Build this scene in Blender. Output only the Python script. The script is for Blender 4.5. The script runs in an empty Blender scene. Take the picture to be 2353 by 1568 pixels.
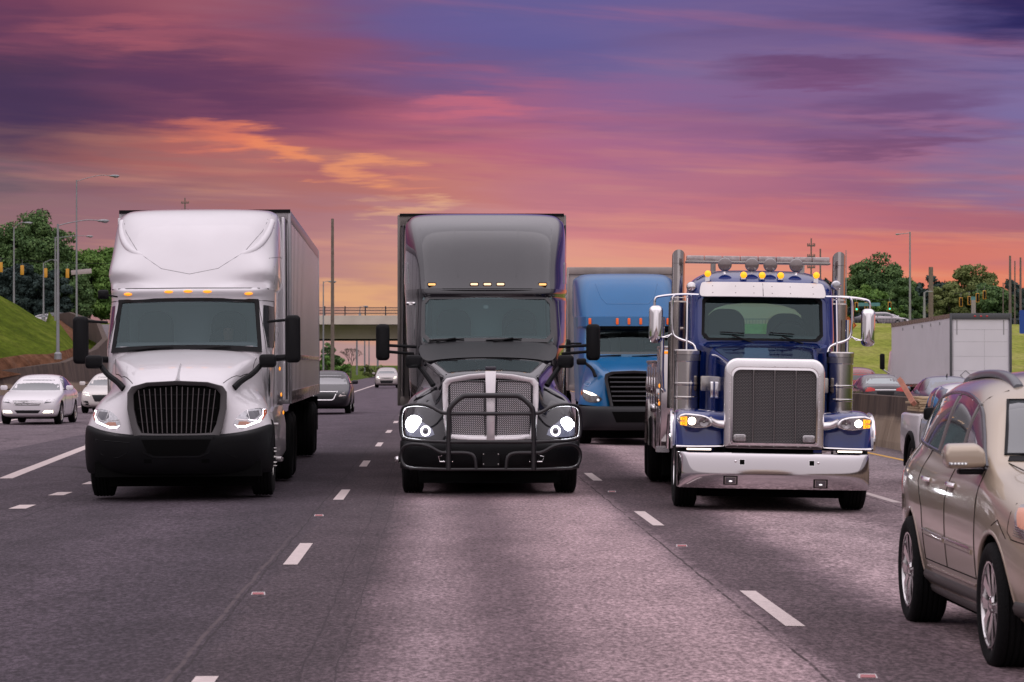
import bpy, bmesh, math, random
import numpy as np
from mathutils import Vector, Matrix, noise
from mathutils.bvhtree import BVHTree
from mathutils.geometry import delaunay_2d_cdt

# ------------------------------------------------------------------ camera, sky, sun, exposure
SC = bpy.context.scene
COL = SC.collection
F = 6575.0            # focal length in photo units (photo 2353 units wide)
CX, CY = 1009.0, 836.0   # where the road's vanishing point lies
CAMH = 1.8
cam_d = bpy.data.cameras.new('camera')
cam = bpy.data.objects.new('camera', cam_d)
COL.objects.link(cam)
cam.location = (0, 0, CAMH)
cam.rotation_euler = (math.radians(90), 0, 0)
cam_d.sensor_width = 36.0
cam_d.lens = 36.0 * F / 2353.0
cam_d.shift_x = (2353 / 2 - CX) / 2353.0
cam_d.shift_y = (CY - 1568 / 2) / 2353.0
cam_d.clip_start = 0.5
cam_d.clip_end = 6000
cam_d.dof.use_dof = True
cam_d.dof.focus_distance = 39.0
cam_d.dof.aperture_fstop = 9.0
SC.camera = cam
SC.view_settings.view_transform = 'Standard'
SC.view_settings.look = 'None'
SC.view_settings.exposure = 0.0
SC.view_settings.gamma = 1.0
SC.render.engine = 'CYCLES'

def S(r, g, b):
    f = lambda c: (c / 255 / 12.92) if c / 255 <= 0.04045 else ((c / 255 + 0.055) / 1.055) ** 2.4
    return (f(r), f(g), f(b), 1.0)

sun_d = bpy.data.lights.new('sun', 'SUN')
sun_d.energy = 0.85
sun_d.angle = math.radians(125)
sun_d.color = (1.0, 0.915, 0.95)
sun = bpy.data.objects.new('sun', sun_d)
COL.objects.link(sun)
SUN_EL, SUN_AZ = math.radians(62), math.radians(176)
sun.rotation_euler = (math.radians(90) - SUN_EL, 0, math.radians(180) - SUN_AZ)

def make_world():
    w = bpy.data.worlds.new('World')
    SC.world = w
    w.use_nodes = True
    nt = w.node_tree
    N, L = nt.nodes, nt.links
    for n in list(N): N.remove(n)
    out = N.new('ShaderNodeOutputWorld')
    bg = N.new('ShaderNodeBackground')
    L.new(bg.outputs[0], out.inputs[0])
    tc = N.new('ShaderNodeTexCoord')
    sep = N.new('ShaderNodeSeparateXYZ')
    L.new(tc.outputs['Generated'], sep.inputs[0])
    def m(op, a, b=None, c=None, clamp=False):
        n = N.new('ShaderNodeMath'); n.operation = op; n.use_clamp = clamp
        for i, v in enumerate((a, b, c)):
            if v is None: continue
            if isinstance(v, (int, float)): n.inputs[i].default_value = v
            else: L.new(v, n.inputs[i])
        return n.outputs[0]
    X, Y, Z = sep.outputs
    az = m('ARCTAN2', X, Y)
    hyp = m('SQRT', m('ADD', m('MULTIPLY', X, X), m('MULTIPLY', Y, Y)))
    el = m('ARCTAN2', Z, hyp)
    az = m('MINIMUM', m('MAXIMUM', az, -.9), .9)
    U0 = m('MULTIPLY_ADD', az, F / 2353, CX / 2353)
    V0 = m('MULTIPLY', el, F / CY)
    def noi(su, sv, scale, detail, rough, off=0.0, shear=0.0):
        cm = N.new('ShaderNodeCombineXYZ')
        L.new(m('MULTIPLY', U0, su), cm.inputs[0])
        L.new(m('ADD', m('MULTIPLY', V0, sv), m('MULTIPLY', U0, shear)), cm.inputs[1])
        cm.inputs[2].default_value = off
        n = N.new('ShaderNodeTexNoise')
        n.inputs['Scale'].default_value = scale; n.inputs['Detail'].default_value = detail
        n.inputs['Roughness'].default_value = rough
        L.new(cm.outputs[0], n.inputs['Vector'])
        return n.outputs[0]
    du = m('MULTIPLY', m('SUBTRACT', noi(1.4, 2.2, 3.0, 3, .5, 3.0), .5), .22)
    dv = m('MULTIPLY', m('SUBTRACT', noi(1.5, 6.0, 2.2, 5, .6, 7.0, .9), .5), .34)
    U = m('ADD', U0, du)
    V = m('ADD', V0, dv)
    us = [.03, .17, .30, .425, .55, .70, .85, .97]
    rows = [
        (.02, [(160,130,130),(165,130,130),(175,135,132),(196,160,158),(205,165,160),(220,150,120),(222,130,100),(218,125,98)]),
        (.10, [(160,122,122),(172,122,120),(192,135,120),(224,164,116),(226,165,135),(222,150,125),(234,126,80),(228,124,78)]),
        (.20, [(156,114,118),(168,114,118),(188,128,126),(230,166,108),(228,160,128),(222,144,120),(232,118,76),(228,122,76)]),
        (.30, [(150,110,114),(162,112,118),(180,124,126),(216,152,126),(224,148,130),(216,128,120),(210,106,94),(212,114,98)]),
        (.40, [(140,104,110),(148,102,114),(172,112,118),(194,138,140),(210,126,128),(202,112,122),(180,98,116),(168,96,112)]),
        (.50, [(110,90,102),(158,102,100),(176,104,102),(198,118,104),(186,112,128),(184,108,130),(154,90,124),(136,112,152)]),
        (.60, [(112,78,92),(180,96,86),(168,88,100),(182,90,110),(176,98,132),(154,98,140),(120,82,128),(120,104,158)]),
        (.70, [(82,56,88),(114,62,94),(134,70,104),(172,88,114),(142,94,144),(134,98,148),(124,90,138),(124,104,156)]),
        (.80, [(80,54,84),(96,58,92),(146,74,100),(112,82,132),(112,94,150),(128,102,150),(124,92,136),(120,100,152)]),
        (.90, [(104,58,90),(156,76,96),(134,74,104),(98,86,150),(98,90,152),(122,94,142),(108,90,148),(64,56,116)]),
        (1.02, [(118,60,90),(164,84,98),(128,88,120),(92,86,146),(98,88,150),(104,88,148),(92,78,134),(56,48,108)]),
    ]
    prev = None
    for i, (v, cols) in enumerate(rows):
        r = N.new('ShaderNodeValToRGB')
        e = r.color_ramp.elements
        r.color_ramp.interpolation = 'B_SPLINE'
        while len(e) < len(us): e.new(0.5)
        for k, (u, c) in enumerate(zip(us, cols)):
            e[k].position = u; e[k].color = S(*c)
        L.new(U, r.inputs[0])
        if prev is None: prev = r.outputs[0]
        else:
            mr = N.new('ShaderNodeMapRange'); mr.interpolation_type = 'SMOOTHSTEP'
            L.new(V, mr.inputs[0])
            mr.inputs[1].default_value = rows[i - 1][0]; mr.inputs[2].default_value = v
            mx = N.new('ShaderNodeMix'); mx.data_type = 'RGBA'
            L.new(mr.outputs[0], mx.inputs[0]); L.new(prev, mx.inputs[6]); L.new(r.outputs[0], mx.inputs[7])
            prev = mx.outputs[2]
    def mixc(fac, a, b, mode='MIX'):
        mx = N.new('ShaderNodeMix'); mx.data_type = 'RGBA'; mx.blend_type = mode
        L.new(fac, mx.inputs[0])
        for i, v in ((6, a), (7, b)):
            if isinstance(v, tuple): mx.inputs[i].default_value = v
            else: L.new(v, mx.inputs[i])
        return mx.outputs[2]
    def ss(x, a, b):
        mr = N.new('ShaderNodeMapRange'); mr.interpolation_type = 'SMOOTHSTEP'
        L.new(x, mr.inputs[0]); mr.inputs[1].default_value = a; mr.inputs[2].default_value = b
        return mr.outputs[0]
    # streaky cloud wisps, lighter and darker; everything soft and drawn out sideways
    st1 = noi(1.1, 5.5, 2.2, 5, .52, 1.7, 1.5)
    st2 = noi(.9, 4.2, 2.4, 5, .52, 11.3, -.7)
    c = mixc(m('MULTIPLY', m('MULTIPLY', ss(st1, .50, .76), ss(V0, .1, .5)), .34), prev, S(206, 112, 122))
    c = mixc(m('MULTIPLY', m('MULTIPLY', ss(st2, .50, .80), ss(V0, .25, .6)), .40), c, S(92, 62, 104))
    st3 = noi(1.2, 7.0, 3.0, 5, .54, 21.0, .8)
    c = mixc(m('MULTIPLY', m('MULTIPLY', ss(st3, .50, .76), ss(V0, .80, .35)), .32), c, S(236, 162, 118))
    st4 = noi(1.0, 9.0, 2.8, 4, .52, 41.0, .3)
    c = mixc(m('MULTIPLY', m('MULTIPLY', ss(st4, .50, .75), ss(V0, .62, .2)), .30), c, S(168, 104, 124))
    # cloud banks placed by direction, their edges torn by strong noise
    dx = m('MULTIPLY', m('SUBTRACT', noi(2.2, 6.0, 3.2, 5, .56, 51.0, .5), .5), .20)
    dy = m('MULTIPLY', m('SUBTRACT', noi(2.4, 8.0, 3.0, 5, .58, 61.0, -.4), .5), .24)
    Ub, Vb = m('ADD', U0, dx), m('ADD', V0, dy)
    def blob(u, v, su, sv, col, k, tilt=0.0):
        nonlocal c
        a = m('DIVIDE', m('SUBTRACT', Ub, u), su)
        b = m('DIVIDE', m('SUBTRACT', m('ADD', Vb, m('MULTIPLY', m('SUBTRACT', U0, u), tilt)), v), sv)
        d = m('SQRT', m('ADD', m('MULTIPLY', a, a), m('MULTIPLY', b, b)))
        c = mixc(m('MULTIPLY', m('SUBTRACT', 1.0, ss(d, .15, 1.0)), k), c, S(*col))
    blob(.80, .80, .15, .055, (104, 62, 108), .75)
    blob(.79, .765, .12, .03, (122, 74, 120), .6)
    blob(.885, .70, .09, .055, (108, 74, 122), .7, -.2)
    blob(.885, .60, .12, .045, (116, 72, 112), .7, -.3)
    blob(.97, .55, .08, .05, (132, 104, 146), .5)
    blob(1.0, .95, .13, .15, (34, 30, 88), .9, .4)
    blob(.215, .615, .10, .055, (232, 116, 76), .7, .4)
    blob(.25, .60, .05, .03, (240, 130, 74), .6, .3)
    blob(.285, .575, .045, .03, (240, 138, 78), .65, .3)
    blob(.365, .545, .055, .035, (240, 146, 88), .7, .3)
    blob(.40, .50, .06, .025, (226, 130, 96), .5, .3)
    blob(.335, .18, .07, .07, (238, 176, 108), .5)
    blob(.40, .42, .05, .03, (236, 178, 128), .5)
    blob(.02, .70, .12, .16, (66, 48, 86), .6, .2)
    blob(.21, .77, .22, .09, (88, 52, 92), .6, .35)
    blob(.14, .90, .14, .05, (172, 84, 98), .5, .3)
    blob(.46, .70, .09, .05, (208, 98, 116), .6, .1)
    blob(.50, .86, .16, .06, (94, 86, 148), .5, .1)
    hsv = N.new('ShaderNodeHueSaturation'); hsv.inputs['Saturation'].default_value = .93; L.new(c, hsv.inputs['Color']); c = hsv.outputs[0]
    # overcast dome above and behind
    ndn = N.new('ShaderNodeTexNoise'); ndn.inputs['Scale'].default_value = 2.2; ndn.inputs['Detail'].default_value = 4
    L.new(tc.outputs['Generated'], ndn.inputs['Vector']); dn = ndn.outputs[0]
    dome_hi = mixc(ss(dn, .35, .65), (.96, .88, .97, 1), (1.05, .965, 1.06, 1))
    dome = mixc(ss(el, .05, .9), (.34, .30, .335, 1), dome_hi)
    topf = ss(V0, 1.10, 2.6)
    back = ss(Y, .55, -.2)
    c = mixc(topf, c, dome)
    lowback = mixc(ss(V0, .0, 1.2), (.33, .285, .31, 1), dome)
    c = mixc(back, c, lowback)
    L.new(c, bg.inputs[0])
    bg.inputs[1].default_value = 1.0
make_world()

# ------------------------------------------------------------------ mesh helpers
def link(o, parent=None):
    COL.objects.link(o)
    if parent is not None: o.parent = parent
    return o

def chaikin(p, it=2, closed=True):
    p = [Vector(a) for a in p]
    for _ in range(it):
        q = []
        n = len(p)
        if not closed: q.append(p[0])
        for i in range(n if closed else n - 1):
            a, b = p[i], p[(i + 1) % n]
            q += [a * .75 + b * .25, a * .25 + b * .75]
        if not closed: q.append(p[-1])
        p = q
    return p

def bake(o):
    bpy.context.view_layer.update()
    dg = bpy.context.evaluated_depsgraph_get()
    me = bpy.data.meshes.new_from_object(o.evaluated_get(dg))
    o.modifiers.clear()
    old = o.data
    o.data = me
    bpy.data.meshes.remove(old)
    return o

class G:
    def __init__(s): s.v = []; s.f = []; s.mi = []; s.m = 0
    def add(s, vs, fs):
        b = len(s.v)
        s.v += [tuple(v) for v in vs]
        for f in fs: s.f.append(tuple(b + i for i in f)); s.mi.append(s.m)
        return s
    def box(s, c, d, rz=0.0, rx=0.0, ry=0.0):
        x, y, z = [a / 2 for a in d]
        vs = [Vector((i * x, j * y, k * z)) for i in (-1, 1) for j in (-1, 1) for k in (-1, 1)]
        M = Matrix.Rotation(rz, 3, 'Z') @ Matrix.Rotation(ry, 3, 'Y') @ Matrix.Rotation(rx, 3, 'X')
        vs = [M @ v + Vector(c) for v in vs]
        return s.add(vs, [(0, 1, 3, 2), (4, 6, 7, 5), (0, 4, 5, 1), (2, 3, 7, 6), (0, 2, 6, 4), (1, 5, 7, 3)])
    def bx(s, x0, x1, y0, y1, z0, z1):
        return s.box(((x0 + x1) / 2, (y0 + y1) / 2, (z0 + z1) / 2), (abs(x1 - x0), abs(y1 - y0), abs(z1 - z0)))
    def prism(s, poly, a, b, axis='y'):
        # poly: 2D points; extruded along axis from a to b. y:(x,z) x:(y,z) z:(x,y)
        def mk(p, t):
            return {'y': (p[0], t, p[1]), 'x': (t, p[0], p[1]), 'z': (p[0], p[1], t)}[axis]
        n = len(poly)
        vs = [mk(p, a) for p in poly] + [mk(p, b) for p in poly]
        fs = [tuple(range(n)), tuple(range(2 * n - 1, n - 1, -1))]
        fs += [(i, n + i, n + (i + 1) % n, (i + 1) % n) for i in range(n)]
        return s.add(vs, fs)
    def tube(s, pts, r, n=8, sm=0, r2=None, caps=True):
        pts = [Vector(p) for p in pts]
        if sm: pts = chaikin(pts, sm, False)
        k = len(pts)
        rr = [r if r2 is None else r + (r2 - r) * i / (k - 1) for i in range(k)]
        t0 = (pts[1] - pts[0]).normalized()
        up = Vector((0, 0, 1)) if abs(t0.z) < .9 else Vector((0, 1, 0))
        u = t0.cross(up).normalized()
        vs = []
        for i, p in enumerate(pts):
            t = (pts[min(i + 1, k - 1)] - pts[max(i - 1, 0)]).normalized()
            u = (u - t * u.dot(t)).normalized()
            w = t.cross(u)
            for j in range(n):
                a = 2 * math.pi * j / n
                vs.append(p + (u * math.cos(a) + w * math.sin(a)) * rr[i])
        fs = [(i * n + j, i * n + (j + 1) % n, (i + 1) * n + (j + 1) % n, (i + 1) * n + j) for i in range(k - 1) for j in range(n)]
        if caps: fs += [tuple(range(n - 1, -1, -1)), tuple((k - 1) * n + j for j in range(n))]
        return s.add(vs, fs)
    def lathe(s, prof, c=(0, 0, 0), axis='x', n=32, closed=False):
        # prof: (t along axis, radius)
        vs = []
        for t, r in prof:
            for j in range(n):
                a = 2 * math.pi * j / n
                p, q = r * math.cos(a), r * math.sin(a)
                o = {'x': (t, p, q), 'y': (p, t, q), 'z': (p, q, t)}[axis]
                vs.append((c[0] + o[0], c[1] + o[1], c[2] + o[2]))
        k = len(prof)
        fs = [(i * n + j, i * n + (j + 1) % n, ((i + 1) % k) * n + (j + 1) % n, ((i + 1) % k) * n + j)
              for i in range(k if closed else k - 1) for j in range(n)]
        return s.add(vs, fs)
    def ell(s, c, r, n=14, m=9):
        prof = [(math.cos(math.pi * i / m), math.sin(math.pi * i / m)) for i in range(m + 1)]
        vs = []
        for t, q in prof:
            for j in range(n):
                a = 2 * math.pi * j / n
                vs.append((c[0] + r[0] * q * math.cos(a), c[1] + r[1] * q * math.sin(a), c[2] + r[2] * t))
        fs = [(i * n + j, (i + 1) * n + j, (i + 1) * n + (j + 1) % n, i * n + (j + 1) % n) for i in range(m) for j in range(n)]
        return s.add(vs, fs)
    def rbox(s, c, d, r, axis='y', n=4, edge=0.0):
        # rounded rectangle slab: rounded in the plane across axis
        i, j = {'y': (0, 2), 'x': (1, 2), 'z': (0, 1)}[axis]
        k = 3 - i - j
        hw, hh = d[i] / 2, d[j] / 2
        r = min(r, hw * .999, hh * .999)
        poly = []
        for qx, qy, a0 in ((1, 1, 0), (-1, 1, 90), (-1, -1, 180), (1, -1, 270)):
            for t in range(n + 1):
                a = math.radians(a0 + 90 * t / n)
                poly.append((qx * (hw - r) + r * math.cos(a), qy * (hh - r) + r * math.sin(a)))
        if edge <= 0:
            layers = [(-.5, 0), (.5, 0)]
        else:
            e = edge / d[k]
            layers = [(-.5, edge), (-.5 + e * .3, edge * .3), (-.5 + e, 0), (.5 - e, 0), (.5 - e * .3, edge * .3), (.5, edge)]
        vs = []
        for t, ins in layers:
            fx, fy = (hw - ins) / hw, (hh - ins) / hh
            for p in poly:
                o = [0, 0, 0]; o[i] = c[i] + p[0] * fx; o[j] = c[j] + p[1] * fy; o[k] = c[k] + t * d[k]
                vs.append(o)
        m = len(poly); K = len(layers)
        fs = [(a * m + b, a * m + (b + 1) % m, (a + 1) * m + (b + 1) % m, (a + 1) * m + b) for a in range(K - 1) for b in range(m)]
        fs += [tuple(range(m - 1, -1, -1)), tuple((K - 1) * m + b for b in range(m))]
        return s.add(vs, fs)
    def ring(s, outer, inner, depth):
        # outer/inner: matching lists of 3D points; depth: vector pushed back
        n = len(outer); d = Vector(depth)
        o = [Vector(p) for p in outer]; i_ = [Vector(p) for p in inner]
        vs = o + i_ + [p + d for p in o] + [p + d for p in i_]
        fs = []
        for a in range(n):
            b = (a + 1) % n
            fs += [(a, b, n + b, n + a), (n + a, n + b, 3 * n + b, 3 * n + a), (b, a, 2 * n + a, 2 * n + b), (2 * n + a, 3 * n + a, 3 * n + b, 2 * n + b)]
        return s.add(vs, fs)
    def grid(s, rows, mirror=True):
        k = len(rows[0])
        if mirror:
            rr = []
            for r in rows:
                left = [(-p[0], p[1], p[2]) for p in reversed(r[1:])]
                rr.append(left + [tuple(p) for p in r])
            rows = rr; k = len(rows[0])
        vs = [p for r in rows for p in r]
        fs = [(i * k + j, i * k + j + 1, (i + 1) * k + j + 1, (i + 1) * k + j) for i in range(len(rows) - 1) for j in range(k - 1)]
        return s.add(vs, fs)
    def loops(s, secs, cap=True):
        # secs: list of closed loops (same count)
        n = len(secs[0])
        vs = [p for q in secs for p in q]
        fs = [(i * n + j, i * n + (j + 1) % n, (i + 1) * n + (j + 1) % n, (i + 1) * n + j) for i in range(len(secs) - 1) for j in range(n)]
        if cap: fs += [tuple(range(n - 1, -1, -1)), tuple((len(secs) - 1) * n + j for j in range(n))]
        return s.add(vs, fs)
    def build(s, name, mats, parent=None, smooth=True, bevel=0.0, sub=0, sharp=40, seg=2, weld=False, label=None, solid=0.0):
        me = bpy.data.meshes.new(name)
        me.from_pydata(s.v, [], s.f)
        if not isinstance(mats, (list, tuple)): mats = [mats]
        for m in mats: me.materials.append(m)
        if len(mats) > 1: me.polygons.foreach_set('material_index', s.mi)
        if weld or sub or bevel or smooth:
            bm = bmesh.new(); bm.from_mesh(me)
            if weld or sub: bmesh.ops.remove_doubles(bm, verts=bm.verts, dist=1e-5)
            bmesh.ops.recalc_face_normals(bm, faces=bm.faces)
            bm.to_mesh(me); bm.free()
        o = bpy.data.objects.new(name, me)
        link(o, parent)
        if sub:
            md = o.modifiers.new('s', 'SUBSURF'); md.levels = sub; md.render_levels = sub
        if solid:
            md = o.modifiers.new('t', 'SOLIDIFY'); md.thickness = solid; md.offset = -1
        if bevel:
            md = o.modifiers.new('b', 'BEVEL'); md.width = bevel; md.segments = seg; md.limit_method = 'ANGLE'
            md.angle_limit = math.radians(35)
        if sub or bevel or solid: bake(o)
        if smooth:
            o.data.shade_smooth()
            o.data.set_sharp_from_angle(angle=math.radians(sharp))
        else: o.data.shade_flat()
        if label: o['label'] = label
        return o

def boolcut(o, g, mat=None, op='DIFFERENCE'):
    c = g.build('cutter', mat or o.data.materials[0], o.parent, smooth=False, weld=True)
    bm = bmesh.new(); bm.from_mesh(o.data); bmesh.ops.recalc_face_normals(bm, faces=bm.faces); bm.to_mesh(o.data); bm.free()
    md = o.modifiers.new('c', 'BOOLEAN'); md.operation = op; md.object = c; md.solver = 'EXACT'
    try: md.material_mode = 'TRANSFER'
    except Exception: pass
    bake(o)
    me = c.data
    bpy.data.objects.remove(c); bpy.data.meshes.remove(me)
    o.data.set_sharp_from_angle(angle=math.radians(35))
    return o

def bvh(*objs):
    vs, fs = [], []
    for o in objs:
        b = len(vs)
        vs += [v.co.copy() for v in o.data.vertices]
        fs += [tuple(b + i for i in p.vertices) for p in o.data.polygons]
    return BVHTree.FromPolygons(vs, fs)

AX = {'y+': (Vector((0, 1, 0)), lambda a, b: Vector((a, -3, b))),
      'y-': (Vector((0, -1, 0)), lambda a, b: Vector((a, 30, b))),
      'x+': (Vector((1, 0, 0)), lambda a, b: Vector((-6, a, b))),
      'x-': (Vector((-1, 0, 0)), lambda a, b: Vector((6, a, b))),
      'z-': (Vector((0, 0, -1)), lambda a, b: Vector((a, b, 9)))}
def proj(tree, a, b, axis, off=0.0):
    d, f = AX[axis]
    o = f(a, b)
    h = tree.ray_cast(o, d)
    if h[0] is None:
        h = tree.find_nearest(o + d * 4)
        p = h[0]
        q = Vector(o); 
        if axis[0] == 'y': q.y = p.y
        elif axis[0] == 'x': q.x = p.x
        else: q.z = p.z
        return q - d * off
    return h[0] - d * off

def patch(tree, poly, axis, name, mat, parent, off=.006, thick=.02, sm=0, res=None, label=None):
    if sm: poly = [(p.x, p.y) for p in chaikin([(a, b, 0) for a, b in poly], sm)]
    n0 = len(poly)
    xs = [p[0] for p in poly]; ys = [p[1] for p in poly]
    ext = max(max(xs) - min(xs), max(ys) - min(ys))
    res = res or ext / 10
    out = []
    for i in range(n0):
        a, b = Vector(poly[i]), Vector(poly[(i + 1) % n0])
        k = max(1, int((b - a).length / res))
        for t in range(k): out.append(a.lerp(b, t / k))
    n = len(out)
    pts = list(out)
    nx = int((max(xs) - min(xs)) / res); ny = int((max(ys) - min(ys)) / res)
    def inside(p):
        c = False
        for i in range(n):
            a, b = out[i], out[(i + 1) % n]
            if (a.y > p.y) != (b.y > p.y) and p.x < (b.x - a.x) * (p.y - a.y) / (b.y - a.y + 1e-12) + a.x: c = not c
        return c
    for i in range(nx + 1):
        for j in range(ny + 1):
            p = Vector((min(xs) + (i + .5) * res, min(ys) + (j + .5) * res))
            if inside(p) and min((p - q).length for q in out) > res * .35: pts.append(p)
    r = delaunay_2d_cdt(pts, [(i, (i + 1) % n) for i in range(n)], [], 1, 1e-6)
    V2, E2, F2 = r[0], r[1], r[2]
    top = [proj(tree, p.x, p.y, axis, off) for p in V2]
    d = AX[axis][0]
    g = G(); g.v = [tuple(p) for p in top]; g.f = [tuple(f) for f in F2 if inside(sum((V2[i] for i in f), Vector((0, 0))) / len(f))]
    g.mi = [0] * len(g.f)
    cnt = {}
    for f in g.f:
        for a, b in zip(f, f[1:] + f[:1]):
            cnt[(min(a, b), max(a, b))] = cnt.get((min(a, b), max(a, b)), 0) + 1
    base = len(g.v)
    g.v += [tuple(p + d * (thick + off)) for p in top]
    for f in list(g.f):
        for a, b in zip(f, f[1:] + f[:1]):
            if cnt[(min(a, b), max(a, b))] == 1: g.f.append((a, b, b + base, a + base)); g.mi.append(0)
    o = g.build(name, mat, parent, sharp=50, label=label)
    return o

def seam(g, tree, pts, axis, r=.004, off=.0, n=5, step=.12, closed=False):
    P = [Vector(p) for p in pts]
    if closed: P.append(P[0])
    q = []
    for a, b in zip(P, P[1:]):
        k = max(1, int((b - a).length / step))
        q += [a.lerp(b, t / k) for t in range(k)]
    q.append(P[-1])
    g.tube([proj(tree, p.x, p.y, axis, off) for p in q], r, n)

# ------------------------------------------------------------------ materials
MATS = {}
def mat(name, col, rough=.5, metal=0.0, coat=0.0, emit=None, es=0.0, spec=.5, bump=0.0, bscale=40, var=0.0, vscale=3.0, alpha=None, trans=0.0, detail=4):
    if name in MATS: return MATS[name]
    m = bpy.data.materials.new(name)
    m.use_nodes = True
    nt = m.node_tree; N, L = nt.nodes, nt.links
    b = N['Principled BSDF']
    c = col if len(col) == 4 else tuple(col) + (1,)
    b.inputs['Base Color'].default_value = c
    b.inputs['Roughness'].default_value = rough
    b.inputs['Metallic'].default_value = metal
    b.inputs['Coat Weight'].default_value = coat
    b.inputs['Coat Roughness'].default_value = .04
    b.inputs['Specular IOR Level'].default_value = spec
    b.inputs['Transmission Weight'].default_value = trans
    if emit:
        b.inputs['Emission Color'].default_value = emit if len(emit) == 4 else tuple(emit) + (1,)
        b.inputs['Emission Strength'].default_value = es
    if var or bump:
        tc = N.new('ShaderNodeTexCoord')
        if var:
            n = N.new('ShaderNodeTexNoise'); n.inputs['Scale'].default_value = vscale; n.inputs['Detail'].default_value = detail + 2
            L.new(tc.outputs['Object'], n.inputs['Vector'])
            r = N.new('ShaderNodeMapRange'); r.inputs[1].default_value = .3; r.inputs[2].default_value = .7
            r.inputs[3].default_value = 1 - var; r.inputs[4].default_value = 1 + var
            L.new(n.outputs[0], r.inputs[0])
            mx = N.new('ShaderNodeMix'); mx.data_type = 'RGBA'; mx.blend_type = 'MULTIPLY'; mx.inputs[0].default_value = 1
            mx.inputs[6].default_value = c
            cb = N.new('ShaderNodeCombineColor')
            for i in range(3): L.new(r.outputs[0], cb.inputs[i])
            L.new(cb.outputs[0], mx.inputs[7])
            L.new(mx.outputs[2], b.inputs['Base Color'])
            rr = N.new('ShaderNodeMapRange'); rr.inputs[1].default_value = .3; rr.inputs[2].default_value = .7
            rr.inputs[3].default_value = max(0, rough - var * .3); rr.inputs[4].default_value = min(1, rough + var * .3)
            L.new(n.outputs[0], rr.inputs[0]); L.new(rr.outputs[0], b.inputs['Roughness'])
        if bump:
            n2 = N.new('ShaderNodeTexNoise'); n2.inputs['Scale'].default_value = bscale; n2.inputs['Detail'].default_value = detail
            L.new(tc.outputs['Object'], n2.inputs['Vector'])
            bp = N.new('ShaderNodeBump'); bp.inputs['Strength'].default_value = bump; bp.inputs['Distance'].default_value = .02
            L.new(n2.outputs[0], bp.inputs['Height']); L.new(bp.outputs[0], b.inputs['Normal'])
    MATS[name] = m
    return m

def glass(name, tint=(.5, .6, .6), frost=0.02, refl=1.0):
    if name in MATS: return MATS[name]
    m = bpy.data.materials.new(name); m.use_nodes = True
    nt = m.node_tree; N, L = nt.nodes, nt.links
    for n in list(N): N.remove(n)
    out = N.new('ShaderNodeOutputMaterial'); mx = N.new('ShaderNodeMixShader')
    tr = N.new('ShaderNodeBsdfTransparent'); tr.inputs[0].default_value = tuple(tint) + (1,)
    gl = N.new('ShaderNodeBsdfGlossy'); gl.inputs['Roughness'].default_value = frost; gl.inputs[0].default_value = (.74, .98, 1, 1)
    geo = N.new('ShaderNodeNewGeometry'); dp = N.new('ShaderNodeVectorMath'); dp.operation = 'DOT_PRODUCT'
    L.new(geo.outputs['Normal'], dp.inputs[0]); L.new(geo.outputs['Incoming'], dp.inputs[1])
    def mth(op, a, b_, cl=False):
        n = N.new('ShaderNodeMath'); n.operation = op; n.use_clamp = cl
        for i, v in enumerate((a, b_)):
            if v is None: continue
            if isinstance(v, (int, float)): n.inputs[i].default_value = v
            else: L.new(v, n.inputs[i])
        return n.outputs[0]
    inv = mth('SUBTRACT', 1.0, mth('ABSOLUTE', dp.outputs['Value'], None))
    r_ = mth('ADD', mth('MULTIPLY', mth('POWER', inv, 5.0), .9 * refl), .065 * refl, True)
    L.new(r_, mx.inputs[0])
    L.new(tr.outputs[0], mx.inputs[1]); L.new(gl.outputs[0], mx.inputs[2]); L.new(mx.outputs[0], out.inputs[0])
    MATS[name] = m
    return m

def tag(o, label=None, cat=None, group=None, kind=None):
    if label: o['label'] = label
    if cat: o['category'] = cat
    if group: o['group'] = group
    if kind: o['kind'] = kind
    return o

def empty(name, loc, rz=0.0, ry=0.0, label=None, cat=None, group=None, rx=0.0):
    o = bpy.data.objects.new(name, None)
    o.empty_display_size = .3
    COL.objects.link(o)
    o.location = loc; o.rotation_euler = (rx, ry, rz)
    tag(o, label, cat, group)
    bpy.context.view_layer.update()
    return o

def copy_tree(o, parent=None):
    c = o.copy(); COL.objects.link(c)
    if parent is not None: c.parent = parent
    for ch in [x for x in bpy.data.objects if x.parent == o]: copy_tree(ch, c)
    return c

def P(px, py, Y):
    return Vector(((px - CX) * Y / F, Y, CAMH - (py - CY) * Y / F))

class Loc:
    """turns a place in a photo crop at a depth of the vehicle into the vehicle's own coordinates"""
    def __init__(s, root, ox, oy, sc):
        s.M = root.matrix_world.inverted(); s.ox, s.oy, s.sc = ox, oy, sc
    def __call__(s, x, y, yl):
        px = (s.ox + x * s.sc) / 1.74076; py = (s.oy + y * s.sc) / 1.74076
        C = s.M @ Vector((0, 0, CAMH))
        D = s.M.to_3x3() @ Vector(((px - CX) / F, 1, (CY - py) / F))
        return C + D * ((yl - C.y) / D.y)

def gz(x):
    """cross fall of the carriageway"""
    if x > 2.4: return -.018 * (x - 2.4)
    if x < -1.4: return .012 * (x + 1.4) if x > -9 else -.091
    return 0.0

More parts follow.
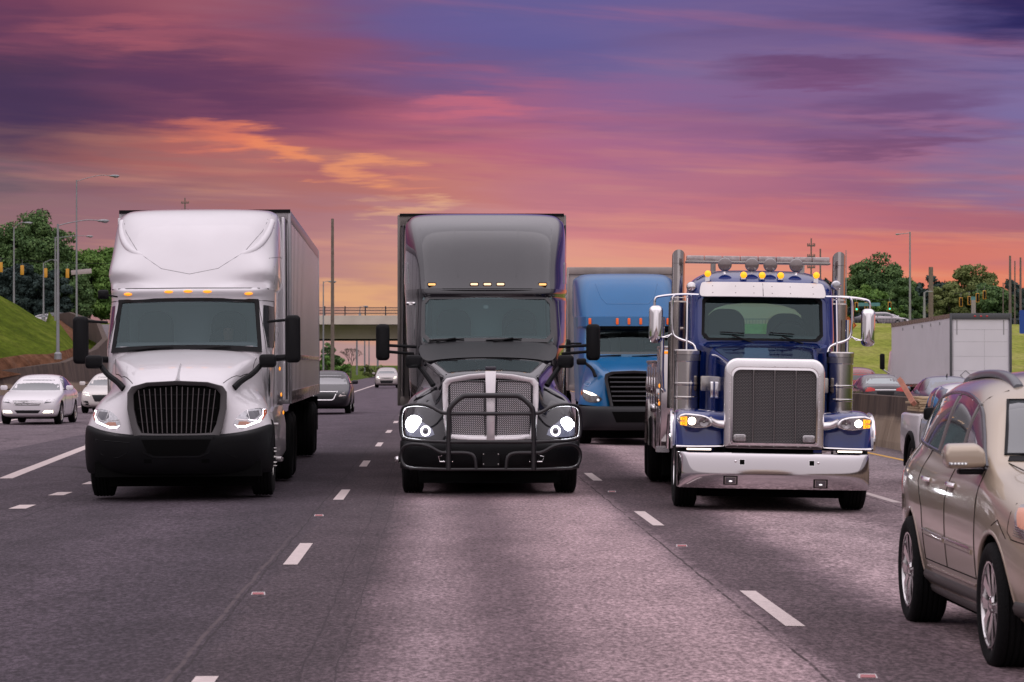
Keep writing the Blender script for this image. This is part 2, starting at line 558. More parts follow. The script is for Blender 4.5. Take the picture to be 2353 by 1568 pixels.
RUB = mat('rubber', (.0055, .0055, .006), .85, spec=.2, bump=.3, bscale=60)
BLK = mat('black_plastic', (.006, .006, .007), .55, spec=.18, bump=.08, bscale=300, var=.15)
BLKG = mat('gloss_black', (.01, .01, .012), .12, coat=.5)
DARK = mat('dark_void', (.004, .004, .004), .95, spec=.1)
CHR = mat('chrome', (.92, .90, .90), .07, 1.0, var=.04, vscale=2)
CHRD = mat('reflection_darkened_chrome', (.55, .52, .50), .1, 1.0, var=.05, vscale=2)  # chrome darkened evenly so its colour stands in for dim brown-grey reflections
STEEL = mat('brushed_steel', (.42, .40, .38), .26, 1.0, var=.12, vscale=5)
ALU = mat('alloy', (.6, .58, .57), .25, .9, var=.08)
AMBER = mat('amber_lit', (.9, .3, .02), .3, emit=(1.0, .33, .02), es=1.1)
AMBERD = mat('amber_lens', (.75, .2, .03), .2, coat=.6)
REDL = mat('red_lens', (.45, .02, .02), .15, coat=.8, emit=(1, .03, .03), es=.12)
LENS = mat('clear_lens', (.45, .45, .47), .12, .6, coat=1.0, var=.3, vscale=30)
LED = mat('white_led', (1, 1, 1), .3, emit=(1.0, .92, 1.0), es=4.0)
def lamp_core(name):
    m = mat(name, (.8, .8, .85), .2, emit=(.93, .93, 1.0), es=20.0)
    nt = m.node_tree; N, L = nt.nodes, nt.links
    lw = N.new('ShaderNodeLayerWeight'); lw.inputs[0].default_value = .5
    mr = N.new('ShaderNodeMapRange'); mr.interpolation_type = 'SMOOTHSTEP'
    L.new(lw.outputs['Facing'], mr.inputs[0]); mr.inputs[1].default_value = .15; mr.inputs[2].default_value = .85; mr.inputs[3].default_value = 45; mr.inputs[4].default_value = .6
    L.new(mr.outputs[0], N['Principled BSDF'].inputs['Emission Strength'])
    return m
HEAD = lamp_core('bright_headlight')
HEADW = mat('warm_headlight', (1, 1, 1), .3, emit=(1.0, .86, .68), es=6.0)
DGLASS = mat('dark_window', (.02, .025, .028), .05, coat=1.0, spec=.8)
MGLASS = mat('grey_window', (.085, .095, .10), .06, coat=1.0, spec=.8)
SEATM = mat('seat_fabric', (.045, .05, .055), .9)
INT = mat('cab_interior', (.05, .055, .06), .85)

TYRE = {}
def wheel(parent, x, y, r, w, side, rimmat=None, style='steel', rim_r=None, z=None, name='wheel', spikes=False):
    """side: -1 outer face towards -x, +1 towards +x"""
    z = r if z is None else z
    rr = rim_r or r * .58
    g = G()
    h = w / 2
    prof = [(-h * .8, rr), (-h * .98, rr + (r - rr) * .35), (-h, rr + (r - rr) * .65), (-h * .86, r * .975), (-h * .7, r * .995)]
    for q in (-.45, -.15, .15, .45):
        prof += [(h * (q - .07), r), (h * (q - .03), r * .975), (h * (q + .03), r * .975), (h * (q + .07), r)]
    prof += [(h * .7, r * .995), (h * .86, r * .975), (h, rr + (r - rr) * .65), (h * .98, rr + (r - rr) * .35), (h * .8, rr)]
    g.lathe(prof, (x, y, z), 'x', 40)
    t = g.build(name, RUB, parent)
    g = G()
    s = side
    if style == 'steel':
        g.lathe([(s * h * .8, rr * 1.02), (s * h * .86, rr * .97), (s * h * .3, rr * .9), (s * h * .1, rr * .55), (s * h * .45, rr * .5), (s * h * .5, rr * .3), (s * h * .75, rr * .28), (s * h * .8, rr * .1), (s * h * .8, 0.001)], (x, y, z), 'x', 32)
        for i in range(10):
            a = i * math.pi / 5
            g.lathe([(s * h * .4, .022), (s * (h * .5 + (.11 if spikes else .05)), .016 if not spikes else .005), (s * (h * .5 + (.11 if spikes else .05)), .001)], (x, y + math.cos(a) * rr * .42, z + math.sin(a) * rr * .42), 'x', 8)
    else:
        g.lathe([(-s * h * .2, rr * .98), (s * h * .8, rr * 1.0), (s * h * .9, rr * .99), (s * h * .9, rr * .95), (s * h * .7, rr * .93), (-s * h * .2, rr * .9)], (x, y, z), 'x', 40)
        for i in range(5):
            a = i * 2 * math.pi / 5 + math.pi / 2
            ca, sa = math.cos(a), math.sin(a)
            for dd in (-1, 1):
                pts = []
                for rad, wd, dx in ((rr * .12, .055, .72), (rr * .5, .05, .80), (rr * .96, .075, .86)):
                    ox = dd * (.010 + .028 * (rad / rr))
                    for e in (-1, 1):
                        t_ = ox * 2.2 + e * wd * .55
                        pts.append((x + s * h * dx, y + ca * rad - sa * t_, z + sa * rad + ca * t_))
                back = [(p[0] - s * .05, p[1], p[2]) for p in pts]
                vs = pts + back
                g.add(vs, [(0, 1, 3, 2), (2, 3, 5, 4), (6, 8, 9, 7), (8, 10, 11, 9), (0, 2, 8, 6), (2, 4, 10, 8), (1, 7, 9, 3), (3, 9, 11, 5), (4, 5, 11, 10)])
        g.lathe([(s * h * .4, rr * .2), (s * h * .84, rr * .19), (s * h * .9, rr * .12), (s * h * .9, .001)], (x, y, z), 'x', 20)
    g.build('rim', rimmat or STEEL, t, sharp=35)
    if style != 'steel':
        g = G(); g.lathe([(-s * h * .1, rr * .92), (-s * h * .1, .001)], (x, y, z), 'x', 24)
        g.lathe([(0, rr * .55), (s * h * .12, rr * .55), (s * h * .12, .001)], (x, y, z), 'x', 24)
        g.build('brake_disc', BLK, t)
    return t
# ------------------------------------------------------------------ ground, road, banks
def road_mat(name, kind):
    m = bpy.data.materials.new(name); m.use_nodes = True
    nt = m.node_tree; N, L = nt.nodes, nt.links
    b = N['Principled BSDF']
    geo = N.new('ShaderNodeTexCoord'); sep = N.new('ShaderNodeSeparateXYZ'); L.new(geo.outputs['Object'], sep.inputs[0])
    X, Y = sep.outputs[0], sep.outputs[1]
    def mth(op, a, b_=None, c=None, clamp=False):
        n = N.new('ShaderNodeMath'); n.operation = op; n.use_clamp = clamp
        for i, v in enumerate((a, b_, c)):
            if v is None: continue
            if isinstance(v, (int, float)): n.inputs[i].default_value = v
            else: L.new(v, n.inputs[i])
        return n.outputs[0]
    def noi(sc, det=4, rough=.5, sx=1.0, sy=1.0):
        mp = N.new('ShaderNodeMapping'); mp.inputs['Scale'].default_value = (sx, sy, 1)
        L.new(geo.outputs['Object'], mp.inputs[0])
        n = N.new('ShaderNodeTexNoise'); n.inputs['Scale'].default_value = sc; n.inputs['Detail'].default_value = det
        n.inputs['Roughness'].default_value = rough
        L.new(mp.outputs[0], n.inputs['Vector']); return n.outputs[0]
    def ss(x, a, b_, lo=0.0, hi=1.0):
        mr = N.new('ShaderNodeMapRange'); mr.interpolation_type = 'SMOOTHSTEP'
        L.new(x, mr.inputs[0])
        for i, v in enumerate((a, b_, lo, hi)): mr.inputs[i + 1].default_value = v
        return mr.outputs[0]
    def mix(fac, a, c, mode='MIX'):
        mx = N.new('ShaderNodeMix'); mx.data_type = 'RGBA'; mx.blend_type = mode
        if isinstance(fac, (int, float)): mx.inputs[0].default_value = fac
        else: L.new(fac, mx.inputs[0])
        for i, v in ((6, a), (7, c)):
            if isinstance(v, tuple): mx.inputs[i].default_value = v
            else: L.new(v, mx.inputs[i])
        return mx.outputs[2]
    wob = mth('MULTIPLY', mth('SUBTRACT', noi(.35, 3, .5, 1, .5), .5), .35)
    wob2 = mth('MULTIPLY', mth('SUBTRACT', noi(1.7, 6, .72, 1, .8), .5), .42)
    XX = mth('ADD', mth('ADD', X, wob), wob2)
    fine = noi(30, 3, .7, 1, .45)
    fine2 = noi(16, 4, .6, 1, .3)
    if kind == 'main':
        # resurfacing strips, left lanes' vignette-like darkening put into their colour: (left edge X, colour)
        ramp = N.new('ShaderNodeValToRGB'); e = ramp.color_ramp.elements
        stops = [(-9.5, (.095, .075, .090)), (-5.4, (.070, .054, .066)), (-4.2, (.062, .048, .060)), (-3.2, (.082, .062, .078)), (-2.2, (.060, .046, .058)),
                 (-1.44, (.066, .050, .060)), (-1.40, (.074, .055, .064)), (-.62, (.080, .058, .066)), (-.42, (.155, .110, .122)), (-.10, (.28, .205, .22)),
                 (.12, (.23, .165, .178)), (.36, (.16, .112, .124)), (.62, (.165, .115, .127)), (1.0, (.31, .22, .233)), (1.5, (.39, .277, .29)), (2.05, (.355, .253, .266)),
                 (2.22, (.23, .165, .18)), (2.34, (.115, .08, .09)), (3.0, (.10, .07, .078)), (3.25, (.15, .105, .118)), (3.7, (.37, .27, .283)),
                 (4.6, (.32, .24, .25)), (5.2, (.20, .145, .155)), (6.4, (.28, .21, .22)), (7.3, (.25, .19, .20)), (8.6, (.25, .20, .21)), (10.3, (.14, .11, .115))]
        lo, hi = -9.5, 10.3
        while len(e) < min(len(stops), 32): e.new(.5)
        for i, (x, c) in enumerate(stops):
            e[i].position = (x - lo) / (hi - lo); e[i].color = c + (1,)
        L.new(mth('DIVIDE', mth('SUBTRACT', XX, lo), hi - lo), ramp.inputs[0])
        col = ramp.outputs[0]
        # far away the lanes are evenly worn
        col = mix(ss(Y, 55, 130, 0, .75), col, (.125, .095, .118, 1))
    elif kind == 'ramp':
        col = mix(noi(.3, 4, .5, 1, .3), (.13, .10, .118, 1), (.19, .15, .165, 1))
    elif kind == 'shoulder':
        col = mix(noi(.5, 4), (.10, .078, .082, 1), (.17, .135, .14, 1))
    else:
        col = mix(noi(.3, 4), (.14, .12, .13, 1), (.22, .19, .2, 1))
    big = ss(noi(1.2, 6, .66, 1, .35), .3, .7, .80, 1.14)
    sp = ss(fine, .34, .68, .52, 1.48)
    sp2 = ss(fine2, .35, .65, .80, 1.18)
    k = mth('MULTIPLY', mth('MULTIPLY', big, sp), sp2)
    cb = N.new('ShaderNodeCombineColor')
    for i in range(3): L.new(k, cb.inputs[i])
    col = mix(1.0, col, cb.outputs[0], 'MULTIPLY')
    # pale chips of stone in the surface
    vo = N.new('ShaderNodeTexVoronoi'); vo.inputs['Scale'].default_value = 70
    L.new(geo.outputs['Object'], vo.inputs['Vector'])
    chips = ss(vo.outputs['Distance'], .16, .08)
    rsel = ss(noi(33, 1, .5), .58, .62)
    col = mix(mth('MULTIPLY', mth('MULTIPLY', chips, rsel), .5), col, (.45, .38, .40, 1))
    if kind == 'main':
        # long joint cracks beside the lane lines and thin wandering tyre marks
        cw = mth('MULTIPLY', mth('SUBTRACT', noi(.9, 6, .62, 1, .6), .5), .10)
        XC = mth('ADD', X, cw)
        def line(x0, w, dark, y0=None, y1=None):
            nonlocal col
            d = mth('ABSOLUTE', mth('SUBTRACT', XC, x0))
            a = ss(d, w, w * .35)
            if y0 is not None: a = mth('MULTIPLY', a, ss(Y, y0, y1))
            a = mth('MULTIPLY', a, ss(noi(2.3, 4, .6, .3, 1), .38, .52, .25, 1))
            col = mix(a, col, dark + (1,))
        line(2.22, .016, (.06, .042, .045))
        line(-1.55, .022, (.105, .08, .085), 34, 24)
        line(-1.50, .012, (.035, .027, .03))
        line(-.80, .010, (.045, .033, .038)); line(-.60, .007, (.05, .037, .042))
        line(6.0, .02, (.05, .035, .04)); line(-5.0, .02, (.03, .025, .03)); line(-4.3, .012, (.035, .028, .034))
    if kind in ('main', 'ramp'):
        # tar snakes across the slow lanes
        cx = N.new('ShaderNodeTexVoronoi'); cx.feature = 'DISTANCE_TO_EDGE'; cx.inputs['Scale'].default_value = .11
        mp = N.new('ShaderNodeMapping'); mp.inputs['Scale'].default_value = (1, .6, 1)
        nn = N.new('ShaderNodeTexNoise'); nn.inputs['Scale'].default_value = .8; nn.inputs['Detail'].default_value = 5
        L.new(geo.outputs['Object'], nn.inputs['Vector'])
        ad = N.new('ShaderNodeVectorMath'); ad.operation = 'MULTIPLY_ADD'; ad.inputs[1].default_value = (2.2, 2.2, 0)
        L.new(nn.outputs['Color'], ad.inputs[0]); L.new(geo.outputs['Object'], ad.inputs[2])
        L.new(ad.outputs[0], mp.inputs[0]); L.new(mp.outputs[0], cx.inputs['Vector'])
        a = ss(cx.outputs['Distance'], .006, .002)
        a = mth('MULTIPLY', a, ss(X, -5.2, -6.5, .0, .8) if kind == 'main' else .6)
        col = mix(a, col, (.035, .028, .032, 1))
    L.new(col, b.inputs['Base Color'])
    b.inputs['Roughness'].default_value = .86
    b.inputs['Specular IOR Level'].default_value = .25
    bp = N.new('ShaderNodeBump'); bp.inputs['Strength'].default_value = .35; bp.inputs['Distance'].default_value = .012
    L.new(fine, bp.inputs['Height']); L.new(bp.outputs[0], b.inputs['Normal'])
    return m

def sheet(name, xs_ys, zf, matl, label=None, kind='structure', nx=1, thick=0):
    """rows of (y, x0, x1): a strip of ground"""
    g = G(); rows = []
    for y, x0, x1 in xs_ys:
        rows.append([(x0 + (x1 - x0) * i / nx, y, zf(x0 + (x1 - x0) * i / nx, y)) for i in range(nx + 1)])
    g.grid(rows, mirror=False)
    o = g.build(name, matl, None, smooth=False)
    bm = bmesh.new(); bm.from_mesh(o.data)
    bmesh.ops.recalc_face_normals(bm, faces=bm.faces)
    up = sum(f.normal.z for f in bm.faces)
    if up < 0: bmesh.ops.reverse_faces(bm, faces=bm.faces)
    bm.to_mesh(o.data); bm.free()
    if kind: o['kind'] = kind
    if label: o['label'] = label
    return o

def grass_mat(name, c1, c2, c3, sc=.25):
    m = bpy.data.materials.new(name); m.use_nodes = True
    nt = m.node_tree; N, L = nt.nodes, nt.links; b = N['Principled BSDF']
    tc = N.new('ShaderNodeTexCoord')
    def noi(s, d=5, r=.6, mpv=(1, 1, 1)):
        mp = N.new('ShaderNodeMapping'); mp.inputs['Scale'].default_value = mpv; L.new(tc.outputs['Object'], mp.inputs[0])
        n = N.new('ShaderNodeTexNoise'); n.inputs['Scale'].default_value = s; n.inputs['Detail'].default_value = d; n.inputs['Roughness'].default_value = r
        L.new(mp.outputs[0], n.inputs['Vector']); return n.outputs[0]
    r = N.new('ShaderNodeValToRGB'); e = r.color_ramp.elements
    e.new(.5)
    e[0].position = .3; e[1].position = .5; e[2].position = .7
    e[0].color = c1 + (1,); e[1].color = c2 + (1,); e[2].color = c3 + (1,)
    L.new(noi(sc), r.inputs[0])
    mx = N.new('ShaderNodeMix'); mx.data_type = 'RGBA'; mx.blend_type = 'MULTIPLY'; mx.inputs[0].default_value = 1
    mr = N.new('ShaderNodeMapRange'); mr.inputs[1].default_value = .3; mr.inputs[2].default_value = .7; mr.inputs[3].default_value = .55; mr.inputs[4].default_value = 1.45
    L.new(noi(2.2, 6, .75, (1, .25, 1)), mr.inputs[0])
    cb = N.new('ShaderNodeCombineColor')
    for i in range(3): L.new(mr.outputs[0], cb.inputs[i])
    L.new(r.outputs[0], mx.inputs[6]); L.new(cb.outputs[0], mx.inputs[7]); L.new(mx.outputs[2], b.inputs['Base Color'])
    b.inputs['Roughness'].default_value = 1; b.inputs['Specular IOR Level'].default_value = .05
    bp = N.new('ShaderNodeBump'); bp.inputs['Strength'].default_value = .9; bp.inputs['Distance'].default_value = .25
    L.new(noi(3.0, 8, .8), bp.inputs['Height']); L.new(bp.outputs[0], b.inputs['Normal'])
    return m

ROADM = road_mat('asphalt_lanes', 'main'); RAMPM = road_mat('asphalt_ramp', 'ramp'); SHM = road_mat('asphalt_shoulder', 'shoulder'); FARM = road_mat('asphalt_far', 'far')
GR_L = grass_mat('grass_left', (.065, .10, .008), (.11, .155, .014), (.18, .22, .03), .12)
GR_R = grass_mat('grass_right', (.21, .26, .04), (.31, .34, .07), (.42, .39, .13), .09)
GR_F = grass_mat('grass_far', (.05, .08, .015), (.08, .12, .02), (.12, .15, .03), .05)
SOIL = grass_mat('red_soil', (.12, .055, .03), (.19, .09, .05), (.26, .14, .09), .5)
CONC = mat('concrete', (.36, .32, .27), .85, bump=.3, bscale=8, var=.22, vscale=1.2, spec=.2)
GALV = mat('galvanised_steel', (.33, .34, .35), .5, .5, var=.1, vscale=3)
PAINT = mat('road_paint', (.62, .52, .50), .7, var=.12, vscale=14, bump=.3, bscale=40, detail=8)
PAINTY = mat('yellow_road_paint', (.62, .34, .05), .7, var=.12, vscale=10)

# the ground as one sheet to the horizon
g = G()
gr = [(-2500, -60, -.6), (2500, -60, -.6)]
rows = []
for y in (-60, 60, 150, 240, 400, 800, 1600, 3500):
    rows.append([(x, y, -.6) for x in (-3000, -300, -60, 0, 60, 300, 3000)])
g.grid(rows, False)
o = g.build('ground', GR_F, None, smooth=False); o['kind'] = 'structure'

YR = (-40, 0, 10, 20, 30, 40, 50, 60, 70, 80, 90, 100, 130, 170, 220, 300, 500, 900)
g = G()
xs = [-9.5, -9.0, -5.4, -1.4, 2.4, 6.1, 9.6, 10.3]
rows = [[(x, y, gz(x)) for x in xs] for y in YR]
g.grid(rows, False)
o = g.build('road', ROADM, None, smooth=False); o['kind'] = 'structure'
for p in o.data.polygons:
    pass
# exit ramp and gore left of the lanes
sheet('ramp_road', [(-40, -60, -9.5), (60, -40, -9.5), (130, -34, -9.5), (160, -30, -9.5), (190, -24.4, -9.5), (215, -25.6, -10)], lambda x, y: gz(-9.5) - .004, RAMPM, nx=4)
# rising part of the ramp towards the cross road
WL = [(-40, 110, 0), (-31, 150, .0), (-26.3, 171, 0), (-24.2, 188, 0), (-25.4, 215, 0.8), (-27.5, 240, 2.0), (-34, 290, 4.5), (-44, 345, 6.6), (-50, 380, 7.2)]
g = G(); g.grid([[(x + .3, y, z - .1 + (0 if i else .0)), (x + 12 if i < 3 else x + 9.5, y, z - .1)] for i, (x, y, z) in enumerate(WL[4:])], False)
o = g.build('rising_ramp', FARM, None, smooth=False); o['kind'] = 'structure'
sheet('oncoming_road', [(-40, 10.95, 27), (100, 10.95, 27), (220, 10.95, 27), (500, 10.95, 27), (900, 10.95, 27)], lambda x, y: -.16, FARM, nx=3)

# lane markings
def dash(x, y0, y1, w, name='road_marking', m=PAINT, slope=0.0):
    g = G()
    h = w / 2
    n = max(1, int((y1 - y0) / 3))
    rnd = random.Random(int(y0 * 37 + x * 11))
    rows = []
    for i in range(n + 1):
        y = y0 + (y1 - y0) * i / n; xx = x + slope * (y - y0)
        j = lambda: rnd.uniform(-.006, .006)
        rows.append([(xx - h + j(), y, gz(xx - h) + .004), (xx + h + j(), y, gz(xx + h) + .004)])
    g.grid(rows, False)
    o = g.build(name, m, None, smooth=False); o['kind'] = 'structure'
    return o
g_ = 'lane line dashes'
for xl, y00 in ((-1.33, 12.95), (2.44, 19.6), (6.15, 14.0)):
    y = y00 + (.45 if xl < 0 else 0)
    while y < 300:
        dash(xl, y, y + 3.05, .135); y += 12.19
y = 36.4
while y < 48: dash(-5.37, y, y + 1.0, .22); y += 3.70
dash(-5.55, 120, 600, .2)
dash(-7.05, 46.5, 66, .24, slope=-.05)
dash(-8.1, 66, 95, .2, slope=-.04)
dash(9.25, -20, 500, .15, m=PAINTY)
for (x0, x1, y0, y1) in ((-14.1, -15.9, 92, 128), (-13.0, -14.1, 70, 92), (-15.9, -20.5, 128, 190)):
    g = G(); g.grid([[(x0 - .08, y0, -.088), (x0 + .1, y0, -.088)], [(x1 - .08, y1, -.088), (x1 + .1, y1, -.088)]], False)
    o = g.build('road_marking', PAINT, None, smooth=False); o['kind'] = 'structure'
for x in (14.6, 18.3, 22.0):
    for y in range(60, 200, 12):
        g = G(); g.grid([[(x - .07, y, -.154), (x + .07, y, -.154)], [(x - .07, y + 3, -.154), (x + .07, y + 3, -.154)]], False)
        o = g.build('road_marking', PAINT, None, smooth=False); o['kind'] = 'structure'

# raised pavement reflectors
REFR = mat('red_reflector', (.34, .07, .08), .2, coat=.5); REFW = mat('worn_white_reflector', (.55, .5, .5), .4)
def reflector(px, py, label):
    Y = F * (CAMH - gz(0)) / (py - CY); x = (px - CX) * Y / F
    g = G(); g.add([(-.055, -.05, 0), (.055, -.05, 0), (.055, .05, 0), (-.055, .05, 0), (-.05, -.02, .018), (.05, -.02, .018), (.05, .02, .018), (-.05, .02, .018)],
                   [(0, 1, 5, 4), (1, 2, 6, 5), (2, 3, 7, 6), (3, 0, 4, 7), (4, 5, 6, 7)])
    o = g.build('road_reflector', REFW, None, smooth=False)
    o.location = (x, Y, gz(x)); tag(o, label, 'road reflector', 'raised reflectors along the lane lines')
    g = G(); g.add([(-.046, -.049, .003), (.046, -.049, .003), (.042, -.024, .0175), (-.042, -.024, .0175)], [(0, 1, 2, 3)])
    l = g.build('reflector_lens', REFR, o, smooth=False); l.location = (0, -.002, .001)
reflector(594, 1366, 'small red raised reflector on dark asphalt beside the long left lane crack')
reflector(733, 1186, 'small pale raised reflector on the road between white truck and black truck')
reflector(1566, 1256, 'small red raised reflector between two white dashes in front of blue tow truck')
reflector(1992, 1556, 'red raised reflector at the bottom edge of the photo left of the tan car')
reflector(1406, 1131, 'tiny red raised reflector on the road just right of the black truck')

# median barrier
def stained_concrete():
    m = bpy.data.materials.new('stained_concrete'); m.use_nodes = True
    nt = m.node_tree; N, L = nt.nodes, nt.links; b = N['Principled BSDF']
    tc = N.new('ShaderNodeTexCoord'); sep = N.new('ShaderNodeSeparateXYZ'); L.new(tc.outputs['Object'], sep.inputs[0])
    mp = N.new('ShaderNodeMapping'); mp.inputs['Scale'].default_value = (1, 1, .25); L.new(tc.outputs['Object'], mp.inputs[0])
    n = N.new('ShaderNodeTexNoise'); n.inputs['Scale'].default_value = 1.6; n.inputs['Detail'].default_value = 7; n.inputs['Roughness'].default_value = .65
    L.new(mp.outputs[0], n.inputs['Vector'])
    n2 = N.new('ShaderNodeTexNoise'); n2.inputs['Scale'].default_value = .5; n2.inputs['Detail'].default_value = 4; L.new(tc.outputs['Object'], n2.inputs['Vector'])
    mr = N.new('ShaderNodeMapRange'); mr.interpolation_type = 'SMOOTHSTEP'
    ad = N.new('ShaderNodeMath'); ad.operation = 'MULTIPLY_ADD'; ad.inputs[1].default_value = .45; L.new(n2.outputs[0], ad.inputs[0]); L.new(sep.outputs[2], ad.inputs[2])
    L.new(ad.outputs[0], mr.inputs[0]); mr.inputs[1].default_value = .62; mr.inputs[2].default_value = .84
    r1 = N.new('ShaderNodeValToRGB'); r1.color_ramp.elements[0].position = .3; r1.color_ramp.elements[1].position = .72
    r1.color_ramp.elements[0].color = (.24, .18, .13, 1); r1.color_ramp.elements[1].color = (.42, .33, .25, 1); L.new(n.outputs[0], r1.inputs[0])
    r2 = N.new('ShaderNodeValToRGB'); r2.color_ramp.elements[0].position = .3; r2.color_ramp.elements[1].position = .75
    r2.color_ramp.elements[0].color = (.055, .042, .038, 1); r2.color_ramp.elements[1].color = (.17, .125, .10, 1); L.new(n.outputs[0], r2.inputs[0])
    mx = N.new('ShaderNodeMix'); mx.data_type = 'RGBA'; L.new(mr.outputs[0], mx.inputs[0]); L.new(r1.outputs[0], mx.inputs[6]); L.new(r2.outputs[0], mx.inputs[7])
    L.new(mx.outputs[2], b.inputs['Base Color']); b.inputs['Roughness'].default_value = .9; b.inputs['Specular IOR Level'].default_value = .15
    bp = N.new('ShaderNodeBump'); bp.inputs['Strength'].default_value = .4; bp.inputs['Distance'].default_value = .03; L.new(n.outputs[0], bp.inputs['Height']); L.new(bp.outputs[0], b.inputs['Normal'])
    return m
STC = stained_concrete()
g = G()
prof = [(10.28, -.16), (10.30, .02), (10.42, .5), (10.46, .58), (10.50, 1.04), (10.80, 1.04), (10.86, .58), (10.90, .5), (10.98, .02), (11.0, -.3), (10.28, -.3)]
yy = -30
while yy < 420:
    ye = yy + 11.96
    g.loops([[(x, yy, z) for x, z in prof], [(x, ye, z) for x, z in prof]])
    yy += 12.0
o = g.build('median_barrier', STC, None, smooth=False, bevel=0)
tag(o, 'long stained concrete median barrier behind the blue tow truck and white pickup', 'barrier')

# left retaining wall
g = G()
tops = [3.2, 2.0, 1.35, 1.9, 2.9, 3.9, 6.0, 8.0, 8.4]
front, back = [], []
for (x, y, z), t in zip(WL, tops):
    front.append(((x, y, z - .6), (x - .05, y, z * .9 + .35), (x - .3, y, t), (x - .75, y, t), (x - .75, y, z - .6)))
g.loops([list(f) for f in front])
o = g.build('retaining_wall', STC, None, smooth=False)
tag(o, 'stained concrete retaining wall curving up behind the white sedan and below the grass mound', 'wall')

# left grass mound with bare soil strip along the wall
wpx = [(-90, 868, 160), (-40, 864, 166), (0, 860, 171), (60, 849, 178), (110, 841, 184), (150, 834, 190), (190, 822, 214), (212, 806, 236), (196, 782, 270), (168, 752, 320), (134, 728, 372)]
spx = [(-90, 832, 163), (-40, 830, 169), (0, 824, 175), (60, 815, 182), (110, 815, 188), (150, 806, 196), (174, 798, 220), (170, 788, 240), (150, 762, 272), (130, 742, 322), (116, 726, 372)]
tpx = [(-110, 640, 205), (-60, 655, 210), (0, 680, 216), (38, 700, 225), (66, 718, 235), (88, 732, 245), (104, 744, 258), (112, 746, 270), (114, 742, 290), (112, 734, 330), (110, 726, 374)]
def lerp_row(a, b, t, bulge=0.0):
    r = []
    for p, q in zip(a, b):
        v = P(*p).lerp(P(*q), t); v.z += bulge * math.sin(math.pi * t); r.append(v)
    return r
g = G(); g.grid([[v - Vector((0, 0, .25)) for v in lerp_row(wpx, spx, 0)], lerp_row(wpx, spx, .5), [v + Vector((0, .0, .02)) for v in lerp_row(wpx, spx, 1)]], False)
o = g.build('soil_strip', SOIL, None); o['kind'] = 'structure'
g = G(); rows = [lerp_row(spx, tpx, t, .5) for t in (0, .15, .3, .5, .7, .85, 1)]
rows.append([P(*p) + Vector((-6, 40, -1.0)) for p in tpx]); rows.append([P(*p) + Vector((-60, 120, -4.0)) for p in tpx])
g.grid(rows, False)
o = g.build('grass_mound', GR_L, None, weld=True); o['kind'] = 'structure'

# plateau / embankments that carry the cross road (deck height about 7)
YB = 384.0
def emb(name, pts, m):
    g = G(); g.grid(pts, False); o = g.build(name, m, None); o['kind'] = 'structure'; return o
xr = [28, 36, 50, 75, 110, 160, 240]
def hill(x, y):
    t = min(1, max(0, (y - 190) / 175)); t = t * t * (3 - 2 * t)
    e = min(1, max(0, (x - 27) / 5))
    return -.2 + 7.0 * t * (.35 + .65 * e) + .25 * noise.noise(Vector((x * .06, y * .05, 0)))
emb('grass_embankment', [[(x, y, hill(x, y)) for x in [27.2 + i * 3 for i in range(45)]] for y in [60, 100, 150, 180, 190, 200, 215, 230, 245, 260, 275, 290, 305, 320, 335, 350, 365, 378]], GR_R)
sheet('cross_road', [(379, -220, 260), (400, -220, 260)], lambda x, y: 7.0, FARM)
sheet('plateau', [(400, -400, -24), (520, -500, -30), (900, -900, -50)], lambda x, y: 6.85, GR_F)
sheet('plateau', [(400, 28, 500), (520, 28, 600), (900, 40, 900)], lambda x, y: 6.85, GR_F)
# slope left of the main road under the left end of the bridge
emb('left_embankment', [[(x, y, -.3 + 7.2 * min(1, max(0, (-x - 17 + (380 - y) * .02) / 14)) * min(1, max(0, (y - 235) / 120))) for x in (-9.9, -14, -17, -20, -24, -28, -31, -34, -40, -60)] for y in (216, 240, 270, 300, 330, 360, 379)], GR_L)
sheet('exit_road', [(196, 56, 70), (230, 64, 80), (300, 74, 94), (370, 90, 112)], lambda x, y: hill(x, y) + .12, FARM, nx=3)

# overpass
OB = empty('overpass', (0, YB, 0), label='long concrete highway overpass with railing behind the white and black trucks', cat='overpass')
CONB = mat('bridge_concrete', (.62, .56, .45), .85, bump=.2, bscale=2, var=.08, vscale=.5, spec=.2)
CONP = mat('pale_parapet_concrete', (.66, .60, .50), .85, bump=.2, bscale=2, var=.08, vscale=.5, spec=.2)
g = G(); g.bx(-24, 27, -.35, 0, 6.68, 8.25)
for i in range(9): g.bx(-24 + i * 6.2, -23.97 + i * 6.2, -.37, -.34, 6.7, 8.24)
g.build('parapet', CONP, OB, smooth=False, bevel=.03)
g = G(); g.bx(-24, 27, .25, 15.5, 5.12, 6.66); g.build('girder', CONB, OB, smooth=False)
g = G(); g.bx(-24, 27, -.05, .2, 6.35, 6.66); g.build('ledge', CONB, OB, smooth=False)
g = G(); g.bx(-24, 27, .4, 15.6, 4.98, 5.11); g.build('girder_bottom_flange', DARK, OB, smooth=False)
for x in (-17.8, 10.6):
    g = G()
    for y in (2.5, 7.5, 12.5): g.lathe([(-.5, .45), (5.0, .45)], (x, y, 0), 'z', 16)
    g.bx(x - .6, x + .6, .9, 14.8, 4.2, 5.0)
    g.build('pier', CONB, OB)
g = G()
for z in (8.55, 8.95, 9.3): g.tube([(-24, -.18, z), (27, -.18, z)], .055, 6)
x = -23.5
while x < 27: g.bx(x - .08, x + .08, -.26, -.1, 8.25, 9.5); x += 2.72
g.build('railing', mat('dark_rail', (.05, .055, .065), .6, .3), OB, smooth=False)
g = G()
for i in range(24): g.tube([(-24, .05, 8.3 + i * .045), (27, .05, 8.3 + i * .045)], .006, 3, caps=False)
g.build('mesh_fence', mat('fence_wire', (.2, .2, .22), .6, .5), OB, smooth=False)
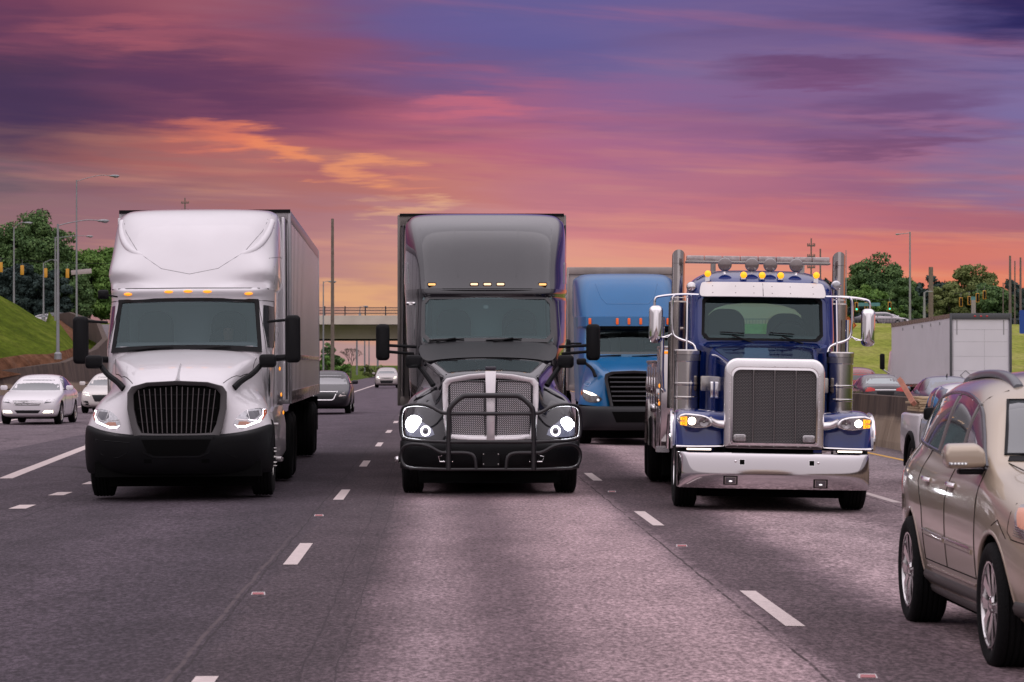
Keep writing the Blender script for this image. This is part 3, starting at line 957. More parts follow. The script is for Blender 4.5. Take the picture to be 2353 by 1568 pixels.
g = G(); g.bx(-24, 27, -.1, 15.9, 6.6, 6.98); g.build('deck', CONB, OB, smooth=False)

# road-side fence right of the bridge
FN = mat('grey_fence', (.09, .10, .13), .8)
g = G(); x = 27.5
while x < 120:
    g.bx(x, x + .06, 0, .08, 0, 1.0); x += .42
g.bx(27, 120, .02, .06, .9, .98); g.bx(27, 120, .02, .06, .1, .2)
o = g.build('roadside_fence', FN, None, smooth=False); o.location = (0, 377.6, 6.75)
tag(o, 'low dark picket fence along the cross road above the right grass slope', 'fence')

# guard rail seen below the bridge
g = G()
for y in range(150, 330, 4):
    g.bx(-10.35, -10.2, y, y + .15, -.3, .62)
prof = [(-10.15, .45), (-10.08, .52), (-10.15, .6), (-10.08, .68), (-10.15, .76), (-10.19, .76), (-10.19, .45)]
g.loops([[(x - 1.5 * max(0, (y - 250) / 80), y, z) for x, z in prof] for y in (148, 200, 250, 330)])
o = g.build('guard_rail', GALV, None, smooth=False)
tag(o, 'thin steel guard rail beyond the road edge, under the overpass', 'guard rail')
# ------------------------------------------------------------------ trees, poles, signals
def leaf_mat(name, a, b, c):
    m = bpy.data.materials.new(name); m.use_nodes = True
    nt = m.node_tree; N, L = nt.nodes, nt.links; p = N['Principled BSDF']
    geo = N.new('ShaderNodeNewGeometry'); tc = N.new('ShaderNodeTexCoord')
    n = N.new('ShaderNodeTexNoise'); n.inputs['Scale'].default_value = .35; n.inputs['Detail'].default_value = 4
    L.new(tc.outputs['Object'], n.inputs['Vector'])
    ad = N.new('ShaderNodeMath'); ad.operation = 'MULTIPLY_ADD'; ad.inputs[1].default_value = .35
    L.new(geo.outputs['Random Per Island'], ad.inputs[0]); L.new(n.outputs[0], ad.inputs[2])
    r = N.new('ShaderNodeValToRGB'); e = r.color_ramp.elements; e.new(.6)
    e[0].position = .42; e[1].position = .65; e[2].position = .92
    e[0].color = a + (1,); e[1].color = b + (1,); e[2].color = c + (1,)
    L.new(ad.outputs[0], r.inputs[0]); L.new(r.outputs[0], p.inputs['Base Color'])
    p.inputs['Roughness'].default_value = .75; p.inputs['Specular IOR Level'].default_value = .15
    return m
LEAFA = leaf_mat('foliage_green', (.05, .092, .036), (.088, .16, .055), (.16, .25, .09))
LEAFB = leaf_mat('foliage_bright', (.06, .125, .028), (.11, .21, .045), (.19, .31, .075))
LEAFD = leaf_mat('foliage_dark', (.028, .045, .042), (.04, .065, .058), (.06, .09, .075))
LEAFY = leaf_mat('foliage_yellow_green', (.11, .15, .05), (.17, .21, .07), (.26, .29, .11))
BARK = mat('bark', (.09, .075, .06), .95, bump=.5, bscale=6, var=.3)

def crown_mesh(name, W, H, D, nclump, per, leaf, seed, m, trunk_frac=.25, shape='round', gap=.0):
    rng = np.random.default_rng(seed)
    cl = []
    while len(cl) < nclump:
        p = rng.uniform(-1, 1, 3)
        r = np.linalg.norm(p)
        if r > 1 or r < .28: continue
        if shape == 'round' and p[2] < -.75: continue
        k = 1 + .22 * noise.noise(Vector((p[0] * 1.7 + seed, p[1] * 1.7, p[2] * 1.7)))
        if shape == 'pine': 
            f = max(.12, 1 - .8 * (p[2] * .5 + .5)); p = p * np.array([f, f, 1])
        cl.append(p * k)
    cl = np.array(cl)
    vs, fs = [], []
    ctr = cl * np.array([W / 2, D / 2, H * (1 - trunk_frac) / 2]) + np.array([0, 0, H * (trunk_frac + (1 - trunk_frac) / 2)])
    cs = rng.uniform(.6, 1.25, nclump) * (W + H) * .5 * .105
    c = np.repeat(ctr, per, 0); s = np.repeat(cs, per)
    n = len(c)
    d = rng.normal(size=(n, 3)); d /= np.linalg.norm(d, axis=1)[:, None]
    rad = rng.uniform(.35, 1.0, n) ** .6
    pos = c + d * (s * rad)[:, None] * np.array([1.3, 1.3, .85])
    nrm = d + rng.normal(size=(n, 3)) * .55 + np.array([0, 0, .35]); nrm /= np.linalg.norm(nrm, axis=1)[:, None]
    t = np.cross(nrm, rng.normal(size=(n, 3))); t /= np.linalg.norm(t, axis=1)[:, None]
    b = np.cross(nrm, t)
    ls = (leaf * rng.uniform(.6, 1.4, n))[:, None]
    q = np.stack([pos - t * ls * .5, pos + b * ls * .32, pos + t * ls * .6, pos - b * ls * .32], 1).reshape(-1, 3)
    me = bpy.data.meshes.new(name)
    me.vertices.add(len(q)); me.vertices.foreach_set('co', q.astype(np.float32).ravel())
    me.loops.add(n * 4); me.loops.foreach_set('vertex_index', np.arange(n * 4, dtype=np.int32))
    me.polygons.add(n); me.polygons.foreach_set('loop_start', np.arange(0, n * 4, 4, dtype=np.int32))
    me.polygons.foreach_set('loop_total', np.full(n, 4, dtype=np.int32))
    me.update(); me.validate()
    me.materials.append(m)
    return me, ctr

def tree(name, loc, W, H, seed, m, label, group=None, nclump=100, per=230, leaf=.42, trunk_frac=.22, D=None, shape='round', cat='tree'):
    root = empty(name, loc, label=label, cat=cat, group=group)
    me, ctr = crown_mesh('crown', W, H, D or W, nclump, per, leaf, seed, m, trunk_frac, shape)
    cr = bpy.data.objects.new('crown', me); link(cr, root)
    g = G(); r = max(.12, H * .018)
    g.tube([(0, 0, -.5), (.1, 0, H * .3), (.0, .1, H * .6), (0, 0, H * .88)], r, 8, r2=r * .2, sm=1)
    rnd = random.Random(seed)
    for i in range(10):
        c = ctr[rnd.randrange(len(ctr))]
        z0 = max(H * .15, c[2] * .55)
        g.tube([(0, 0, z0), (c[0] * .5, c[1] * .5, (z0 + c[2]) / 2 + .2), tuple(c)], r * .4, 5, r2=r * .08, sm=1)
    g.build('trunk', BARK, root)
    return root

def tree_at(name, px, ptop, Y, zb, wpx, seed, m, label, **k):
    top = CAMH + (CY - ptop) * Y / F
    return tree(name, ((px - CX) * Y / F, Y, zb), wpx * Y / F, (top - zb) * 1.0, seed, m, label, **k)

TL = 'trees beyond the left ramp'
tree_at('broadleaf_tree', 90, 494, 420, 6.8, 120, 1, LEAFA, 'tallest loose green tree left of the white truck, behind the lamp posts', group=TL, nclump=110, per=230)
tree_at('broadleaf_tree', 20, 512, 430, 6.8, 120, 2, LEAFA, 'tall dark green tree at the left edge above the grass mound', group=TL)
tree_at('broadleaf_tree', 142, 548, 440, 6.8, 80, 3, LEAFA, 'narrow green tree between the tall tree and the bright bushy trees', group=TL, nclump=60)
tree_at('broadleaf_tree', 205, 582, 410, 6.8, 110, 4, LEAFB, 'bright green bushy tree closest to the white truck cab', group=TL, trunk_frac=.06)
tree_at('broadleaf_tree', 262, 574, 415, 6.8, 110, 5, LEAFB, 'bright green tree half hidden behind the white truck cab', group=TL, trunk_frac=.06)
tree_at('broadleaf_tree', 168, 600, 400, 6.8, 80, 6, LEAFA, 'darker green bush tree below the blank street sign', group=TL, trunk_frac=.04, nclump=60)
tree_at('broadleaf_tree', 50, 610, 402, 6.8, 120, 7, LEAFD, 'low dark tree mass behind the orange signals, on the left', group=TL, trunk_frac=.04)
tree_at('broadleaf_tree', 118, 620, 398, 6.8, 90, 8, LEAFD, 'low dark tree behind the parked vehicles on the left overpass road', group=TL, trunk_frac=.04, nclump=60)
TR = 'trees beyond the right grass slope'
tree_at('broadleaf_tree', 2016, 596, 450, 6.8, 142, 11, LEAFA, 'large round dark green tree right of the right exhaust stack', group=TR, nclump=120, per=230, trunk_frac=.1)
tree_at('broadleaf_tree', 1992, 655, 432, 6.8, 100, 12, LEAFB, 'lower light green tree in front of the large round tree', group=TR, nclump=70, trunk_frac=.06)
tree_at('broadleaf_tree', 2075, 645, 440, 6.8, 80, 13, LEAFA, 'green tree right of the large round tree, behind a lamp post', group=TR, nclump=60, trunk_frac=.06)
tree_at('broadleaf_tree', 2232, 612, 455, 6.8, 116, 14, LEAFY, 'tall light green tree above the white box trailer', group=TR, nclump=90, trunk_frac=.1)
tree_at('broadleaf_tree', 2180, 655, 445, 6.8, 90, 15, LEAFY, 'yellow green tree above the middle of the white box trailer', group=TR, nclump=60, trunk_frac=.06)
tree_at('broadleaf_tree', 2282, 655, 442, 6.8, 90, 16, LEAFA, 'green tree above the right end of the white box trailer', group=TR, nclump=60, trunk_frac=.06)
tree_at('bush', 2058, 700, 425, 6.8, 44, 17, LEAFB, 'small bright green bush beside the right traffic signal', nclump=26, per=70, trunk_frac=.02, cat='bush')
tree_at('bush', 1975, 700, 428, 6.8, 70, 18, LEAFD, 'dark bush behind the rear of the right chrome mirror', nclump=26, per=70, trunk_frac=.02, cat='bush')
g3 = 'far dark pines on the right skyline'
k = 0
for px, pt in ((1905, 640), (1938, 668), (2098, 662), (2122, 652), (2150, 640), (2172, 648), (2196, 652), (2298, 664), (2322, 652), (2346, 660), (2215, 668), (2265, 662), (1880, 650)):
    k += 1
    lab = {2150: 'highest dark pine between the two lamp posts above the white trailer', 1880: 'dark pine behind the right end of the tow truck light bar', 1905: 'dark pine just right of the tow truck light bar',
           1938: 'dark pine peeking out beside the right exhaust stack', 2098: 'dark pine just right of the slim lamp post above the white trailer', 2122: 'dark pine behind the short round lamp post',
           2172: 'dark pine two crowns left of the tall light green tree', 2196: 'dark pine directly left of the tall light green tree', 2215: 'dark pine behind the left side of the tall light green tree',
           2265: 'dark pine behind the right shoulder of the tall light green tree', 2298: 'dark pine just left of the pale pole at the right', 2322: 'dark pine directly behind the pale pole at the right',
           2346: 'dark pine behind the dark pole nearest the right edge'}[px]
    tree_at('pine_tree', px, pt, 560 + (k % 3) * 22, 6.8, 52, 30 + k, LEAFD, lab, group=g3, nclump=45, per=60, leaf=.9, trunk_frac=.15)
# seen below the bridge
tree_at('broadleaf_tree', 762, 786, 470, -.5, 46, 51, LEAFA, 'green tree seen under the overpass beside the white trailer', nclump=40, per=70, trunk_frac=.1)
tree_at('bush', 790, 830, 300, -.3, 30, 52, LEAFB, 'green bush under the overpass above the black sedan', nclump=20, per=60, leaf=.35, trunk_frac=.02, cat='bush')
tree_at('bush', 750, 816, 330, -.3, 40, 53, LEAFB, 'grassy bush by the foot of the tall pole under the overpass', nclump=20, per=60, leaf=.35, trunk_frac=.02, cat='bush')
tree_at('bush', 860, 838, 420, -.3, 60, 54, LEAFY, 'low pale bushes above the silver hatchback', nclump=22, per=60, leaf=.35, trunk_frac=.02, cat='bush')
# bare tree under the bridge
rt = empty('bare_tree', (P(806, 850, 460).x, 460, -.5), label='bare branching tree seen under the overpass', cat='tree')
g = G(); rnd = random.Random(5)
def branch(p, d, l, r, n):
    q = p + d * l
    g.tube([p, (p + q) / 2 + Vector((rnd.uniform(-.1, .1), 0, .1)), q], r, 4, r2=r * .6)
    if n:
        for _ in range(3):
            branch(q, (d + Vector((rnd.uniform(-.8, .8), rnd.uniform(-.4, .4), rnd.uniform(-.2, .3)))).normalized(), l * .72, r * .62, n - 1)
branch(Vector((0, 0, 0)), Vector((0, 0, 1)), 1.6, .12, 5)
g.build('branches', BARK, rt)

WOODP = mat('weathered_wood', (.20, .16, .13), .9, bump=.4, bscale=10, var=.2)
def lamp_post(px, ptop, pbot, Y, wpx, label, arm=None, group='street lamp posts', m=GALV, name='lamp_post', head=True):
    b = P(px, pbot, Y); H = (pbot - ptop) * Y / F
    root = empty(name, b, label=label, cat='lamp post', group=group)
    r = wpx * Y / F / 2
    g = G(); g.tube([(0, 0, 0), (0, 0, H)], r, 12, r2=r * .55)
    g.lathe([(0, r * 2), (.35, r * 2), (.45, r * 1.1)], (0, 0, 0), 'z', 12)
    g.build('pole', m, root)
    if arm:
        q = P(arm[0], arm[1], Y) - b
        g = G(); g.tube([(0, 0, H - .1), (q.x * .3, 0, (H - .1) * .4 + q.z * .6 + .0), (q.x * .7, 0, q.z + .05), (q.x, 0, q.z)], r * .26, 8, sm=2)
        g.build('arm', m, root)
        if head:
            s = 1 if q.x > 0 else -1
            g = G(); g.ell((q.x + s * .25, 0, q.z - .02), (.38, .15, .09))
            g.ell((q.x + s * .35, 0, q.z - .08), (.2, .12, .08))
            g.build('lamp_head', GALV, root)
    return root
lamp_post(133, 515, 826, 176, 8.5, 'thick grey lamp post rising from the grass mound, long arm towards the white truck', (228, 507))
lamp_post(127, 545, 752, 290, 5, 'grey lamp post standing right behind the thick one, with a shorter arm', (200, 543))
lamp_post(176, 414, 835, 205, 5.5, 'tallest thin lamp post beside the white truck mirror, arm high in the sky', (255, 404))
lamp_post(32, 522, 715, 240, 5, 'grey lamp post at far left with its arm before the dark trees', (58, 512))
lamp_post(100, 604, 735, 330, 4.5, 'small lamp post above the parked vehicles on the left', (124, 598))
lamp_post(743, 647, 866, 255, 4.5, 'thin grey lamp post beside the tall pole left of the overpass gap', (757, 647))
lamp_post(2091, 533, 760, 375, 6, 'slim lamp post above the left end of the white box trailer', (2068, 538))
lamp_post(2124, 672, 760, 372, 8, 'short post with a round lamp beside the thick pole above the white trailer', (2133, 670))
lamp_post(1944, 575, 830, 300, 3.5, 'thin light pole just right of the right exhaust stack', None)
lamp_post(827, 704, 728, 392, 3, 'tiny twin lamp on the overpass deck between the trucks', (836, 704), m=GALV)
gp = 'utility poles'
def pole(px, ptop, pbot, Y, wpx, label, bars=0, m=WOODP, taper=.7):
    b = P(px, pbot, Y); H = (pbot - ptop) * Y / F; r = wpx * Y / F / 2
    root = empty('utility_pole', b, label=label, cat='utility pole', group=gp)
    g = G(); g.tube([(0, 0, 0), (0, 0, H)], r, 10, r2=r * taper); g.build('shaft', m, root)
    for i in range(bars):
        g = G(); w = 9 * Y / F; g.bx(-w, w, -.1, .1, H - 1.2 - i * 1.6, H - 1.0 - i * 1.6)
        for q in (-.9, -.5, .5, .9): g.lathe([(0, .09), (.3, .06)], (q * w, 0, H - 1.0 - i * 1.6), 'z', 6)
        g.build('crossarm', m, root)
    return root
pole(764, 503, 852, 250, 9, 'tall weathered pole in the gap between white trailer and overpass', m=WOODP)
pole(425, 455, 560, 600, 4, 'distant pole tip rising above the roof of the white truck', 2)
pole(1864, 548, 760, 420, 4.5, 'dark utility pole with cross arms behind the light bar of the blue tow truck', 3)
pole(1885, 572, 760, 400, 5, 'plain pole just right of the light bar of the blue tow truck')
pole(2139, 614, 760, 374, 12, 'thickest pale pole above the white box trailer', taper=.85)
pole(2321, 588, 760, 385, 7, 'pale pole above the right end of the white box trailer')
pole(2332, 600, 760, 430, 4, 'thin pole third from the right edge of the photo')
pole(2345, 592, 760, 392, 6, 'dark pole nearest the right edge of the photo')
pole(2305, 650, 760, 420, 3, 'faint thin pole before the right trees')
for i, (px, pt, w) in enumerate(((820, 786, 5), (838, 786, 4), (848, 786, 3), (868, 786, 5))):
    pole(px, 760, 862, 430 + i * 14, w, ['thick post under the overpass, left of four', 'second of four posts under the overpass', 'third of four posts under the overpass, the thinnest', 'rightmost of four posts under the overpass'][i], m=GALV)

# traffic signals
YEL = mat('signal_yellow', (.75, .36, .03), .5, coat=.2, var=.05)
SIGB = mat('signal_black', (.02, .02, .02), .6)
GRN = mat('green_lit', (.1, .9, .6), .4, emit=(.05, 1, .55), es=2.2)
def signal(px, pt, pb, Y, label, face=False, group='traffic signals', lit=False):
    c = P(px, (pt + pb) / 2, Y); H = (pb - pt) * Y / F; W = H * .36
    root = empty('traffic_signal', (c.x, Y, c.z - H / 2), label=label, cat='traffic signal', group=group)
    g = G(); g.rbox((0, 0, H / 2), (W, .2, H), .05, 'y', edge=.02); g.build('housing', YEL, root)
    g = G(); g.tube([(0, 0, H), (0, 0, H + .6)], .025, 6); g.build('hanger', GALV, root)
    if face:
        g = G(); g.rbox((0, -.112, H / 2), (W * .72, .02, H * .88), .05, 'y'); g.build('face', SIGB, root)
        for k in range(3):
            g = G(); z = H * (.2 + .3 * k)
            g.lathe([(-.135, .001), (-.13, W * .26), (-.12, W * .27)], (0, 0, z), 'y', 16)
            g.build('signal_lens', GRN if (lit and k == 0) else SIGB, root)
            g = G(); g.lathe([(-.12, W * .3), (-.32, W * .3)], (0, 0, z), 'y', 14); g.build('visor', SIGB, root)
    return root
sg = 'orange signals hanging over the left ramp'
YS = 372
signal(2, 603, 626, YS, 'orange traffic signal cut by the left edge of the photo', group=sg)
signal(51, 610, 632, YS, 'orange traffic signal second from the left edge', group=sg)
signal(105, 617, 638, YS, 'orange traffic signal between the second lamp post and the thick lamp post', group=sg)
signal(155, 618, 639, YS, 'orange traffic signal closest to the blank pale street sign', group=sg)
g = G(); a, b = P(-40, 590, YS), P(300, 606, YS)
g.tube([a, a.lerp(b, .5) - Vector((0, 0, .4)), b], .03, 4, sm=2); o = g.build('span_wire', BLK, None); tag(o, 'thin wire that carries the orange traffic signals', 'wire')
c = P(187, 625, YS); w = 47 * YS / F
SIGNP = mat('blank_sign_plate', (.5, .42, .42), .6, var=.06)
g = G(); g.box((0, 0, 0), (w, .04, 11 * YS / F), ry=math.radians(-5)); o = g.build('street_sign', SIGNP, None, bevel=.02); o.location = c
tag(o, 'pale blank street sign hanging beside the tall thin lamp post', 'street sign')
g = G(); o = None
bx_ = P(38, 690, 300); g.rbox((0, 0, 0), (1.3, .8, .7), .1, 'y', edge=.05); o = g.build('equipment_box', YEL, None); o.location = (bx_.x, 232, P(38, 699, 232).z + .1)
tag(o, 'small orange box peeking over the top of the grass mound', 'box')
sr = 'signals above the right cross road'
signal(1968, 695, 715, 372, 'yellow traffic signal showing green, left of the right chrome mirror arm end', True, sr, True)
signal(1990, 695, 713, 380, 'dark turned traffic signal half hidden by the right chrome mirror arm', True, sr)
signal(2044, 694, 714, 372, 'yellow traffic signal showing green, beside the small bright bush', True, sr, True)
signal(2208, 684, 705, 378, 'unlit dark traffic signal, left of four above the white trailer', True, sr)
signal(2227, 681, 701, 378, 'unlit dark traffic signal, second of four above the white trailer', True, sr)
signal(2246, 674, 695, 378, 'unlit dark traffic signal right of the small teal street sign', True, sr)
signal(2262, 668, 688, 378, 'unlit dark traffic signal highest of four above the white trailer', True, sr)
TEAL = mat('teal_sign', (.10, .28, .30), .5, var=.1)
for c, wd, lab in ((P(1996, 700, 376), 52, 'long teal street name sign behind the right chrome mirror arm'), (P(2237, 686, 380), 12, 'small teal street sign between four unlit signals')):
    g = G(); g.box((0, 0, 0), (wd * 376 / F, .04, 8 * 376 / F)); o = g.build('street_sign', TEAL, None, smooth=False); o.location = c
    tag(o, lab, 'street sign', 'teal street signs')
for s, lb_ in ((((1940, 688), (2060, 690)), 'thin wire holding the green lit traffic signals on the right'), (((2190, 676), (2290, 660)), 'thin wire holding the four unlit signals above the white trailer')):
    a, b = P(*s[0], 373), P(*s[1], 378)
    g = G(); g.tube([a, b], .03, 4); o = g.build('span_wire', BLK, None); tag(o, lb_, 'wire')
g = G(); g.tube([P(2237, 690, 380) - P(2237, 760, 380), Vector((0, 0, 0))], .3, 8); o = g.build('sign_post', mat('pale_post', (.4, .37, .35), .7), None); o.location = P(2237, 760, 380)
tag(o, 'pale post under the small teal street sign', 'post')

# blue sign at the right edge and orange diamond sign behind the stack
rt = empty('road_sign', (P(2352, 860, 210).x, 210, 1.0), label='plain blue road sign on a post cut by the right edge of the photo', cat='road sign')
g = G(); g.rbox((.55, 0, P(0, 740, 210).z - 1.0), (1.7, .05, 54 * 210 / F), .08, 'y'); g.build('panel', mat('sign_blue', (.005, .06, .36), .4, coat=.2), rt)
g = G(); g.bx(.2, .32, .03, .1, 0, P(0, 740, 210).z - 1.0); g.build('post', GALV, rt)
c = P(1949, 748, 250)
rt = empty('warning_sign', (c.x, 250, 1.2), label='orange diamond warning sign on a post, right of the right exhaust stack', cat='road sign')
s_ = 20 * 250 / F
g = G(); g.prism([(0, s_), (s_, 0), (0, -s_), (-s_, 0)], -.02, .02, 'y'); o = g.build('panel', mat('sign_orange', (.75, .15, .01), .5, coat=.1), rt, smooth=False); o.location = (0, 0, c.z - 1.2)
g = G(); g.ring([(0, -.03, s_ * .93), (s_ * .93, -.03, 0), (0, -.03, -s_ * .93), (-s_ * .93, -.03, 0)], [(0, -.03, s_ * .84), (s_ * .84, -.03, 0), (0, -.03, -s_ * .84), (-s_ * .84, -.03, 0)], (0, .006, 0))
o = g.build('border', SIGB, rt, smooth=False); o.location = (0, 0, c.z - 1.2)
g = G(); g.bx(-.05, .05, .03, .1, -1.0, c.z - 1.2); g.build('post', GALV, rt)
# ------------------------------------------------------------------ shared truck pieces
def sec_loop(half, z=None):
    """half outline from front centre round to rear centre -> closed loop (mirrored in x)"""
    h = [tuple(p) for p in half]
    return h + [(-p[0], p[1], p[2]) for p in reversed(h[1:-1])]

def vloft(levels):
    """levels: list of (z, [(x,y),...]) half outlines"""
    return [sec_loop([(x, y, z) for x, y in pts]) for z, pts in levels]

def trailer(root, y0, L, hw, z0, z1, skin, frame, ax, dx=0.0, name='trailer', wheels=True, ribs=True, lower=True, both=True):
    g = G(); g.bx(dx - hw + .004, dx + hw - .004, y0 + .06, y0 + L - .04, z0 + .1, z1 - .05)
    t = g.build(name, skin, root, smooth=False)
    g = G()
    for s in (-1, 1):
        g.bx(dx + s * (hw - .04), dx + s * (hw + .004), y0 - .01, y0 + .16, z0, z1)
        g.bx(dx + s * (hw - .04), dx + s * (hw + .01), y0 + L - .12, y0 + L, z0, z1)
    g.build('corner_post', frame, t, bevel=.008)
    g = G(); g.bx(dx - hw, dx + hw, y0 - .005, y0 + .1, z1 - .16, z1 + .01)
    g.bx(dx - hw, dx + hw, y0 - .005, y0 + .1, z0, z0 + .14)
    g.build('front_rail', frame, t, bevel=.008)
    g = G()
    for s in (-1, 1): g.bx(dx + s * (hw - .03), dx + s * (hw + .002), y0 + .17, y0 + L - .13, z1 - .17, z1 + .005)
    g.build('top_rail', frame, t, bevel=.006)
    g = G()
    for s in (-1, 1): g.bx(dx + s * (hw - .03), dx + s * (hw + .005), y0 + .17, y0 + L - .13, z0, z0 + .2)
    g.build('bottom_rail', STEEL, t, bevel=.006)
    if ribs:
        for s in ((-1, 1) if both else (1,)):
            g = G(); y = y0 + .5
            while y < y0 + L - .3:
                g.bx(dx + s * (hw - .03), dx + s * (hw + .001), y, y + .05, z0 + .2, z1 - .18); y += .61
            g.build('wall_post', mat('wall_post_dark_grey', (.20, .18, .19), .4), t, smooth=False)  # posts are thin dark grey strips along the wall
    if lower:
        for s in ((-1, 1) if both else (1,)):
            g = G(); g.bx(dx + s * (hw - .02), dx + s * (hw + .008), y0 + .4, y0 + L - .3, z0 + .68, z0 + .76)
            g.build('rub_rail', STEEL, t, bevel=.01)
    g = G(); g.bx(dx - .55, dx + .55, y0 + .3, y0 + L - .2, z0 - .25, z0 - .01); 
    for s in (-1, 1): g.bx(dx + s * .7 - .08, dx + s * .7 + .08, y0 + 2.9, y0 + 3.05, z0 - .85, z0 - .01)
    g.build('undercarriage', DARK, t, smooth=False)
    if wheels:
        for yy in (y0 + L - 1.6, y0 + L - 2.95):
            for s in (-1, 1): 
                wheel(t, dx + s * 1.03, yy, .52, .5, s)
        g = G()
        for s in (-1, 1): g.bx(dx + s * 1.28, dx + s * .72, y0 + L - .5, y0 + L - .47, .45, z0 - .05)
        g.build('mud_flap', RUB, t, smooth=False)
    return t

def drive_wheels(root, ys, hw=1.0):
    for yy in ys:
        for s in (-1, 1): wheel(root, s * hw, yy, .52, .56, s)

def chassis_and_light_blocker(root, y1, y2, z=.55, hw=.5):
    g = G(); g.bx(-hw, hw, y1, y2, z, z + .45)
    g.bx(-.9, .9, y1 + .35, y1 + .55, .42, .55)
    g.bx(-.35, .35, y1 + .2, y1 + 1.2, .5, 1.2)
    g.bx(-.98, .98, y1 + .45, y1 + .75, .15, .62); g.bx(-.80, .80, y1 + .75, y2 - 2.6, .14, .6); g.bx(-.6, .6, y2 - 2.6, y2 + .6, .2, .6)  # low wide boxes added to block light and blacken the road beneath
    g.bx(-1.15, 1.15, y2 - 4.4, y2 - 4.3, .2, 1.0)
    g.build('chassis_and_light_blocker', DARK, root, smooth=False)

def box_mirror(root, c, d, name='side_mirror', m=BLK, label=None, r=.06):
    g = G(); g.rbox(c, d, r, 'y', 5, edge=.045)
    o = g.build(name, m, root, sharp=60)
    g = G(); g.rbox((c[0], c[1] + d[1] / 2 + .002, c[2]), (d[0] * .86, .006, d[2] * .92), r * .8, 'y', 5)
    g.build('mirror_glass', CHR, o)
    return o

def seat(root, x, y, z, h=.75, w=.5):
    g = G(); g.rbox((x, y, z + h / 2), (w, .16, h), .2, 'y', 6, edge=.05)
    g.rbox((x, y - .25, z + .02), (w, .5, .16), .06, 'z', 4)
    return g.build('seat', SEATM, root)

def steering(root, x, y, z):
    g = G()
    a = math.radians(30)
    pts = [(x + .23 * math.cos(t), y + .23 * math.sin(t) * math.sin(a), z + .23 * math.sin(t) * math.cos(a)) for t in [i * math.pi / 10 for i in range(21)]]
    g.tube(pts, .016, 6); g.tube([(x - .22, y, z), (x + .22, y, z)], .015, 5)
    return g.build('steering_wheel', BLK, root)

def dashboard(root, y0, y1, z, hw, m=None):
    g = G(); g.loops([[(-hw, y0, z - .3), (-hw, y0, z), (-hw, (y0 + y1) / 2, z + .04), (-hw, y1, z - .06), (-hw, y1, z - .3)], [(hw, y0, z - .3), (hw, y0, z), (hw, (y0 + y1) / 2, z + .04), (hw, y1, z - .06), (hw, y1, z - .3)]])
    return g.build('dashboard', m or INT, root, sharp=60)

def driver(root, x, y, z, shirt):
    """seated person seen through the windscreen: head, neck, shoulders, both arms to the wheel"""
    sk = mat('skin', (.30, .17, .12), .6)
    me = bpy.data.meshes.new('person')
    J = [((0, 0, 0), .17), ((0, 0, .28), .16), ((0, 0, .46), .12), ((0, -.01, .55), .055), ((0, -.02, .62), .07), ((0, -.03, .71), .088), ((0, -.02, .80), .06),
         ((.17, 0, .44), .07), ((.24, -.08, .26), .052), ((.20, -.34, .22), .038), ((.18, -.42, .25), .03),
         ((-.17, 0, .44), .07), ((-.24, -.08, .26), .052), ((-.20, -.34, .22), .038), ((-.18, -.42, .25), .03)]
    E = [(0, 1), (1, 2), (2, 3), (3, 4), (4, 5), (5, 6), (2, 7), (7, 8), (8, 9), (9, 10), (2, 11), (11, 12), (12, 13), (13, 14)]
    me.from_pydata([(x + p[0], y + p[1], z + p[2]) for p, r in J], E, [])
    o = bpy.data.objects.new('person', me); COL.objects.link(o)
    md = o.modifiers.new('k', 'SKIN'); md2 = o.modifiers.new('s', 'SUBSURF'); md2.levels = md2.render_levels = 1
    for v, (p, r) in zip(me.skin_vertices[0].data, J): v.radius = (r, r)
    me.skin_vertices[0].data[0].use_root = True
    me.materials.append(sk); me.materials.append(shirt)
    bake(o)
    o.data.materials.clear(); o.data.materials.append(sk); o.data.materials.append(shirt)
    for p in o.data.polygons:
        c = p.center
        p.material_index = 1 if c.z < z + .52 and not (c.y < y - .3) else 0
    o.data.shade_smooth()
    g = G(); g.ell((x, y - .01, z + .80), (.095, .11, .07)); h = g.build('hair', mat('dark_hair', (.02, .015, .012), .8), o)
    g = G(); g.ell((x, y - .115, z + .70), (.016, .02, .022)); g.build('nose', sk, o)
    g = G()
    for s in (-1, 1): g.ell((x + s * .033, y - .105, z + .725), (.013, .008, .008))
    g.build('eyes', BLK, o)
    return o

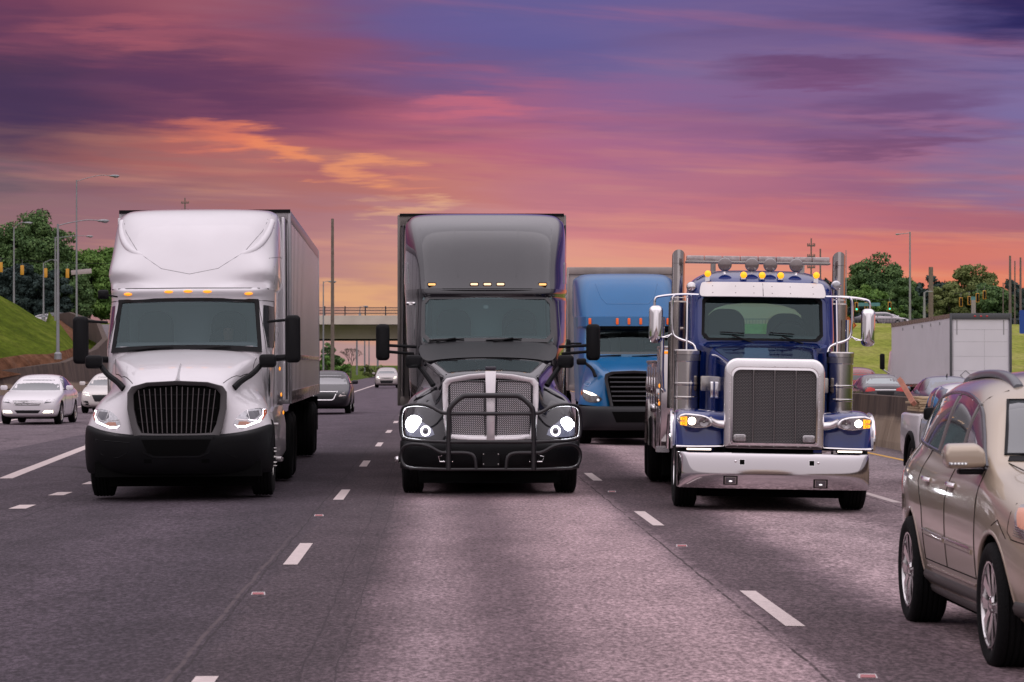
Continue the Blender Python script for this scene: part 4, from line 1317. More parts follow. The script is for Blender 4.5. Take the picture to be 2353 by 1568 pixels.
# ================================================================== WHITE TRUCK
WPAINT = mat('white_truck_paint', (.74, .71, .73), .3, coat=.8, var=.03, vscale=2)
wt = empty('semi_truck', (-3.46, 37.8, 0), rz=math.radians(.8), ry=math.radians(-.35), label='large white semi truck with black bumper and dark upright grille pulling a ribbed trailer', cat='truck', group='semi trucks driving towards the camera')
Q = Loc(wt, 240, 780, .8035)
if True:
    rows = [
        [(0, .22, .84), (.46, .22, .84), (.57, .04, .86), (.80, .06, .88), (1.04, .17, .93), (1.19, .38, .97), (1.24, .52, .97), (1.245, .54, .9)],
        [(0, .22, 1.0), (.48, .22, 1.0), (.61, .05, 1.0), (.82, .09, 1.02), (1.05, .21, 1.03), (1.185, .44, 1.05), (1.225, .62, 1.04), (1.225, .64, .96)],
        [(0, .22, 1.25), (.52, .22, 1.25), (.67, .08, 1.25), (.80, .20, 1.24), (1.00, .34, 1.23), (1.13, .58, 1.21), (1.185, .82, 1.18), (1.19, .84, 1.08)],
        [(0, .14, 1.52), (.50, .14, 1.50), (.67, .13, 1.44), (.745, .36, 1.40), (.90, .60, 1.375), (1.07, .84, 1.33), (1.15, 1.02, 1.27), (1.155, 1.05, 1.15)],
        [(0, .12, 1.575), (.45, .14, 1.56), (.64, .22, 1.52), (.74, .50, 1.50), (.84, .85, 1.475), (1.00, 1.1, 1.42), (1.12, 1.25, 1.32), (1.13, 1.3, 1.15)],
        [(0, .45, 1.70), (.48, .46, 1.69), (.72, .52, 1.64), (.80, .75, 1.60), (.88, 1.1, 1.54), (1.00, 1.35, 1.46), (1.10, 1.5, 1.30), (1.12, 1.6, 1.05)],
        [(0, 1.0, 1.87), (.55, 1.02, 1.85), (.83, 1.06, 1.80), (.90, 1.25, 1.72), (.96, 1.45, 1.62), (1.03, 1.62, 1.48), (1.10, 1.75, 1.25), (1.12, 1.8, .95)],
        [(0, 1.60, 2.0), (.60, 1.63, 1.98), (.96, 1.72, 1.93), (1.02, 1.8, 1.83), (1.05, 1.9, 1.66), (1.09, 1.95, 1.45), (1.11, 2.0, 1.2), (1.12, 2.0, .9)],
        [(0, 1.85, 2.01), (.60, 1.86, 1.99), (.98, 1.92, 1.93), (1.04, 1.97, 1.83), (1.07, 2.0, 1.66), (1.10, 2.0, 1.45), (1.12, 2.02, 1.2), (1.125, 2.02, .9)],
    ]
    g = G(); g.grid(rows); hood = g.build('hood', WPAINT, wt, sub=3)
    T = bvh(hood)
    # centre fin on the hood and panel creases
    g = G(); g.loops([[(-.05, .16, 1.56), (0, .16, 1.61), (.05, .16, 1.56)], [(-.01, .75, 1.79), (0, .75, 1.81), (.01, .75, 1.79)]])
    g.build('hood_fin', WPAINT, hood, sharp=20)
    g = G()
    for s in (-1, 1):
        seam(g, T, [(s * .60, .25), (s * .80, .8), (s * .93, 1.35), (s * .97, 1.75)], 'z-', .006, -.002)
    g.build('panel_gap', DARK, hood)
    # cab and sleeper with roof fairing
    def wl(z, yf, hc, hw, bul=.05, yr=5.0, ys=.35):
        return (z, [(0, yf), (hc * .45, yf + bul * .25), (hc * .85, yf + bul * .8), (hc, yf + bul + .06), (min(hw, hc + .10), yf + ys), (hw, yf + ys + .45), (hw, yf + 1.6), (hw, yr - .12), (hw - .08, yr), (0, yr)])
    lv = [wl(.95, 1.78, 1.04, 1.14), wl(1.9, 1.72, 1.045, 1.16), wl(2.0, 1.76, 1.04, 1.165), wl(2.35, 2.0, 1.01, 1.17), wl(2.70, 2.24, .975, 1.17), wl(2.76, 2.17, .97, 1.17), wl(2.83, 2.16, .975, 1.17), wl(2.845, 2.2, .98, 1.18), wl(2.86, 2.22, .98, 1.18)]
    g = G(); g.loops(vloft(lv)); cab = g.build('cab', WPAINT, wt, bevel=0, sharp=32)
    md = cab.modifiers.new('s', 'SUBSURF'); md.levels = md.render_levels = 2; md.subdivision_type = 'CATMULL_CLARK'
    bm = bmesh.new(); bm.from_mesh(cab.data)
    cl = bm.edges.layers.float.new('crease_edge')
    for e in bm.edges:
        if abs(e.verts[0].co.z - e.verts[1].co.z) < 1e-4 and (e.verts[0].co.z > 2.85 or e.verts[0].co.z < .96): e[cl] = 1
    bm.to_mesh(cab.data); bm.free(); bake(cab); cab.data.shade_smooth(); cab.data.set_sharp_from_angle(angle=math.radians(35))
    g = G(); g.prism([(-1.0, 2.04), (1.0, 2.04), (.93, 2.66), (-.93, 2.66)], 1.2, 4.2); boolcut(cab, g, INT)
    T = bvh(cab)
    o = patch(T, [(-1.03, 1.95), (0, 1.99), (1.03, 1.95), (.965, 2.685), (0, 2.72), (-.965, 2.685)], 'y+', 'windshield_frame', BLK, cab, .004, .01) if False else None
    # windshield: frame ring + pane following the cab front
    def wpane(z, x, yo=0.0):
        t = (z - 1.96) / .74; return (x, 1.735 + .48 * t + .10 * (abs(x) / 1.0) ** 2 + yo, z)
    def frame_pts(hb, ht, zb, zt, n=8, yo=0.0):
        pts = [wpane(zb + .03 * (1 - (abs(t)) ** 2), t * hb, yo) for t in [-1 + 2 * i / n for i in range(n + 1)]]
        pts += [wpane(zb + (zt - zb) * i / 4, hb + (ht - hb) * i / 4, yo) for i in range(1, 4)]
        pts += [wpane(zt + .02 * (1 - (abs(t)) ** 2), -t * ht, yo) for t in [-1 + 2 * i / n for i in range(n + 1)]]
        pts += [wpane(zt + (zb - zt) * i / 4, -(ht + (hb - ht) * i / 4), yo) for i in range(1, 4)]
        return pts
    g = G(); g.ring(frame_pts(1.045, .975, 1.955, 2.70, yo=-.03), frame_pts(.985, .925, 2.03, 2.655, yo=-.025), (0, .08, 0))
    g.build('windshield_frame', BLK, cab)
    g = G(); rws = [[wpane(1.98 + .70 * j / 6, x * (1.0 - .07 * j / 6), -.012) for x in [-1 + i / 6 for i in range(13)]] for j in range(7)]
    g.grid(rws, False); g.build('windshield', glass('windshield_glass_white', (.50, .56, .58)), cab)
    # fairing
    fr = [
        [(0, 2.22, 2.85), (.45, 2.24, 2.85), (.80, 2.30, 2.85), (1.00, 2.42, 2.86), (1.11, 2.62, 2.86), (1.17, 3.1, 2.86), (1.19, 4.0, 2.86), (1.19, 4.95, 2.86)],
        [(0, 2.32, 2.93), (.45, 2.35, 2.93), (.72, 2.55, 2.93), (.95, 2.80, 2.94), (1.13, 2.86, 2.94), (1.19, 3.15, 2.95), (1.21, 4.0, 2.95), (1.21, 4.95, 2.95)],
        [(0, 2.44, 3.05), (.45, 2.46, 3.05), (.75, 2.50, 3.06), (1.04, 2.56, 3.07), (1.19, 2.80, 3.06), (1.22, 3.25, 3.05), (1.22, 4.0, 3.05), (1.22, 4.95, 3.05)],
        [(0, 2.57, 3.20), (.45, 2.58, 3.20), (.80, 2.64, 3.21), (1.06, 2.78, 3.23), (1.17, 3.04, 3.22), (1.215, 3.4, 3.2), (1.215, 4.0, 3.2), (1.215, 4.95, 3.2)],
        [(0, 2.78, 3.42), (.42, 2.79, 3.42), (.78, 2.90, 3.42), (1.00, 3.14, 3.42), (1.13, 3.34, 3.42), (1.20, 3.65, 3.42), (1.21, 4.1, 3.42), (1.21, 4.95, 3.42)],
        [(0, 3.10, 3.70), (.42, 3.11, 3.70), (.80, 3.20, 3.70), (1.00, 3.46, 3.70), (1.10, 3.62, 3.70), (1.18, 3.9, 3.7), (1.2, 4.3, 3.7), (1.2, 4.95, 3.7)],
        [(0, 3.60, 3.96), (.42, 3.61, 3.96), (.82, 3.68, 3.95), (1.01, 3.86, 3.93), (1.09, 4.0, 3.92), (1.165, 4.2, 3.9), (1.19, 4.5, 3.9), (1.19, 4.95, 3.9)],
        [(0, 4.10, 4.07), (.42, 4.11, 4.07), (.82, 4.16, 4.06), (1.0, 4.26, 4.04), (1.06, 4.35, 4.02), (1.12, 4.5, 4.0), (1.15, 4.6, 4.0), (1.16, 4.95, 4.0)],
        [(0, 4.95, 4.10), (.42, 4.95, 4.10), (.82, 4.95, 4.09), (1.0, 4.95, 4.08), (1.06, 4.95, 4.06), (1.10, 4.95, 4.04), (1.12, 4.95, 4.03), (1.13, 4.95, 4.01)]]
    g = G(); g.grid(fr); fair = g.build('roof_fairing', WPAINT, wt, sub=2)
    T = bvh(fair)
    g = G()
    seam(g, T, [(-1.08, 3.98), (-.98, 3.7), (-.75, 3.38), (-.4, 3.14), (0, 3.06), (.4, 3.14), (.75, 3.38), (.98, 3.7), (1.08, 3.98)], 'y+', .005, -.002)
    seam(g, T, [(3.9, 2.9), (3.9, 3.4), (3.9, 3.9)], 'x-', .006, -.002); seam(g, T, [(3.05, 2.92), (3.05, 3.3), (3.9, 3.35), (4.8, 3.35)], 'x-', .006, -.002)
    g.build('panel_gap', mat('grey_gap', (.18, .17, .18), .6), fair)
    g = G()
    for s in (-1, 1):
        a_ = [proj(T, s * x, z, 'y+', d_) for x, z, d_ in ((1.09, 3.86, -.10), (1.05, 3.66, -.048), (.95, 3.48, -.043), (.80, 3.36, -.048), (.55, 3.27, -.10))]
        g.tube(a_, .055, 20, sm=3)
    g.build('ridge', WPAINT, fair, sharp=80)
    g = G(); seam(g, bvh(cab), [(-1.1, 2.85), (0, 2.855), (1.1, 2.85)], 'y+', .009, -.003)
    g.build('roof_gap', DARK, cab)
    # side extender right and left, black edge
    g = G()
    for s in (-1, 1):
        g.bx(s * 1.20, s * 1.24, 4.9, 5.42, 1.25, 3.98)
    g.build('side_extender', WPAINT, wt, bevel=.01)
    g = G()
    for s in (-1, 1): g.bx(s * 1.205, s * 1.25, 5.425, 5.58, 1.25, 3.98)
    g.build('extender_edge', BLK, wt, bevel=.01)
    # door window slivers, door, handles
    T = bvh(cab)
    for s, axs in ((1, 'x-'), (-1, 'x+')):
        patch(T, [(2.08, 2.02), (3.0, 2.02), (3.0, 2.6), (2.42, 2.62), (2.2, 2.35)], axs, 'door_window', DGLASS, cab, .006, .01)
        g = G(); seam(g, T, [(2.02, 1.0), (2.02, 2.0), (2.35, 2.68), (3.1, 2.68), (3.1, 1.0)], axs, .006, 0); g.build('door_gap', DARK, cab)
    # vent slot behind hood
    g = G(); g.ell((1.135, 1.9, 1.52), (.02, .08, .19)); g.build('fender_vent', DGLASS, wt)
    # bumper
    rows = []
    for z, dy, hx in ((.985, .07, 1.235), (.95, .0, 1.25), (.86, -.02, 1.26), (.70, -.02, 1.262), (.55, .02, 1.262), (.40, .10, 1.25), (.34, .2, 1.23)):
        zc = z - (.13 if z > .9 else 0)
        rows.append([(0, -.12 + dy, zc), (.38, -.11 + dy, zc), (.62, -.08 + dy, zc + .01 * (z > .9)), (.88, 0 + dy, zc + .04 * (z > .9)), (1.08, .12 + dy, zc + .09 * (z > .9)), (hx - .05, .30 + dy, z), (hx, .48 + dy * .5, z)])
    g = G(); g.grid(rows); bump = g.build('bumper', BLK, wt, sub=2, solid=.02)
    T = bvh(bump)
    patch(T, [(-.46, .80), (.46, .80), (.38, .63), (.28, .59), (-.28, .59), (-.38, .63)], 'y+', 'lower_intake', DARK, bump, .004, .01)
    g = G(); seam(g, T, [(-.50, .83), (-.42, .62), (-.30, .57), (.30, .57), (.42, .62), (.50, .83)], 'y+', .012, -.004, n=6)
    for s in (-1, 1):
        seam(g, T, [(s * 1.08, .80), (s * .62, .76), (s * .66, .62), (s * .78, .56), (s * 1.0, .60), (s * 1.08, .80)], 'y+', .011, -.005)
    g.build('moulding', BLK, bump)
    for s in (-1, 1): patch(T, [(s * .38 - .05, .54), (s * .38 + .05, .54), (s * .38 + .05, .49), (s * .38 - .05, .49)], 'y+', 'tow_hole', DARK, bump, .003, .008)
    g = G(); g.bx(-1.1, 1.1, .15, .6, .3, .5); g.build('bumper_brace', DARK, bump, smooth=False)
    # grille
    GRF = mat('grille_surround_grey', (.065, .058, .06), .42, var=.08)
    def gp(x, z): return (x, -.03 + .10 * max(0, z - .82) / .75 + .04 * (abs(x) / .66) ** 2 - .05, z)
    ou = [(-.60, 1.50), (-.40, 1.555), (0, 1.575), (.40, 1.555), (.60, 1.50), (.655, 1.42), (.655, 1.20), (.60, .95), (.55, .80), (.28, .785), (0, .78), (-.28, .785), (-.55, .80), (-.60, .95), (-.655, 1.20), (-.655, 1.42)]
    inn = [(-.52, 1.46), (-.38, 1.50), (0, 1.515), (.38, 1.50), (.52, 1.46), (.575, 1.39), (.565, 1.20), (.52, 1.0), (.465, .885), (.26, .875), (0, .875), (-.26, .875), (-.465, .885), (-.52, 1.0), (-.565, 1.20), (-.575, 1.39)]
    g = G(); g.ring([gp(*p) for p in ou], [Vector(gp(*p)) + Vector((0, .03, 0)) for p in inn], (0, .16, 0)); gr_ = g.build('grille', GRF, wt, bevel=.012, sharp=30)
    g = G(); g.prism([(p[0] * 1.05, 1.2 + (p[1] - 1.2) * 1.05) for p in inn], .10, .12, 'y'); g.build('grille_back', DARK, gr_, smooth=False)
    BARM = mat('grille_bar', (.10, .085, .088), .35, .3)
    for i in range(15):
        x = -.49 + i * .07
        z0, z1 = .88 + .0, 1.50 - .10 * abs(x)
        sx = 1 + .08
        g = G(); g.tube([(x * .9, gp(x, z0)[1] + .06, z0), (x * 1.04, gp(x, z1)[1] + .05, z1)], .0075, 6); g.build('grille_bar', BARM, gr_)
    g = G()
    for z in (1.02, 1.2, 1.38):
        g.bx(-.52, .52, .085, .095, z, z + .015)
    g.build('grille_crossbar', BLK, gr_, smooth=False)
    # headlights
    T = bvh(hood)
    for s in (-1, 1):
        R = lambda pts: [(s * x, z) for x, z in (pts if s > 0 else pts[::1])]
        base = [(1.155, 1.19), (1.165, 1.14), (1.13, 1.05), (1.08, 1.01), (.90, .945), (.80, .945), (.745, .985), (.77, 1.055), (.83, 1.13), (.92, 1.185), (1.06, 1.205)]
        h = patch(T, R(base), 'y+', 'headlight', LENS, wt, .008, .02, sm=1, res=.03)
        patch(T, R([(1.115, 1.185), (1.12, 1.12), (1.065, 1.04), (.90, .975), (.79, .975), (.755, .99), (.80, .95), (.90, .95), (1.09, 1.02), (1.14, 1.08), (1.15, 1.185)]), 'y+', 'light_bar', LED, h, .012, .01, res=.02)
        patch(T, R([(1.12, 1.18), (1.155, 1.185), (1.165, 1.13), (1.13, 1.06), (1.09, 1.03), (1.125, 1.10)]), 'y+', 'side_marker', mat('amber_red', (.6, .13, .05), .2, coat=.6), h, .015, .012, res=.02)
        patch(T, R([(.80, .985), (.82, 1.03), (.92, 1.03), (.98, 1.0), (.90, .982)]), 'y+', 'turn_signal', mat('amber_pale', (.55, .28, .2), .3), h, .013, .01, res=.02)
        patch(T, R([(.93, 1.16), (1.06, 1.17), (1.08, 1.11), (1.02, 1.06), (.96, 1.06), (.91, 1.10)]), 'y+', 'lamp_lens', mat('projector_grey', (.07, .07, .085), .12, .3, coat=1), h, .012, .01, res=.02)
        g = G(); seam(g, T, R([(.77, 1.06), (.90, 1.045), (.955, 1.05), (.93, 1.13), (.92, 1.18)]), 'y+', .006, .008); seam(g, T, R([(.955, 1.05), (1.02, 1.04), (1.1, 1.09)]), 'y+', .006, .008)
        g.build('reflector_rib', CHR, h)
    # markers
    for x, z in ((-.84, 2.775), (-.27, 2.805), (0, 2.81), (.27, 2.805), (.84, 2.775)):
        g = G(); p = proj(bvh(cab), x, z, 'y+', 0); g.ell(tuple(p), (.062, .03, .021)); g.build('marker_light', AMBER, wt)
    # wipers
    g = G()
    for x0, x1 in ((-.80, -.18), (.06, .62)):
        a = wpane(1.985, x0, -.06); b = wpane(2.03, (x0 + x1) / 2 + .1, -.06)
        g.tube([a, b], .012, 6); g.tube([wpane(2.005, x0 + .08, -.05), wpane(2.035, x1, -.05)], .009, 6)
    g.build('wiper', BLK, wt)
    # mirrors: large door mirrors and bonnet mirrors
    for s in (-1, 1):
        c = (1.47, 1.9, 2.02); w_ = .22
        mo = box_mirror(wt, (s * 1.47, 1.9, 2.135), (.21, .17, .66), 'side_mirror', BLK)
        g = G(); g.tube([(s * 1.40, 1.92, 1.88), (s * 1.1, 2.05, 1.86)], .045, 8); g.tube([(s * 1.40, 1.92, 2.4), (s * 1.12, 2.1, 2.38)], .02, 8); g.build('mirror_arm', BLK, mo)
        mo = box_mirror(wt, (s * 1.17, .78, 1.83), (.23, .14, .18), 'hood_mirror', BLK, r=.05)
        g = G(); g.tube([(s * 1.08, .80, 1.78), (s * .98, .66, 1.66), (s * .82, .48, 1.56), (s * .735, .40, 1.47)], .034, 8, sm=1, r2=.045); g.build('mirror_arm', BLK, mo)
    mo = box_mirror(wt, (-1.17, 2.05, 2.77), (.15, .09, .13), 'spot_mirror', BLK, r=.03)
    g = G(); g.tube([(-1.1, 2.08, 2.76), (-.99, 2.2, 2.74)], .012, 6); g.build('mirror_arm', BLK, mo)
    # interior
    g = G(); g.bx(-1.0, 1.0, 3.2, 3.24, 1.9, 2.8); g.build('curtain', mat('grey_curtain', (.42, .47, .50), .95), wt, smooth=False)
    g = G(); g.bx(-.99, -.86, 2.35, 2.6, 2.0, 2.7); g.build('pillar_trim', DARK, wt, smooth=False)
    dashboard(wt, 1.92, 2.4, 2.06, .98, mat('grey_dash', (.16, .17, .18), .9)); steering(wt, .52, 2.42, 2.12)
    seat(wt, .52, 3.0, 1.75, .8); seat(wt, -.52, 3.0, 1.75, .8)
    o = driver(wt, .52, 2.86, 1.55, mat('blue_shirt', (.03, .08, .22), .9)); tag(o, 'driver in a blue shirt seated at the wheel of the white semi truck', 'person')
    o.parent = None; o.matrix_world = wt.matrix_world
    # side: step/tank fairing, chrome tank, steps
    g = G()
    for s in (-1, 1):
        g.loops([[(s * x, y, z) for x, y, z in l] for l in (
            [(1.12, 2.05, .38), (1.19, 2.05, .5), (1.20, 2.05, .9), (1.17, 2.05, 1.12), (1.0, 2.05, 1.12), (1.0, 2.05, .38)],
            [(1.16, 2.6, .36), (1.24, 2.6, .5), (1.24, 2.6, .9), (1.19, 2.6, 1.18), (1.0, 2.6, 1.18), (1.0, 2.6, .36)],
            [(1.16, 5.0, .36), (1.24, 5.0, .5), (1.24, 5.0, .9), (1.19, 5.0, 1.18), (1.0, 5.0, 1.18), (1.0, 5.0, .36)])])
    g.build('side_fairing', mat('silver_fairing', (.55, .53, .54), .3, .6, coat=.4), wt, sharp=60)
    g = G()
    for s in (-1, 1):
        g.bx(s * 1.12, s * 1.26, 1.95, 2.1, .93, .97); g.bx(s * 1.12, s * 1.30, 1.9, 2.15, .45, .5); g.bx(s * 1.2, s * 1.30, 2.2, 2.6, .42, .47)
    g.build('step', ALU, wt, bevel=.008)
    g = G(); g.ell((1.25, 3.2, 1.35), (.012, .05, .03)); g.ell((1.25, 3.9, 1.08), (.012, .05, .03)); g.ell((1.25, 2.75, 1.72), (.012, .04, .03)); g.build('side_marker', AMBER, wt)
    for s in (-1, 1): wheel(wt, s * 1.08, 1.22, .52, .30, s, spikes=True)
    chassis_and_light_blocker(wt, .3, 8.6); drive_wheels(wt, (6.6, 7.95), 1.0)
    SKW = mat('polished_trailer_skin', (.86, .82, .84), .3, .15, var=.05, vscale=.7)
    FRW = mat('trailer_frame_grey', (.38, .36, .37), .35, .5, var=.1)
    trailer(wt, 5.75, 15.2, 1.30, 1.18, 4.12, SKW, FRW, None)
    g = G(); g.bx(-1.3, 1.3, 5.72, 5.76, 4.09, 4.14); g.build('roof_lip', BLK, wt, smooth=False)

# ================================================================== BLACK TRUCK
KP = mat('grey_black_truck_paint', (.013, .0125, .016), .10, .3, coat=1.0, var=.08, vscale=1.5)
KG = mat('satin_black_cowl', (.018, .019, .021), .5)
bt = empty('semi_truck', (.70, 38.8, 0), rz=math.radians(.1), label='black semi truck with chrome mesh grille, tubular guard and both headlights shining', cat='truck', group='semi trucks driving towards the camera')
if True:
    rows = [
        [(0, .12, .76), (.42, .12, .76), (.62, .12, .76), (.80, .10, .77), (1.0, .16, .78), (1.15, .32, .79), (1.21, .55, .80), (1.215, .57, .72)],
        [(0, .13, .95), (.44, .13, .95), (.64, .14, .95), (.82, .16, .95), (1.0, .20, .96), (1.14, .36, .97), (1.20, .60, .97), (1.20, .62, .86)],
        [(0, .15, 1.2), (.48, .15, 1.2), (.665, .18, 1.2), (.80, .30, 1.17), (.97, .34, 1.17), (1.10, .48, 1.17), (1.17, .72, 1.16), (1.18, .75, 1.05)],
        [(0, .17, 1.45), (.50, .18, 1.44), (.67, .22, 1.42), (.75, .45, 1.34), (.92, .55, 1.34), (1.06, .72, 1.31), (1.14, .95, 1.28), (1.15, .98, 1.15)],
        [(0, .20, 1.66), (.48, .22, 1.63), (.655, .30, 1.58), (.70, .55, 1.50), (.84, .80, 1.45), (1.0, .98, 1.40), (1.12, 1.15, 1.32), (1.14, 1.2, 1.15)],
        [(0, .50, 1.74), (.50, .52, 1.71), (.69, .60, 1.66), (.74, .80, 1.58), (.84, 1.05, 1.48), (1.0, 1.25, 1.42), (1.10, 1.4, 1.3), (1.12, 1.45, 1.1)],
        [(0, 1.0, 1.83), (.55, 1.02, 1.81), (.77, 1.08, 1.76), (.83, 1.2, 1.68), (.89, 1.4, 1.55), (.98, 1.55, 1.40), (1.08, 1.7, 1.25), (1.1, 1.75, 1.0)],
        [(0, 1.30, 1.89), (.58, 1.32, 1.87), (.83, 1.40, 1.82), (.88, 1.5, 1.74), (.93, 1.6, 1.6), (.99, 1.7, 1.4), (1.06, 1.8, 1.2), (1.1, 1.85, .95)],
        [(0, 1.33, 1.89), (.60, 1.38, 1.87), (.88, 1.50, 1.83), (.94, 1.6, 1.75), (.98, 1.7, 1.6), (1.02, 1.8, 1.4), (1.06, 1.9, 1.2), (1.1, 1.95, .95)]]
    g = G(); g.grid(rows); hood = g.build('hood', KP, bt, sub=3)
    TH = bvh(hood)
    g = G(); g.grid([[(0, 1.30, 1.895), (.45, 1.33, 1.885), (.75, 1.38, 1.855), (.88, 1.45, 1.83)], [(0, 1.60, 2.0), (.5, 1.62, 1.99), (.85, 1.68, 1.94), (.97, 1.75, 1.9)], [(0, 1.95, 2.125), (.5, 1.96, 2.12), (.9, 2.02, 2.09), (1.0, 2.1, 2.06)]])
    cw = g.build('cowl', KG, bt, sub=2)
    g = G()
    for s in (-1, 1):
        seam(g, TH, [(s * .60, .35), (s * .72, .8), (s * .80, 1.28)], 'z-', .005, -.002); seam(g, TH, [(s * .16, .3), (s * .15, .8), (s * .22, 1.28)], 'z-', .014, -.010, n=6)
    g.build('panel_gap', KP, hood)
    def kl(z, yf, hc, hw, bul=.06, yr=5.0):
        return (z, [(0, yf), (hc * .45, yf + bul * .25), (hc * .82, yf + bul * .8), (hc, yf + bul + .06), (hc + .05, yf + .30), (hw, yf + .75), (hw, yf + 1.6), (hw, yr - .12), (hw - .06, yr), (0, yr)])
    lv = [kl(.95, 1.98, .97, 1.1), kl(1.95, 1.95, .99, 1.16), kl(2.1, 1.98, .99, 1.17), kl(2.45, 2.22, .975, 1.18), kl(2.76, 2.42, .965, 1.2), kl(2.79, 2.36, .965, 1.2), kl(2.88, 2.40, .97, 1.21)]
    g = G(); g.loops(vloft(lv)); cab = g.build('cab', KP, bt)
    bm = bmesh.new(); bm.from_mesh(cab.data); cl = bm.edges.layers.float.new('crease_edge')
    for e in bm.edges:
        if abs(e.verts[0].co.z - e.verts[1].co.z) < 1e-4 and (e.verts[0].co.z > 2.87 or e.verts[0].co.z < .96): e[cl] = 1
    bm.to_mesh(cab.data); bm.free()
    md = cab.modifiers.new('s', 'SUBSURF'); md.levels = md.render_levels = 2; bake(cab); cab.data.shade_smooth(); cab.data.set_sharp_from_angle(angle=math.radians(35))
    g = G(); g.prism([(-.88, 2.16), (.88, 2.16), (.86, 2.73), (-.86, 2.73)], 1.2, 4.2); boolcut(cab, g, INT)
    def bpane(z, x, yo=0.0):
        t = (z - 2.12) / .64; return (x, 1.97 + .44 * t + .11 * (abs(x) / .95) ** 2 + yo, z)
    def rr(hb, ht, zb, zt, r, yo, sag=.02):
        base = [(-hb, zb), (hb, zb), (ht, zt), (-ht, zt)]
        pts = []
        n = 24
        P4 = []
        for i in range(4):
            a, b = Vector(base[i]), Vector(base[(i + 1) % 4]); L_ = (b - a).length; d = (b - a) / L_
            for k in range(9): P4.append(a + d * (r + (L_ - 2 * r) * k / 8))
        return [bpane(p.y + sag * (1 - (p.x / hb) ** 2), p.x, yo) for p in P4]
    g = G(); g.ring(rr(.955, .945, 2.10, 2.785, .10, -.03), rr(.90, .895, 2.15, 2.74, .08, -.022), (0, .08, 0)); g.build('windshield_frame', BLKG, cab)
    g = G(); g.grid([[bpane(2.12 + .65 * j / 6, x * .93, -.012) for x in [-1 + i / 6 for i in range(13)]] for j in range(7)], False)
    g.build('windshield', glass('windshield_glass_black', (.48, .58, .58)), cab)
    fr = [
        [(0, 2.36, 2.86), (.45, 2.38, 2.86), (.75, 2.44, 2.86), (.93, 2.52, 2.86), (1.0, 2.7, 2.86), (1.12, 3.1, 2.86), (1.215, 3.6, 2.86), (1.22, 4.95, 2.86)],
        [(0, 2.46, 2.96), (.45, 2.48, 2.96), (.76, 2.54, 2.96), (.94, 2.63, 2.96), (1.01, 2.8, 2.96), (1.13, 3.2, 2.96), (1.22, 3.7, 2.96), (1.225, 4.95, 2.96)],
        [(0, 2.62, 3.15), (.45, 2.64, 3.15), (.78, 2.72, 3.15), (.96, 2.82, 3.15), (1.02, 3.0, 3.15), (1.13, 3.35, 3.15), (1.22, 3.8, 3.15), (1.225, 4.95, 3.15)],
        [(0, 2.85, 3.42), (.46, 2.87, 3.42), (.80, 2.96, 3.42), (.99, 3.08, 3.42), (1.05, 3.25, 3.42), (1.14, 3.55, 3.42), (1.22, 3.95, 3.42), (1.225, 4.95, 3.42)],
        [(0, 3.18, 3.70), (.48, 3.20, 3.70), (.84, 3.29, 3.69), (1.03, 3.42, 3.68), (1.09, 3.6, 3.66), (1.16, 3.85, 3.66), (1.22, 4.2, 3.66), (1.225, 4.95, 3.66)],
        [(0, 3.65, 3.93), (.5, 3.67, 3.93), (.88, 3.76, 3.92), (1.07, 3.90, 3.89), (1.13, 4.05, 3.85), (1.18, 4.25, 3.85), (1.215, 4.5, 3.84), (1.22, 4.95, 3.84)],
        [(0, 4.25, 4.06), (.5, 4.27, 4.06), (.90, 4.32, 4.05), (1.09, 4.42, 4.02), (1.15, 4.5, 3.97), (1.18, 4.6, 3.95), (1.2, 4.7, 3.94), (1.2, 4.95, 3.94)],
        [(0, 4.95, 4.09), (.5, 4.95, 4.09), (.90, 4.95, 4.08), (1.08, 4.95, 4.06), (1.14, 4.95, 4.02), (1.17, 4.95, 4.0), (1.18, 4.95, 3.99), (1.19, 4.95, 3.98)]]
    g = G(); g.grid(fr); fair = g.build('roof_fairing', KP, bt, sub=2)
    TF = bvh(fair)
    g = G()
    for s in (-1, 1):
        seam(g, TF, [(s * .47, 3.8), (s * .46, 3.4), (s * .42, 3.05)], 'y+', .012, -.009, n=6)
        seam(g, TF, [(s * .97, 3.8), (s * .93, 3.4), (s * .90, 3.0)], 'y+', .008, -.005)
    g.build('crease', KP, fair)
    g = G(); seam(g, bvh(fair), [(-1.0, 2.875), (0, 2.875), (1.0, 2.875)], 'y+', .008, -.004); g.build('roof_gap', DARK, fair)
    # sleeper side windows (teardrop) and door windows
    for s, ax in ((1, 'x-'), (-1, 'x+')):
        patch(TF, [(3.0 + .3, 2.98), (3.9, 2.98), (3.9, 3.3), (3.6, 3.3)], ax, 'sleeper_window', DGLASS, fair, .008, .01)
        patch(bvh(cab), [(2.35, 2.1), (3.3, 2.1), (3.3, 2.72), (2.7, 2.72)], ax, 'door_window', DGLASS, cab, .006, .01)
    g = G()
    for s in (-1, 1): g.bx(s * 1.225, s * 1.25, 4.9, 5.5, 1.3, 3.92)
    g.build('side_extender', KP, bt, bevel=.01)
    # grille
    def kp(x, z, o=0.0): return (x, .06 + .06 * max(0, z - .8) / .8 + .04 * (abs(x) / .66) ** 2 + o, z)
    GRC = mat('satin_chrome', (.86, .82, .83), .28, .75, var=.06, vscale=4)
    MESH = bpy.data.materials.new('woven_mesh'); MESH.use_nodes = True
    nt = MESH.node_tree; N_, L_ = nt.nodes, nt.links; b_ = N_['Principled BSDF']
